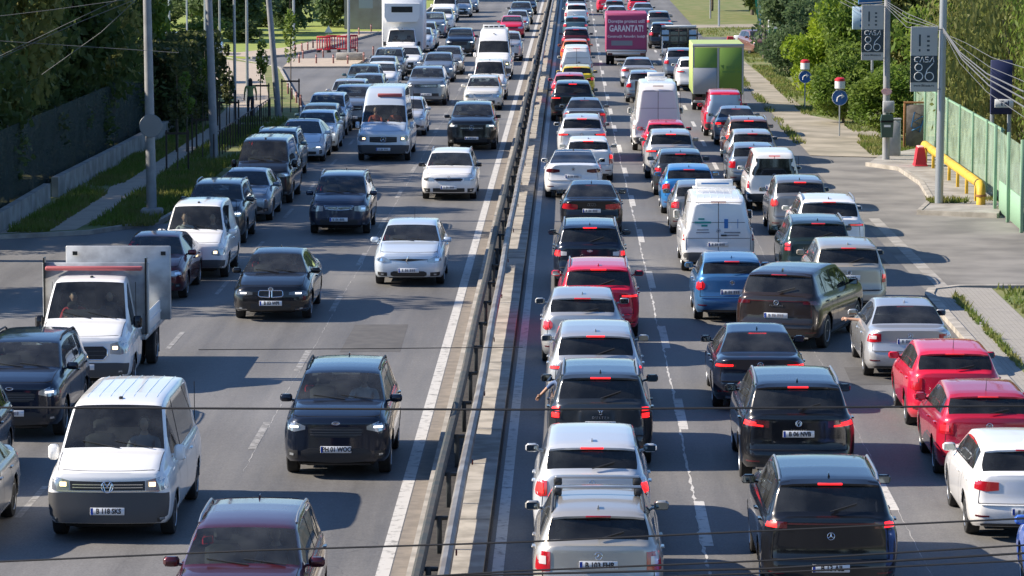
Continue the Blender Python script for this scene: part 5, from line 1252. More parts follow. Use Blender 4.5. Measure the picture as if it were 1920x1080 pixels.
# blue arrow signs with white-red cylinders above
def arrow_sign(px, gy, cy, r, label):
    g = at(px, gy).xy; root = tag(empty('road_sign', (g.x, g.y, 0)), label, 'road sign', 'blue arrow signs on the right verge')
    zc = at_y(px, cy, g.y).z
    part('post', MB().tube([(0, .04, 0), (0, .04, zc + r + .4)], .03, 8), 'pole_metal', root)
    part('disc', MB().lathe([(.001, -.015), (r, -.015), (r + .01, 0), (r, .012), (.001, .012)], 28, 'Y', closed=True), 'sign_blue', root, loc=(0, 0, zc))
    part('rim', MB().tube([(r * cos(2 * pi * k / 28), -.012, r * sin(2 * pi * k / 28)) for k in range(29)], .010, 5, False), 'letter_white', root, loc=(0, 0, zc))
    part('arrow', MB().tube([(-r * .38, -.02, -r * .5), (-r * .32, -.02, 0), (-r * .02, -.02, r * .24), (r * .28, -.02, r * .26)], r * .09, 6).prism([(r * .2, r * -.12), (r * .62, r * .20), (r * .2, r * .58)], -.035, -.015), 'letter_white', root, loc=(0, 0, zc))
    part('upper_sign', MB().lathe([(.16, 0), (.21, .04), (.21, .36), (.19, .38)], 16), 'board_white', root, loc=(0, 0, zc + r + .03)); part('red_cap', MB().lathe([(.215, 0), (.205, .09), (.12, .15)], 16), 'plastic_red', root, loc=(0, 0, zc + r + .36))
arrow_sign(1574, 256, 183, .31, 'nearer round blue sign with a white bent arrow, under a red-capped white drum')
arrow_sign(1509, 205, 144, .28, 'farther round blue sign with a white bent arrow, in front of the yellow-green bush')
# pole kit: pink notice, meter boxes, litter bin
mat('pink_sign', (.75, .42, .40), .6); mat('bin_green', (.035, .075, .055), .5); mat('box_grey', (.40, .42, .42), .5)
pk_ = tag(empty('notice', (pA.x - .02, pA.y - .20, at_y(1659, 171, pA.y).z)), 'small pink eight-sided notice on the pole with the bin', 'sign'); part('plate', MB().lathe([(.001, -.01), (.16, -.01), (.16, .01), (.001, .01)], 8, 'Y', Matrix.Diagonal((1.25, 1, .8, 1)), closed=True), 'pink_sign', pk_)
bn = tag(empty('litter_bin', (pA.x, pA.y - .25, .95)), 'dark green hooded litter bin strapped to the grey pole', 'litter bin'); part('bucket', MB().prism([(-.20, 0), (.20, 0), (.23, .55), (-.23, .55)], -.18, .12), 'bin_green', bn); part('hood', MB().prism([(-.24, .60), (.24, .60), (.20, .82), (-.20, .82)], -.19, .13), 'bin_green', bn); part('rim', MB().box(-.23, .23, -.19, .12, .55, .62), 'under', bn); part('sticker', MB().box(-.12, .12, -.192, -.182, .38, .46), 'board_white', bn)
mx_ = tag(empty('meter_box', (pA.x + .02, pA.y - .2, 1.85)), 'grey electric meter box on the pole above the litter bin', 'meter box'); part('case', MB().box(-.18, .24, -.14, .02, 0, .42, .02), 'box_grey', mx_); part('door', MB().box(-.14, .20, -.152, -.142, .04, .38, .005), 'pole_concrete', mx_)
cb_ = tag(empty('utility_cabinet', (pA.x + .45, pA.y + 2.0, 0)), 'grey utility cabinet standing behind the litter bin', 'cabinet'); part('case', MB().box(-.25, .25, -.2, .2, 0, 1.45, .03), 'box_grey', cb_); part('lid', MB().box(-.28, .28, -.23, .23, 1.45, 1.50, .02), 'pole_concrete', cb_); part('door', MB().box(-.22, .22, -.215, -.203, .08, 1.38, .01), 'pole_concrete', cb_)
# painted door panel and the red plastic barrier by the pipe
q = at(1728, 292).xy; dr = tag(empty('door_panel', (q.x + .1, q.y + 3, 0)), 'old upright door panel with blue graffiti against the light green fence', 'door'); mat('door_wood', (.20, .17, .15), .8, noise_scale=5, col2=(.13, .11, .10)); mat('graffiti', (.05, .16, .32), .6)
part('leaf', MB().box(-.42, .42, -.04, .04, 0, 1.75, .01), 'door_wood', dr); part('frame', MB().box(-.52, -.44, -.06, .06, 0, 1.85, .01).box(-.52, .50, -.06, .06, 1.78, 1.86, .01), 'rust', dr)
part('graffiti', MB().tube([(-.2, -.055, .75), (.2, -.055, .95), (-.15, -.055, 1.1), (.22, -.055, 1.3), (-.1, -.055, 1.45), (-.22, -.055, .9), (.1, -.055, .7), (.25, -.055, 1.15)], .035, 5), 'graffiti', dr)
q = at(1725, 317).xy; rb = tag(empty('plastic_barrier', (q.x, q.y, .12)), 'dark red tapered plastic barrier on the pavement by the yellow pipe', 'barrier'); part('body', MB().prism([(-.22, 0), (.22, 0), (.12, .66), (-.12, .66)], -.4, .4), 'plastic_red', rb); part('cap', MB().box(-.11, .11, -.35, .35, .66, .71, .02), 'pink_sign', rb); part('foot', MB().box(-.24, .24, -.42, .42, -.0, .06, .02), 'plastic_red', rb)
# barrier pair and wrecked pink car on the far right lane
q = at(1369, 85).xy; rb = tag(empty('plastic_barrier', (q.x, q.y, .02)), 'red half of the barrier pair on the far right side lane', 'barrier'); part('body', MB().prism([(-.25, 0), (.25, 0), (.18, .55), (-.18, .55)], -.5, .3), 'plastic_red', rb); part('foot', MB().box(-.28, .28, -.5, .3, 0, .06), 'plastic_red', rb)
q = at(1386, 85).xy; rb = tag(empty('concrete_barrier', (q.x, q.y, .02)), 'white block barrier beside the red one on the far right side lane', 'barrier'); part('body', MB().box(-.34, .34, -.5, .3, 0, .62, .05), 'board_white', rb); part('knob', MB().box(0, .2, -.2, .1, .62, .74, .03), 'board_white', rb)
q = at_y(1440, 92, 208); wb = tag(empty('hoarding', (q.x, q.y, 0)), 'white and green board behind the brown wooden pole', 'board'); mat('board_green', (.10, .35, .12), .5); part('board', MB().box(0, 1.2, -.05, .05, .2, at_y(1440, 26, 208).z, .01), 'board_white', wb); part('green_band', MB().box(.02, .5, -.06, -.052, .5, 2.0), 'board_green', wb); part('post', MB().box(.5, .6, .06, .14, 0, 2.4), 'pole_metal', wb)
q = at(1424, 100).xy; fl = tag(empty('feather_flag', (q.x, q.y, 0)), 'slanting green and white feather flag beside the brown pole', 'flag'); part('mast', MB().tube([(.05, 0, 0), (0, 0, 1.5), (-.25, 0, 5)], .02, 6), 'pole_metal', fl); mat('flag_green', (.03, .30, .16), .7); part('cloth', MB().prism([(0, 1.3), (.10, 1.7), (.12, 4.9), (-.50, 4.9), (-.22, 2.6)], -.01, .01), 'flag_green', fl); part('stripe', MB().prism([(.0, 1.6), (.06, 2.0), (.05, 4.9), (-.13, 4.9)], -.016, -.011), 'board_lblue', fl)
# ------------------------------------------------------------ left junction furniture
mat('bollard_red', (.22, .10, .085), .7); mat('wall_beige', (.40, .36, .31), .85, noise_scale=.8, col2=(.32, .27, .22)); mat('roof_grey', (.16, .15, .14), .8); mat('dark_panel', (.05, .06, .06), .6)
bm_ = MB().lathe([(.05, 0), (.05, .48), (.04, .52), (.001, .53)], 10, closed=True).mesh('post'); bc_ = MB().lathe([(.051, .38), (.053, .39), (.053, .43), (.051, .44)], 10, closed=True).mesh('band')
BO = [(561, 121, 'front row on the sand island, leftmost'), (593, 122, 'front row on the sand island, second'), (625, 122, 'front row on the sand island, third, left of the block'), (652, 123, 'in front of the grey concrete block'), (682, 118, 'front row on the sand island, rightmost'),
 (568, 113, 'back row of the sand island, leftmost'), (606, 111, 'back row of the sand island, second'), (670, 106, 'back row of the sand island, right of the slim post'), (700, 106, 'back row of the sand island, rightmost'), (553, 102, 'by the foot of the pale post on the far pavement'), (566, 99, 'far pavement, second from the pale post'), (577, 97, 'far pavement, third from the pale post'), (587, 93, 'far pavement, just left of the red barriers'),
 (556, 197, 'verge tip, nearest the queue'), (564, 203, 'verge tip, second nearest the queue'), (547, 190, 'verge edge beside the leaning post'), (540, 180, 'verge edge above the leaning post foot'), (673, 68, 'far kerb behind the red barriers, left'), (696, 62, 'far kerb left of the box lorry')]
for bx, by, lb in BO:
    g = at(bx, by).xy; o = tag(empty('bollard', (g.x, g.y, .1)), 'brownish red bollard, ' + lb, 'bollard', 'bollards round the left junction'); link('post', bm_, 'bollard_red', o); link('band', bc_, 'pink_sign', o)
for k, (bx, by, w) in enumerate([(607, 98, .9), (625, 96, .9), (645, 97, .9), (660, 95, .75)]):
    g = at(bx, by).xy; o = tag(empty('plastic_barrier', (g.x, g.y, 0), radians((-12, 8, -6, 20)[k])), 'red openwork plastic barrier at the left junction, %s' % ('left end', 'second', 'third', 'right end by the slim post')[k], 'barrier', 'red plastic barriers at the left junction')
    mb = MB().box(-w / 2, w / 2, -.03, .03, .88, 1.0, .02).box(-w / 2, w / 2, -.03, .03, .12, .22, .02)
    for j in range(6): x = lerp(-w / 2 + .03, w / 2 - .03, j / 5); mb.box(x - .03, x + .03, -.025, .025, .2, .9, .01)
    part('frame', mb, 'plastic_red', o); part('foot', MB().box(-w / 2 + .05, -w / 2 + .2, -.25, .25, 0, .1, .02), 'rubber', o); part('foot', MB().box(w / 2 - .2, w / 2 - .05, -.25, .25, 0, .1, .02), 'rubber', o)
g = at(655, 116).xy; o = tag(empty('concrete_block', (g.x, g.y, .1)), 'long grey concrete block at the foot of the slim post on the island', 'concrete block'); part('block', MB().box(-.78, .78, 0, .7, 0, .42, .02), 'concrete', o)
g = at(688, 61); bl_ = tag(empty('building', (-14.8, 256.5, 0)), 'small beige building with grey roof and blocked window beyond the junction', 'building')
part('wall', MB().box(-1.6, 1.55, 0, 8, 0, 2.9), 'wall_beige', bl_, smooth=False); rf_ = part('roof', MB().box(-1.9, 1.8, -.3, 8.3, 2.9, 3.12), 'roof_grey', bl_, smooth=False); part('window', MB().box(-.55, .45, -.03, .0, 1.6, 2.5), 'box_grey', bl_, smooth=False)
o = tag(empty('panel_fence', (-12.9, 262, 0)), 'dark grey solid panel fence beside the beige building', 'fence'); part('panel', MB().box(-.3, 1.6, 0, .08, 0, 2.4), 'dark_panel', o, smooth=False); part('post', MB().box(1.6, 1.7, 0, .1, 0, 2.6), 'pole_metal', o, smooth=False)
g = at(616, 68).xy; o = tag(empty('warning_sign', (g.x, g.y, 0)), 'small white triangular sign behind the red barriers', 'road sign'); part('plate', MB().prism([(-.28, 0), (.28, 0), (0, .5)], -.01, .01), 'board_white', o, loc=(0, 0, .25)); part('post', MB().tube([(0, .02, 0), (0, .02, .7)], .02, 6), 'pole_metal', o)
g = at(400, 114).xy; o = tag(empty('gate_pillar', (g.x, g.y, .1)), 'narrow pale concrete pillar beside the side road kerb', 'pillar'); part('shaft', MB().box(-.12, .12, -.12, .12, 0, 1.4, .02), 'concrete', o); part('cap', MB().box(-.16, .16, -.16, .16, 1.4, 1.5, .02), 'concrete', o)
# saplings in stake frames
mat('stake', (.06, .045, .035), .8)
SP = [(333, 330, 3.4, 'nearest the low white wall'), (350, 290, 3.0, 'second up the path, beside the second concrete post'), (380, 300, 2.8, 'just left of the second concrete post'), (385, 245, 3.2, 'in front of the hedge end'), (425, 240, 3.4, 'at the edge of the sunlit lawn'), (488, 225, 3.8, 'right of the pedestrian'), (430, 262, 3.0, 'behind the black van'), (545, 215, 5.2, 'leafy one beside the leaning post')]
for i, (bx, by, h, lb) in enumerate(SP):
    g = at(bx, by).xy; root = tag(empty('sapling', (g.x, g.y, .1)), 'thin staked sapling on the left verge, ' + lb, 'sapling', 'staked saplings on the left verge')
    mb = MB().tube([(0, 0, 0), (.03, 0, h * .5), (0, .02, h)], [.03, .022, .01], 6); part('trunk', mb, 'bark', root)
    me, _ = leaves((.38, .38, h * .30), 420, .085, i + 3, lumps=7); link('crown', me, 'leaf_green' if i % 2 else 'leaf_ivy', root, (0, 0, h * .72))
    for sx in (-.38, .38): part('stake', MB().box(sx - .03, sx + .03, -.03, .03, 0, 1.5), 'stake', root)
    part('crossbar', MB().box(-.42, .42, -.035, -.03, 1.35, 1.43).box(-.42, .42, -.03, .03, 1.36, 1.42), 'stake', root)
fnc = tag(empty('low_railing', (-13.1, 130, .1)), 'low dark pedestrian railing along the left kerb by the queue', 'railing')
bal_ = MB().box(-.02, .02, -.02, .02, 0, .95).mesh('baluster')
for k in range(24): link('baluster', bal_, 'stake', fnc, (.005 * k, k * 1.0, 0))
part('handrail', MB().tube([(0, 0, .95), (.12, 23, .95)], .022, 6), 'stake', fnc)
# ------------------------------------------------------------ overhead wires
mat('wire', (.02, .02, .022), .6); mat('wire_pale', (.13, .135, .14), .6)
def wire(pts, Y, r, label, m='wire', cat='wire', group=None):
    P_ = [at_y(px, py, Y if not isinstance(Y, (list, tuple)) else Y[i]) for i, (px, py) in enumerate(pts)]
    # extend beyond the frame
    a = P_[0] + (P_[0] - P_[1]) * .6; b = P_[-1] + (P_[-1] - P_[-2]) * .6 if group != 'bundle' else P_[-1]
    P_ = ([a] if group != 'bundle' else []) + P_ + ([b] if group != 'bundle' else [])
    o = tag(part('overhead_wire', MB().tube(P_, r, 5), m), label, cat, 'wires crossing above the road' if group != 'bundle' else 'cables hung between the right hand poles')
wire([(0, 764), (960, 768), (1920, 761)], 34, .011, 'thicker black wire crossing level at two thirds of the photo height')
wire([(480, 655), (660, 654), (860, 652)], 46, .006, 'hair-thin brown wire above the roof of the dark hatchback with the chrome strip')
wire([(0, 1053), (480, 1032), (960, 1017), (1440, 995), (1920, 972)], 28, .008, 'topmost of the rising wires near the bottom of the photo')
wire([(480, 1100), (960, 1071), (1440, 1051), (1920, 1022)], 28.5, .008, 'second of the rising wires near the bottom of the photo')
wire([(480, 1095), (850, 1079), (1440, 1066), (1920, 1037)], 29, .010, 'third rising wire, thick, over the licence plate of the black car')
wire([(900, 1094), (1440, 1074), (1920, 1051)], 29.5, .008, 'lowest rising wire in the bottom right corner')
for i, (a, b, c) in enumerate([((10, 100), (110, 52), (240, -10)), ((30, 95), (140, 45), (300, -20)), ((120, 110), (190, 60), (260, -5)), ((0, 30), (100, 18), (230, 0)), ((20, 78), (140, 86), (262, 94))]):
    wire([a, b, c], 92, .007, 'thin pale wire crossing the dark trees on the left, %s from the top' % ('third', 'second', 'fourth', 'first', 'fifth')[i], 'wire_pale')
zt = [(1768, 50), (1800, 105), (1850, 140), (1920, 178)]
for i, (dx, dy) in enumerate([(0, 0), (4, 10), (8, 22), (0, 34), (12, -12), (20, -30)]):
    wire([(1768, 52 + i * 2)] + [(x + dx * .5, y + dy * (.6 + .4 * k)) for k, (x, y) in enumerate([(1800, 98), (1850, 138), (1920, 172)])], (pB.y, pB.y - 9, pB.y - 22, pB.y - 38), .017 if i < 3 else .008, 'cable of the sagging bundle leaving the nearest right pole, %s' % ('thickest', 'just below the thickest', 'third', 'fourth', 'upper loose one', 'uppermost')[i], 'wire_pale', 'cable', 'bundle')
for i, dy in enumerate((0, 8, 16, 26)):
    wire([(1661, 2 + dy * .4), (1700, 25 + dy), (1760, 50 + dy * .3)], (pA.y, (pA.y + pB.y) / 2, pB.y), .011, 'cable strung between the two banner poles, %s' % ('top', 'second', 'third', 'lowest')[i], 'wire_pale', 'cable', 'bundle')
for i, dy in enumerate((0, 7, 15)):
    wire([(1575, -12 + dy), (1610, 6 + dy), (1660, 3 + dy * .5)], (pA.y + 28, pA.y + 14, pA.y), .011, 'cable running back from the farther banner pole, %s' % ('top', 'middle', 'bottom')[i], 'wire_pale', 'cable', 'bundle')

# footbridge under the camera and invented trees behind it, added unseen to darken reflections
ob = tag(empty('footbridge', (0, -2.2, 0)), 'concrete footbridge over the road from which the view is taken', 'bridge')
part('deck', MB().box(-17, 17, -2.0, 2.0, 7.2, 8.1, .05), 'concrete', ob, smooth=False); part('parapet', MB().box(-17, 17, 1.85, 2.0, 8.1, 9.1), 'concrete', ob, smooth=False)
for sx in (-15, 12.5): part('pier', MB().box(sx - .5, sx + .5, -1.2, 1.2, 0, 7.2, .05), 'concrete', ob, smooth=False)
for i in range(12): tree('tree', -28 + i * 5.1, -26 - (i % 3) * 9, 15, 4.6, 1.0, 'leaf_dark', 'added unseen tree darkening reflections behind the footbridge, %s from the left' % ('first', 'second', 'third', 'fourth', 'fifth', 'sixth', 'seventh', 'eighth', 'ninth', 'tenth', 'eleventh', 'twelfth')[i], 'tree', 'unseen trees added behind the footbridge', seed=i + 1, n=2600, size=.45)
# ------------------------------------------------------------ people
mat('skin', (.52, .30, .20), .5); mat('hair_dark', (.02, .015, .012), .7); mat('hair_brown', (.08, .045, .03), .7)
for nme, c_ in (('red', (.55, .03, .04)), ('white', (.6, .6, .62)), ('blue', (.10, .16, .30)), ('dark', (.04, .045, .06)), ('hivis', (.30, .35, .13)), ('orange', (.60, .12, .05)), ('grey', (.25, .25, .27))): mat('cloth_' + nme, c_, .85)
def skin_mesh(verts, edges, radii, sub=2, root_i=0):
    me = bpy.data.meshes.new('body'); me.from_pydata(verts, edges, []); o = bpy.data.objects.new('tmp_body', me); C.collection.objects.link(o)
    md = o.modifiers.new('s', 'SKIN'); md.use_smooth_shade = True
    for i, r in enumerate(radii): me.skin_vertices[0].data[i].radius = (r[0], r[1]) if isinstance(r, tuple) else (r, r)
    for i in range(len(verts)): me.skin_vertices[0].data[i].use_root = (i == root_i)
    sb = o.modifiers.new('u', 'SUBSURF'); sb.levels = sub; sb.render_levels = sub
    dg = bpy.context.evaluated_depsgraph_get(); out = bpy.data.meshes.new_from_object(o.evaluated_get(dg)); bpy.data.objects.remove(o)
    for p in out.polygons: p.use_smooth = True
    return out
def person(loc, rz, pose, shirt, hair, label, trousers='cloth_dark', arm_out=None, long_hair=False):
    V_ = []; E_ = []; R_ = []
    def v(p, r, par=None):
        V_.append(Vector(p)); R_.append(r)
        if par is not None: E_.append((par, len(V_) - 1))
        return len(V_) - 1
    if pose == 'sit':
        pel = v((0, 0, .10), (.16, .12)); wa = v((0, -.04, .26), (.14, .10), pel); ch = v((0, -.07, .44), (.17, .11), wa); nb = v((0, -.06, .58), (.06, .06), ch); hd0 = v((0, -.03, .66), (.055, .06), nb)
        hips = [((-.10, .06, .09), (-.13, .44, .14), (-.13, .58, -.22)), ((.10, .06, .09), (.13, .44, .14), (.13, .58, -.22))]
        shz = .50; hands = {-1: (-.12, .44, .36), 1: (.12, .44, .36)}; elb = {-1: (-.26, .20, .26), 1: (.26, .20, .26)}
        if arm_out == 'down': elb[-1] = (-.47, .10, .45); hands[-1] = (-.66, .20, .24)
        if arm_out == 'out': elb[-1] = (-.42, .05, .40); hands[-1] = (-.68, .12, .42)
        sh_y = -.07
    else:
        pel = v((0, 0, .93), (.14, .10)); wa = v((0, 0, 1.08), (.12, .085), pel); ch = v((0, 0, 1.30), (.15, .10), wa); nb = v((0, .0, 1.44), (.055, .055), ch); hd0 = v((0, .01, 1.52), (.05, .05), nb)
        hips = [((-.09, 0, .88), (-.10, .10, .48), (-.10, .16, .08)), ((.09, 0, .88), (.10, .02, .48), (.10, -.16, .09))]
        shz = 1.37; elb = {-1: (-.25, -.06, 1.12), 1: (.25, .06, 1.12)}; hands = {-1: (-.26, .08, .90), 1: (.26, .16, .92)}; sh_y = 0
    for h, k, f in hips:
        a = v(h, .085, pel); b = v(k, .062, a); c = v(f, .045, b); d = v((f[0], f[1] + .14, f[2] - .04), .04, c)
    ends = {}
    for sg in (-1, 1):
        a = v((sg * .19, sh_y, shz), .058, ch); b = v(elb[sg], .042, a); c = v(hands[sg], .028, b); ends[sg] = (Vector(elb[sg]), Vector(hands[sg]))
        d_ = (ends[sg][1] - ends[sg][0]).normalized(); side = d_.orthogonal().normalized(); base = ends[sg][1]
        pm_ = v(base + d_ * .06, (.036, .018), c)
        for q, ln in zip((-.030, -.010, .010, .030), (.060, .072, .068, .052)):
            f1 = v(base + d_ * .095 + side * q, .010, pm_); f2 = v(base + d_ * (.095 + ln * .6) + side * q * 1.1 - Vector((0, 0, .008)), .009, f1); v(base + d_ * (.095 + ln) + side * q * 1.1 - Vector((0, 0, .025)), .008, f2)
        t1 = v(base + d_ * .04 + side * .045, .011, pm_); v(base + d_ * .075 + side * .062, .009, t1)
    root = tag(empty('person', loc, rz), label, 'person')
    me = skin_mesh(V_, E_, R_); me.name = 'body'
    # head with face, joined into the same body mesh
    hz = V_[hd0].z + .085; hy = V_[hd0].y + .02
    hm = MB(); n = 16; m_ = 10
    for i in range(m_ + 1):
        a = pi * i / m_ - pi / 2; 
        for k in range(n):
            b = 2 * pi * k / n; r = cos(a); z = sin(a) * .118
            w_ = .076 * (1 - .22 * max(0, -sin(a))); dpt = .094 * (1 - .10 * max(0, -sin(a)))
            x = r * w_ * cos(b); y = r * dpt * sin(b)
            if y > .03 and abs(x) < .02 and -.03 < z < .02: y += .018
            if y > .03 and .018 < abs(x) < .045 and .0 < z < .03: y -= .006
            hm.v.append((x, hy + y, hz + z))
    hm.f = [(i * n + k, i * n + (k + 1) % n, (i + 1) * n + (k + 1) % n, (i + 1) * n + k) for i in range(m_) for k in range(n)]
    for sg in (-1, 1): hm.lathe([(.001, 0), (.028, .004), (.024, .014), (.001, .012)], 8, 'X', Matrix.Translation((sg * .078, hy, hz)), closed=True)
    bm = bmesh.new(); bm.from_mesh(me); h2 = hm.mesh('h'); nf = len(bm.faces); bm.from_mesh(h2); bm.faces.ensure_lookup_table()
    me.materials.clear()
    for m__ in ('skin', shirt, trousers): me.materials.append(MATS[m__])
    top = V_[nb].z - .01; legz = V_[pel].z + .02
    for i, f in enumerate(bm.faces):
        c = f.calc_center_median(); f.smooth = True
        if i >= nf or c.z > top: f.material_index = 0; continue
        arm = min((c - e_[1]).length for e_ in ends.values()) < (.17 if arm_out != 'out' else .36)
        low = c.z < legz and abs(c.x) < .24
        f.material_index = 0 if arm else (2 if low and (pose != 'sit' or c.y > .1 or c.z < .1) else 1)
    bm.to_mesh(me); bm.free(); bpy.data.meshes.remove(h2)
    o = link('body', me, None, root)
    hr = MB(); 
    hr.lathe([(.001, .125), (.055, .112), (.084, .065), (.092, .02), (.088, -.02), (.07, -.06)], 16, 'Z', Matrix.Translation((0, hy - .018, hz)) @ Matrix.Diagonal((.94, 1.0, 1, 1)), closed=True)
    if long_hair: hr.box(-.09, .09, hy - .115, hy - .05, hz - .34, hz + .04, .04)
    part('hair', hr, hair, root)
    return root
def seat_person(root, s, side, shirt, hair, label, arm=None, **k):
    p = s.p; q0 = p['sh'] + .35; seat = (min(s.H - 1.02, .75) if not s.van else s.H - 1.25)
    if s.t == 'vanl': seat = .95
    M = Matrix.Translation(root.location) @ Matrix.Rotation(root.rotation_euler.z, 4, 'Z')
    w = M @ Vector((side * .36, s.L / 2 - q0 + .12, seat + .10))
    person(w, root.rotation_euler.z, 'sit', shirt, hair, label, arm_out=arm, **k)

# ------------------------------------------------------------ load bodies of the lorries and the pickup
mat('truck_green', (.13, .24, .035), .45); mat('truck_lime', (.42, .52, .17), .5); mat('truck_pink', (.36, .055, .14), .6); mat('truck_white', (.72, .73, .74), .4); mat('alu', (.40, .41, .42), .4, .6); mat('alu_door', (.36, .38, .40), .45, .3); mat('bed_grey', (.46, .48, .49), .5, .2, noise_scale=2, col2=(.26, .27, .28))
mat('red_strip', (.42, .10, .10), .5); mat('text_dark', (.10, .22, .04), .5); mat('text_pale', (.82, .70, .72), .5); mat('teal_mark', (.02, .28, .25), .5); mat('screen_off', (.015, .018, .02), .2)
def chassis(root, y0, y1, w, yw, twin=True):
    part('chassis', MB().box(-.45, .45, y0, y1, .45, .75, .03), 'under', root)
    tm, rm, bd = wheel_meshes(.40, 1, 0)
    for sg in (1, -1):
        for dx in ((0, .26) if twin else (0,)):
            o = link('wheel', tm, 'rubber', root, (sg * (w / 2 - .14 - dx), yw, .40), (0, 0, 0 if sg > 0 else pi)); link('rim', rm, 'alloy', o)
        part('mudguard', MB().box(sg * (w / 2 - .26), sg * (w / 2 - .24), yw - .5, yw - .47, .12, .8) if 0 else MB().box(*sorted((sg * (w / 2 - .42), sg * (w / 2 - .04))), yw - .52, yw - .49, .18, .85, .01), 'rubber', root)
def lorry(cx, near_y, face, w, zfl, ztop, Lb, pk, label, cat, box_m, group=None, fs='sprinter'):
    """box lorry: cab loft plus box; near_y is the near end of the whole lorry"""
    s, E = build_proto('cab', fs, 'none', 1)
    total = Lb + 2.0; cy = near_y + total - 1.15 if face == 'R' else near_y + 1.15
    root = empty('box_lorry', (cx, cy, 0), 0 if face == 'R' else pi); tag(root, label, cat, group); objs = []
    for (nm, me, m, par, loc, rot) in E:
        if nm == 'PLATETEXT': objs.append(None); continue
        objs.append(link(nm, me, {'PAINT': P(pk), 'MIRROR': MATS['plastic'], 'BRAKE': MATS['lens_red'], 'REARGLASS': MATS['glass_mid'], 'SIDEGLASS': MATS['glass_mid'], 'PANE': MATS['glass_dark_pane']}.get(m, m), objs[par] if par >= 0 else root, loc, rot))
    yb1 = -1.15 + .30; yb0 = -(total - 1.15)
    bx = part('cargo_box', MB().box(-w / 2, w / 2, yb0, yb1, zfl, ztop, .04), box_m, root)
    chassis(root, yb0 + .1, -.9, w, yb0 + 1.5)
    FOOT.append((label, cx, near_y + total / 2, total, w))
    return root, bx, yb0, yb1
# pink lorry
g = at(1174, 122).xy
r_, bx, yb0, yb1 = lorry(g.x, g.y - .5, 'R', 2.36, .75, 2.98, 4.6, 'white', 'pink box lorry with white GARANTAT! lettering in the middle right hand lane', 'lorry', 'truck_pink')
part('rear_bumper', MB().box(-1.1, 1.1, yb0 - .12, yb0 + .1, .58, .75, .03), 'alu', r_); part('panel', MB().box(-1.10, 1.10, yb0 - .008, yb0, .95, 2.86), 'truck_pink', bx)
for t_, sz, z, b in (('Dorește proiect util!', .26, 2.52, .006), ('GARANTAT!', .50, 2.10, .016), ('Construcții. Renovări. Izolații', .19, 1.66, .004)):
    link('lettering', text_mesh(t_, sz, b, .003, sx=.95 if sz < .4 else .70), 'text_pale', bx, (0, yb0 - .012, z))
part('panel', MB().box(-.86, .35, yb0 - .014, yb0 - .008, 1.14, 1.42), 'cloth_grey', bx)
for sg in (1, -1): part('tail_light', MB().box(*sorted((sg * .80, sg * 1.08)), yb0 - .15, yb0 - .12, .60, .72), 'lens_dark', r_)
part('tail_lift', MB().box(-1.14, 1.14, yb0 - .06, yb0, .76, .90, .01), 'alu', r_)
# lime green lorry
g = at(1345, 208).xy
r_, bx, yb0, yb1 = lorry(g.x, g.y - .6, 'R', 2.32, .80, 3.05, 4.8, 'white', 'lime green box lorry with one grey lower door panel, right lane', 'lorry', 'truck_lime')
for sg in (1, -1): part('door', MB().box(*sorted((sg * .05, sg * 1.06)), yb0 - .03, yb0, .95, 2.88, .01), 'truck_green', bx)
part('door_frame', MB().box(-1.16, 1.16, yb0 - .02, yb0 + .02, 2.90, 3.055, .01).box(-1.14, -1.07, yb0 - .04, yb0, .85, 2.9).box(1.07, 1.14, yb0 - .04, yb0, .85, 2.9).box(-.045, .045, yb0 - .045, yb0, .9, 2.88), 'alu', bx)
part('grey_panel', MB().box(-1.12, -.06, yb0 - .05, yb0 - .03, .80, 1.98, .01), 'alu_door', bx); part('door_mark', MB().prism([(-.09, .09), (.07, .10), (.05, -.10), (-.01, -.02)], -.003, .003), 'text_dark', bx, loc=(.20, yb0 - .036, 2.0)); [part('door_mark', MB().box(-w_ / 2, w_ / 2, -.003, .003, -h_ / 2, h_ / 2), 'text_dark', bx, loc=(x_, yb0 - .036, z_)) for x_, z_, w_, h_ in ((.42, 2.0, .09, .13), (.55, 2.0, .08, .12), (.69, 2.0, .10, .12), (.95, 2.0, .05, .14), (.32, 1.80, .26, .06), (.62, 1.80, .28, .06), (.92, 1.80, .12, .06))]
for sg in (1, -1): part('tail_light', MB().box(*sorted((sg * .70, sg * 1.05)), yb0 - .06, yb0, .52, .66), 'lens_dark', r_)
part('rear_bumper', MB().box(-1.1, 1.1, yb0, yb0 + .1, .40, .52, .02), 'alu', r_)
# white box lorry facing the camera with refrigeration unit
g = at(751, 150)
r_, bx, yb0, yb1 = lorry(-9.75, 202.5, 'F', 2.35, .85, 3.75, 4.8, 'white', 'white refrigerated box lorry in the outer left queue', 'lorry', 'truck_white')
part('refrigeration_unit', MB().prism([(-.85, 2.5), (.85, 2.5), (1.0, 2.8), (1.0, 3.55), (-1.0, 3.55), (-1.0, 2.8)], yb1, yb1 + .55), 'truck_white', r_); part('vent', MB().box(-.60, .60, yb1 + .545, yb1 + .57, 3.05, 3.38), 'screen_off', r_)
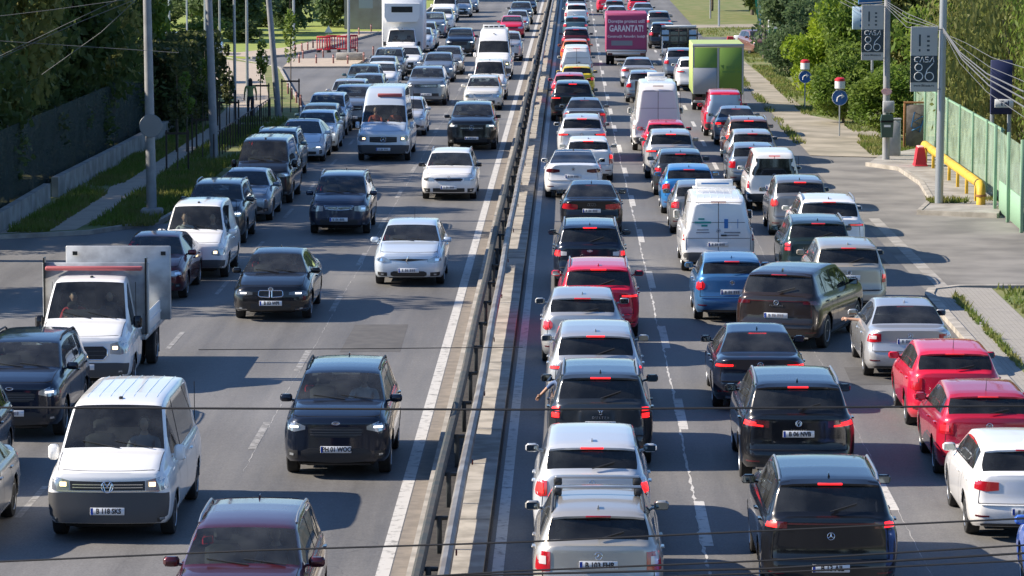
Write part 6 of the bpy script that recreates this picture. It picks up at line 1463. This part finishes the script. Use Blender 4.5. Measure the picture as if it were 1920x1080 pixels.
# ------------------------------------------------------------ white drop-side pickup, outer left queue
def pickup_extras(root, s):
    w = 2.05; y1 = -1.10; y0 = -4.55
    part('bed_floor', MB().box(-w / 2, w / 2, y0, y1, .78, .90, .02), 'bed_grey', root)
    part('headboard', MB().box(-1.08, 1.08, y1 - .10, y1 - .03, .9, 2.35, .02), 'bed_grey', root)
    for sg in (1, -1):
        part('side_board', MB().box(*sorted((sg * (w / 2 - .03), sg * (w / 2)))  , y0, y1 - .1, .90, 1.32, .01).box(*sorted((sg * (w / 2 - .01), sg * (w / 2 + .02))), y0, y1 - .1, 1.08, 1.12), 'truck_white', root)
    part('tail_board', MB().box(-w / 2, w / 2, y0 - .03, y0, .9, 1.32, .01), 'truck_white', root)
    part('load_panel', MB().box(-1.25, .95, y0 + .9, y0 + .98, .9, 2.45, .02), 'bed_grey', root)
    for sx in (-1.1, .75): part('handle', MB().box(sx - .05, sx + .05, y0 + .99, y0 + 1.02, 2.26, 2.34), 'screen_off', root)
    part('roof_strip', MB().box(-.98, .98, y1 + .12, y1 + .28, 2.22, 2.30, .02), 'red_strip', root)
    for sg in (1, -1): part('rack_post', MB().prism([(0, .9), (.03, .9), (.03, 2.46), (0, 2.46)], y1 - .12, y1 + .10, Matrix.Translation((sg * 1.03 - .015, 0, 0))), 'screen_off', root)
    chassis(root, y0 + .1, -.8, 2.0, y0 + 1.15)
tr, ts = vehicle('pickup', 'cab', 'white', 169, 527, 'F', 'white drop-side pickup truck with red roof strip carrying a tall grey panel', 'pickup', fs='transit', plate='UFU', mirror='black', lodf=0, extras=pickup_extras)
seat_person(tr, ts, 1, 'cloth_red', 'hair_dark', 'passenger in a red top inside the white pickup truck'); seat_person(tr, ts, -1, 'cloth_dark', 'hair_dark', 'driver in dark clothes at the wheel of the white pickup truck')
# black recovery truck with a ladder-like rack
g = at(1276, 128).xy
s, E = build_proto('cab', 'disco', 'none', 1)
rk = tag(empty('flatbed_truck', (g.x, g.y + 4.6, 0)), 'black flatbed truck with a pale square-framed headboard, right lane', 'truck'); objs = []
for (nm, me, m, par, loc, rot) in E:
    if nm == 'PLATETEXT': objs.append(None); continue
    objs.append(link(nm, me, {'PAINT': P('black'), 'MIRROR': MATS['plastic'], 'BRAKE': MATS['lens_red'], 'REARGLASS': MATS['glass_mid'], 'SIDEGLASS': MATS['glass_mid'], 'PANE': MATS['glass_dark_pane']}.get(m, m), objs[par] if par >= 0 else rk, loc, rot))
mb = MB()
for z in (1.35, 1.72, 2.10): mb.box(-1.08, 1.08, -1.34, -1.28, z - .05, z + .05, .01)
for k in range(5): x = -1.04 + .52 * k; mb.box(x - .04, x + .04, -1.35, -1.27, 1.0, 2.12, .01)
part('headboard', mb, 'rail_dark', rk); part('beacon_bar', MB().box(-1.0, 1.0, -1.30, -1.1, 2.16, 2.30, .04), 'board_white', rk)
for k in (0, 3): part('mesh_panel', MB().box(-.98 + .52 * k, -.58 + .52 * k, -1.31, -1.30, 1.42, 2.02), 'board_lblue', rk)
part('bed_floor', MB().box(-1.06, 1.06, -4.4, -1.2, .72, .86, .02), 'plastic_grey', rk); part('tail_board', MB().box(-1.02, 1.02, -4.46, -4.41, .74, 1.12, .02), 'alu_door', rk); chassis(rk, -4.3, -.8, 2.1, -3.3)
for sg in (1, -1): part('tail_light', MB().box(*sorted((sg * .75, sg * 1.0)), -4.48, -4.45, .60, .70), 'lens_dark', rk); part('bed_post', MB().box(*sorted((sg * 1.0, sg * 1.06)), -4.46, -4.38, .86, 1.75), 'board_white', rk)

# ------------------------------------------------------------ every other vehicle
def V_(name, t, pk, px, py, face, label, **k): return vehicle(name, t, pk, px, py, face, label, k.pop('cat', {'hatchback': 'car', 'saloon_car': 'car', 'estate_car': 'car', 'suv': 'SUV', 'people_carrier': 'car', 'van': 'van'}.get(name, 'car')), k.pop('group', None), **k)
Q1 = 'cars queuing beside the median on the right'; Q2 = 'cars queuing in the middle lane on the right'; Q3 = 'cars queuing in the outer lane on the right'
L1 = 'oncoming vehicles beside the median'; L2 = 'oncoming vehicles in the middle lane on the left'; L3 = 'vehicles queuing in the outer lane on the left'
H, S_, E_, U, M_, N = 'hatchback', 'saloon_car', 'estate_car', 'suv', 'people_carrier', 'van'
def crossbars(root, s):
    for q in (2.15, 3.15):
        z = s.topz(.5, q) + .10
        part('roof_bar', MB().box(-.60, .60, s.L / 2 - q - .04, s.L / 2 - q + .04, z, z + .035, .012), 'alloy', root)
        for sg in (1, -1): part('bar_foot', MB().box(*sorted((sg * .50, sg * .62)), s.L / 2 - q - .05, s.L / 2 - q + .05, z - .10, z + .01, .02), 'plastic', root)
def sign_box(w, dy=0.0):
    def f(root, s):
        q = 1.9 if s.t == 'vanm' else 2.4; z = s.topz(0, q)
        part('roof_sign', MB().box(-w / 2, w / 2, s.L / 2 - q - .25, s.L / 2 - q + .10, z, z + .05, .01).box(-w / 2 + .08, w / 2 - .08, s.L / 2 - q - .16, s.L / 2 - q, z + .05, z + .24, .02), 'board_white', root)
        part('sign_line', MB().box(-w * .30, w * .34, s.L / 2 - q - .165, s.L / 2 - q - .16, z + .11, z + .15), 'blue_mark', root)
        if s.t == 'vanm':
            for xx, zz, ww, hh, mm in ((-.44, 1.42, .16, .04, 'teal_mark'), (-.40, 1.33, .42, .05, 'teal_mark'), (-.36, 1.25, .16, .05, 'teal_mark'), (.20, 1.30, .10, .24, 'blue_mark'), (.50, 1.30, .012, .24, 'blue_mark'), (.36, 1.07, .42, .035, 'cloth_grey'), (.36, 1.00, .34, .035, 'cloth_grey'), (-.40, 1.14, .30, .025, 'cloth_grey'), (-.40, 1.07, .34, .025, 'cloth_grey')):
                y = s.surf(-1, xx, zz) - .006; part('door_marking', MB().box(xx - ww / 2, xx + ww / 2, y - .002, y + .004, zz - hh / 2, zz + hh / 2), mm, root)
    return f
# right, lane beside the median (rear views), near to far
a1, as1 = V_(E_, 'estate', 'beige', 1122, 966, 'R', 'silver-beige estate car with two roof bars, plate B 103 FHR, nearest beside the median', rs='estate', plate='B 103 FHR', group=Q1, mirror='plastic' if 0 else 'beige', rails='plastic', extras=crossbars, lit=False, glasss='glass_mid', fs='skoda')
V_(M_, 'mpv', 'silverlight', 1110, 838, 'R', 'pale silver people carrier directly ahead of the roof-barred estate', rs='touran', plate='B 16 TRN' if 0 else None, group=Q1, fs='sharan', brake='brake_glow')
a3, as3 = V_(U, 'suv', 'darkgrey', 1126, 707, 'R', 'dark grey off-roader with silver roof rails and an arm hanging from its left window', rs='duster', plate='IF 03 GIO', group=Q1, rails='alloy', glasss='glass_tint', brake='brake_glow')
V_(U, 'suv', 'silver', 1117, 629, 'R', 'silver crossover with black tailgate glass between the dark off-roader and the silver hatchback', rs='slim', group=Q1, glasss='glass_tint', brake='brake_glow')
V_(H, 'hatch', 'silver', 1092, 558, 'R', 'silver small hatchback ahead of the silver crossover, beside the median', rs='round', group=Q1)
V_(U, 'suv', 'red', 1122, 504, 'R', 'bright red crossover with roof rails beside the median', rs='slim', group=Q1, rails='alloy', glasss='glass_tint', brake='brake_glow')
V_(U, 'suv', 'navy', 1106, 426, 'R', 'black SUV with silver roof rails directly ahead of the red crossover', rs='kuga', fs='kuga', group=Q1, rails='alloy', glasss='glass_tint', brake='brake_glow')
V_(S_, 'sedan', 'black', 1109, 347, 'R', 'black saloon with unlit wide tail lights and four-ring badge', rs='audi', plate='CT 08 KRL' if 0 else None, group=Q1, glasss='glass_tint', lit=False)
V_(S_, 'tesla', 'white', 1075, 286, 'R', 'white glass-roofed fastback saloon nearly touching the median line', rs='tesla', fs='tesla', group=Q1, lit=False, glasss='glass_tint')
V_(H, 'hatch', 'white', 1103, 264, 'R', 'white hatchback half hidden behind the glass-roofed fastback', rs='vert', group=Q1, brake='brake_glow')
V_(U, 'suv', 'silverlight', 1091, 222, 'R', 'pale silver crossover ahead of the half-hidden white hatchback', rs='slim', group=Q1, glasss='glass_tint', brake='brake_glow', rails='alloy')
V_(S_, 'sedan', 'bluegrey', 1096, 188, 'R', 'blue-grey saloon beside the median, ahead of the pale silver crossover', rs='sedan', group=Q1, glasss='glass_tint')
V_(U, 'suvl', 'black', 1074, 157, 'R', 'large black SUV set close to the median, behind the yellow car', rs='slim', group=Q1, glasss='glass_tint', brake='brake_glow')
V_(H, 'hatch', 'pink', 1068, 141, 'R', 'pinkish red car of which the roof shows over the large black SUV', rs='block', group=Q1)
V_(H, 'hatch', 'yellow', 1082, 126, 'R', 'yellow taxi-like hatchback beside the median', rs='round', group=Q1, glasss='glass_tint')
V_(N, 'kangoo', 'white', 1081, 90, 'R', 'small white panel van ahead of the yellow hatchback', rs='kangoo', fs='kangoo', group=Q1, panel=True)
V_(H, 'hatch', 'orange', 1079, 77, 'R', 'red-orange car hidden behind the small white panel van', rs='block', group=Q1)
V_(U, 'suv', 'maroon', 1080, 55, 'R', 'dark maroon crossover in the far part of the lane beside the median', rs='block', group=Q1, glasss='glass_tint')
V_(H, 'hatch', 'teal', 1079, 33, 'R', 'dark greenish hatchback beyond the maroon crossover', rs='block', group=Q1, glasss='glass_tint')
V_(U, 'suv', 'white', 1081, 9, 'R', 'white SUV near the top of the lane beside the median', rs='vert', group=Q1, glasss='glass_tint')
V_(H, 'hatch', 'bluegrey', 1080, -4, 'R', 'dark blue-grey car cut by the top edge beside the median', rs='block', group=Q1)
# right, middle lane
V_(U, 'suvl', 'black', 1556, 905, 'R', 'black SUV with silver roof rails and a red light strip, plate B 13 AIL', rs='bar', plate='B 13 AIL', group=Q2, rails='alloy', glasss='glass_tint', brake='brake_glow', fs='merc')
V_(U, 'suvl', 'black', 1496, 724, 'R', 'big black SUV with plate B 06 NVB in the middle lane', rs='touareg', plate='B 06 NVB', group=Q2, rails='black' if 0 else 'alloy', glasss='glass_tint', brake='brake_glow')
V_(S_, 'sedan', 'navy', 1420, 624, 'R', 'black saloon with a lit high brake light, left of the leaning arm', rs='slim', group=Q2, glasss='glass_tint', brake='brake_glow')
V_(U, 'suvl', 'brown', 1462, 514, 'R', 'brown sports SUV turned to the right across two lanes', rs='porsche', yaw=-17, plate=None, group=Q2, glasss='glass_tint', lit=False)
V_(H, 'hatch', 'midblue', 1372, 489, 'R', 'mid-blue small hatchback directly behind the white lettered van', rs='round', group=Q2)
V_(N, 'vanm', 'white', 1347, 377, 'R', 'white panel van with teal and blue markings on its rear doors', rs='van', group=Q2, panel=True, fs='transit', extras=sign_box(1.15), brake='lens_red')
V_(H, 'hatch', 'grey', 1312, 349, 'R', 'dark grey car mostly hidden by the white lettered van', rs='block', group=Q2)
V_(H, 'hatch', 'blue', 1292, 317, 'R', 'bright blue hatchback with a black-framed rear window', rs='block', group=Q2, brake='brake_dim', glasss='glass_tint')
V_(H, 'golf', 'darkgrey', 1276, 288, 'R', 'dark grey hatchback with two headrests visible, behind the silver crossover', rs='polo', group=Q2)
V_(U, 'suv', 'silver', 1258, 251, 'R', 'silver crossover with privacy glass behind the tall white van', rs='slim', group=Q2, glasss='glass_tint', brake='brake_glow')
V_(H, 'hatch', 'red', 1249, 232, 'R', 'red hatchback squeezed between the tall white van and the silver crossover', rs='block', group=Q2)
V_(N, 'vanl', 'white', 1234, 160, 'R', 'tall white long-wheelbase van with blank rear doors', rs='van', group=Q2, panel=True, fs='sprinter', extras=sign_box(.85), brake='lens_red')
V_(E_, 'estate', 'bluegrey', 1208, 137, 'R', 'blue-grey estate ahead of the tall white van', rs='block', group=Q2, glasss='glass_tint', lit=False)
V_(S_, 'sedan', 'silver', 1196, 111, 'R', 'silver saloon behind the pink lorry', rs='sedan', group=Q2)
V_(S_, 'sedan', 'ice', 1156, 13, 'R', 'icy white saloon just beyond the pink lorry', rs='sedan', group=Q2, lit=False)
V_(H, 'hatch', 'grey', 1152, 2, 'R', 'grey car beyond the icy white saloon at the top edge', rs='block', group=Q2)
V_(H, 'hatch', 'red', 1138, -8, 'R', 'red car at the top edge, left of the middle lane queue', rs='block', group=Q2)
# right, outer lane
V_(H, 'hatch', 'royal', 2085, 985, 'R', 'vivid blue car cut by the bottom right corner', rs='block', group=Q3)
V_(H, 'golf', 'white', 1925, 842, 'R', 'white hatchback at the right edge, nearest in the outer lane', rs='golf', plate='IF 90 PWY' if 0 else None, group=Q3, fs='skoda', lit=False, glasss='glass_mid')
V_(H, 'hatch', 'darkred', 1852, 742, 'R', 'dark cherry hatchback with a pointed oval rear window and roof mast', rs='block', group=Q3, mast=True, glasss='glass_mid')
V_(H, 'hatch', 'red', 1790, 662, 'R', 'bright red hatchback with upright tail lights behind the silver saloon', rs='polo', group=Q3, mast=True)
c4, cs4 = V_(S_, 'sedan', 'silver', 1697, 574, 'R', 'silver liftback saloon with the driver holding an arm out of the window', rs='octavia', group=Q3, lit=False, glasss='glass_mid', fs='skoda')
V_(U, 'suv', 'tan', 1591, 464, 'R', 'beige square SUV half hidden by the turning brown SUV', rs='land', group=Q3)
V_(U, 'suv', 'green', 1534, 418, 'R', 'dark green off-roader with silver rails, behind the white crossover', rs='duster', group=Q3, rails='alloy', glasss='glass_mid')
V_(U, 'suvl', 'white', 1555, 378, 'R', 'white SUV with dark rear window beside the driveway', rs='slim', group=Q3, glasss='glass_tint', rails='alloy')
V_(M_, 'mpv', 'grey', 1500, 341, 'R', 'grey people carrier between the white estate van and the white SUV', rs='round', group=Q3, glasss='glass_tint', brake='brake_glow')
V_(N, 'kangoo', 'white', 1452, 291, 'R', 'white glazed van with tall rear window and roof rails', rs='kangoo', fs='kangoo', group=Q3, clearpane=False) if 0 else vehicle('van', 'kangoo', 'white', 1452, 291, 'R', 'white glazed van with a tall dark rear window', 'van', Q3, rs='kangoo', fs='kangoo')
V_(H, 'golf', 'bluegrey', 1414, 276, 'R', 'blue-grey hatchback directly ahead of the white glazed van', rs='polo', group=Q3)
V_(H, 'golf', 'silver', 1411, 250, 'R', 'silver hatchback in the outer lane with a red sticker in its rear window', rs='block', group=Q3, brake='brake_dim')
V_(U, 'suv', 'brownred', 1404, 226, 'R', 'brownish copper crossover in the outer lane', rs='block', group=Q3, glasss='glass_tint', brake='brake_glow', rails='alloy')
V_(S_, 'sedan', 'bluegrey', 1380, 204, 'R', 'blue-grey saloon with a wide lit high brake light in the outer lane', rs='sedan', group=Q3, brake='brake_glow', glasss='glass_tint')
vehicle('van', 'kangoo', 'red', 1360, 176, 'R', 'small red van with a pale tailgate behind the lime green lorry', 'van', Q3, rs='kangoo', fs='kangoo', extras=lambda r, s: part('tailgate', s.patch(-1, [(-.86, .60, 1.70), (.86, .60, 1.70)], .012), P('lightblue'), r), panel=True)
V_(U, 'suv', 'white', 1301, 112, 'R', 'white crossover partly hidden by the lime green lorry', rs='slim', group=Q3, glasss='glass_tint')
V_(U, 'suv', 'bluegrey', 1276, 94, 'R', 'dark blue-grey SUV behind the black flatbed truck', rs='block', group=Q3, glasss='glass_tint')
V_(U, 'suv', 'black', 1243, 45, 'R', 'black SUV in front of the black flatbed truck', rs='block', group=Q3, glasss='glass_tint')
V_(U, 'suv', 'grey', 1235, 23, 'R', 'grey SUV beyond the black SUV in the outer lane', rs='block', group=Q3, glasss='glass_mid')
V_(S_, 'sedan', 'lightblue', 1205, 7, 'R', 'pale blue-silver saloon near the top edge in the outer lane', rs='sedan', group=Q3, lit=False)
V_(H, 'hatch', 'red', 1197, -4, 'R', 'red car beyond the pale blue-silver saloon at the top edge', rs='block', group=Q3)
# left, lane beside the median (front views)
l1, ls1 = V_(U, 'suv', 'burgundy', 462, 988, 'F', 'burgundy SUV with silver roof rails at the bottom edge', fs='gen', group=L1, rails='alloy', lodf=0)
l2, ls2 = V_(U, 'suv', 'navy', 642, 698, 'F', 'very dark blue SUV with bright headlights, plate PH 01 WOO', fs='kuga', plate='PH 01 WOO', group=L1, rails='plastic', lodf=0)
V_(H, 'golf', 'ice', 772, 421, 'F', 'pale silver-white hatchback with a diamond badge on a black band', fs='renault', plate='IF 07 WDC' if 0 else None, group=L1, mast=True)
V_(E_, 'estate', 'white', 845, 286, 'F', 'white estate car with a black grille and roof rails', fs='skoda', group=L1, rails='alloy', mirror='black')
V_(U, 'suvl', 'black', 887, 196, 'F', 'black SUV coming towards the camera beside the median', fs='merc', group=L1)
V_(E_, 'estate', 'offwhite', 907, 145, 'F', 'off-white estate behind the oncoming black SUV', fs='sharan', group=L1)
vehicle('van', 'kangoo', 'white', 918, 115, 'F', 'small white van behind the off-white estate, oncoming', 'van', L1, fs='kangoo')
vehicle('van', 'vanl', 'white', 926, 76, 'F', 'tall white van with a lettered roof board, oncoming', 'van', L1, fs='sprinter', extras=lambda r, s: [part('roof_sign', MB().box(-.60, .60, s.L / 2 - 2.6, s.L / 2 - 2.5, s.H, s.H + .20, .02), 'board_white', r)] + [part('sign_mark', MB().box(x - .10, x + .10, s.L / 2 - 2.496, s.L / 2 - 2.492, s.H + .06, s.H + .13), 'screen_off', r) for x in (-.40, -.10, .16, .42)])
V_(U, 'suv', 'silver', 952, 62, 'F', 'silver car partly hidden behind the tall white oncoming van', fs='gen', group=L1)
V_(H, 'hatch', 'red', 960, 31, 'F', 'red hatchback oncoming beside the median near the top', fs='gen', group=L1)
V_(E_, 'estate', 'silver', 970, 21, 'F', 'silver estate behind the oncoming red hatchback', fs='kuga', group=L1)
V_(U, 'suv', 'darkgrey', 977, 5, 'F', 'dark grey oncoming SUV near the top edge beside the median', fs='kuga', group=L1)
V_(H, 'hatch', 'black', 987, -6, 'F', 'black oncoming car cut by the top edge beside the median', fs='gen', group=L1)
# left, middle lane
l5, ls5 = vehicle('van', 'vanm', 'white', 223, 757, 'F', 'white glazed van with a ribbed roof and dark bumper, plate B 118 SKS', 'van', L2, fs='vwvan', plate='B 118 SKS', lodf=0)
l6, ls6 = V_(S_, 'sedan', 'black', 520, 475, 'F', 'black saloon with a split chrome-framed grille and lit headlights', fs='bmw', plate='B 03 WPI', group=L2, lodf=0)
V_(M_, 'mpv', 'darkblue', 642, 330, 'F', 'dark blue people carrier with a chrome-edged grille', fs='sharan', group=L2, rails='alloy')
l8, ls8 = vehicle('van', 'vanl', 'ice', 722, 196, 'F', 'tall pale blue-white van with an orange strip above the windscreen', 'van', L2, fs='sprinter', extras=lambda r, s: part('roof_strip', MB().box(-.62, .28, s.L / 2 - 1.66, s.L / 2 - 1.58, 2.30, 2.42, .02), 'red_strip', r))
V_(H, 'golf', 'silverlight', 762, 186, 'F', 'silver car peeping out behind the tall pale van', fs='gen', group=L2)
V_(U, 'suvl', 'bluegrey', 802, 128, 'F', 'blue-grey off-roader with a wide chrome grille', fs='disco', group=L2, rails='plastic', glasss='glass_mid')
V_(H, 'hatch', 'bluegrey', 823, 101, 'F', 'blue-grey hatchback behind the chrome-grilled off-roader', fs='kuga', group=L2)
V_(H, 'hatch', 'grey', 841, 89, 'F', 'grey hatchback with one bright lamp, behind the blue-grey hatchback', fs='kuga', group=L2)
V_(U, 'suv', 'navy', 864, 55, 'F', 'navy SUV alone in the far middle lane', fs='merc', group=L2)
# left, outer queue
V_(S_, 'sedan', 'grey', -118, 838, 'F', 'grey saloon cut by the left edge, nearest in the outer queue', fs='gen', group=L3, lodf=0)
V_(H, 'hatch', 'navy', -104, 742, 'F', 'navy hatchback cut by the left edge behind the grey saloon', fs='gen', group=L3, lodf=0)
V_(U, 'suv', 'navy', 45, 641, 'F', 'dark blue SUV with roof rails at the left edge, before the white pickup', fs='kuga', group=L3, rails='plastic', lodf=0)
V_(S_, 'sedan', 'maroon', 293, 443, 'F', 'maroon saloon directly behind the white pickup', fs='gen', group=L3)
l9, ls9 = vehicle('van', 'kangoo', 'white', 371, 385, 'F', 'small white van with orange-lit headlamps behind the maroon saloon', 'van', L3, fs='kangoo', panel=True)
V_(U, 'suv', 'darkgrey', 409, 345, 'F', 'dark grey SUV with rails behind the small white van', fs='kuga', group=L3, rails='alloy')
V_(S_, 'sedan', 'bluegrey', 463, 321, 'F', 'dark blue-grey saloon beside the lamp post row', fs='gen', group=L3)
vehicle('van', 'vanm', 'black', 497, 264, 'F', 'black glazed van in the outer queue', 'van', L3, fs='gen')
V_(U, 'suv', 'teal', 520, 246, 'F', 'dark teal car with roof rails just behind the black glazed van', fs='gen', group=L3, rails='alloy')
V_(S_, 'tesla', 'ice', 568, 227, 'F', 'pearl white saloon with a large tinted windscreen in the outer queue', fs='tesla', group=L3)
V_(H, 'golf', 'ice', 595, 211, 'F', 'ice white hatchback behind the pearl white saloon', fs='gen', group=L3)
V_(H, 'hatch', 'teal', 601, 198, 'F', 'teal-grey car whose roof shows behind the ice white hatchback', fs='gen', group=L3)
V_(M_, 'mpv', 'lightblue', 615, 178, 'F', 'light blue people carrier in the outer queue', fs='gen', group=L3)
V_(U, 'suvl', 'bluegrey', 664, 163, 'F', 'large slate SUV left of the tall pale van', fs='merc', group=L3)
V_(U, 'suv', 'silver', 656, 152, 'F', 'mauve-silver SUV behind the large slate SUV', fs='gen', group=L3)
V_(H, 'hatch', 'bluegrey', 691, 141, 'F', 'slate hatchback beside the light silver van roof', fs='gen', group=L3)
V_(U, 'suv', 'teal', 683, 124, 'F', 'grey-green SUV facing the junction', fs='gen', group=L3)
V_(H, 'golf', 'white', 716, 119, 'F', 'white hatchback between the grey-green SUV and the silver car', fs='gen', group=L3)
V_(H, 'hatch', 'silver', 718, 108, 'F', 'silver car behind the white hatchback near the junction', fs='gen', group=L3)
V_(U, 'suv', 'grey', 730, 92, 'F', 'dark grey SUV with one yellowish lamp before the box lorry', fs='kangoo' if 0 else 'gen', group=L3)
V_(S_, 'sedan', 'white', 764, 89, 'F', 'white saloon directly in front of the white box lorry', fs='merc', group=L3)
V_(H, 'hatch', 'ice', 788, 54, 'F', 'icy white hatchback just behind the white box lorry', fs='gen', group=L3)
V_(U, 'suv', 'silver', 795, 43, 'F', 'silver SUV behind the icy white hatchback', fs='gen', group=L3)
V_(U, 'suvl', 'bluegrey', 812, 25, 'F', 'big blue-grey SUV beyond the box lorry', fs='kuga', group=L3)
V_(U, 'suv', 'white', 829, 16, 'F', 'white SUV with one pinkish lamp beyond the big blue-grey SUV', fs='gen', group=L3)
vehicle('van', 'vanl', 'white', 834, -8, 'F', 'tall white van at the top edge in the outer queue', 'van', L3, fs='sprinter')
V_(H, 'hatch', 'silver', 865, -2, 'F', 'silver car with a bright lamp near the top edge, outer queue', fs='kuga', group=L3)
V_(H, 'hatch', 'bluegrey', 878, -9, 'F', 'blue-grey car cut by the top edge, outer queue', fs='kuga', group=L3)
# parked away from the road
g = at(350, 106).xy; vehicle('hatchback', 'golf', 'lightblue', 0, 0, 'R', 'pale blue hatchback parked across the side road under the left trees', 'car', at_xy=(g.x, g.y + 1), yaw=-88, lodf=1)
g = at(1418, 104).xy; vehicle('hatchback', 'hatch', 'brownred', 0, 0, 'F', 'faded reddish car parked beside the brown pole on the right bank', 'car', at_xy=(g.x + .2, g.y + 2.2), yaw=12, lodf=2)
# people at the wheel and on foot
seat_person(a3, as3, -1, 'cloth_blue', 'hair_dark', 'driver of the dark grey off-roader with a blue sleeve hanging out of the window', 'down')
seat_person(c4, cs4, -1, 'cloth_grey', 'hair_dark', 'driver of the silver liftback holding a bare arm straight out', 'out')
seat_person(l2, ls2, -1, 'cloth_white', 'hair_brown', 'driver in a pale shirt in the very dark blue SUV')
seat_person(l1, ls1, -1, 'cloth_dark', 'hair_brown', 'driver of the burgundy SUV')
seat_person(l5, ls5, -1, 'cloth_grey', 'hair_dark', 'driver in grey in the white glazed van with plate B 118 SKS')
seat_person(l6, ls6, -1, 'cloth_dark', 'hair_dark', 'driver of the black saloon with the split grille')
seat_person(l9, ls9, -1, 'cloth_dark', 'hair_dark', 'driver of the small white van behind the maroon saloon'); seat_person(l9, ls9, 1, 'cloth_white', 'hair_brown', 'passenger in white in the small white van behind the maroon saloon')
seat_person(l8, ls8, 1, 'cloth_orange', 'hair_dark', 'passenger in orange in the tall pale blue-white van'); seat_person(l8, ls8, -1, 'cloth_orange', 'hair_brown', 'driver in orange in the tall pale blue-white van')
g = at(470, 226).xy; person((g.x, g.y, .11), radians(8), 'walk', 'cloth_hivis', 'hair_dark', 'pedestrian with long dark hair and a yellow-green top walking away on the left footpath', long_hair=True)
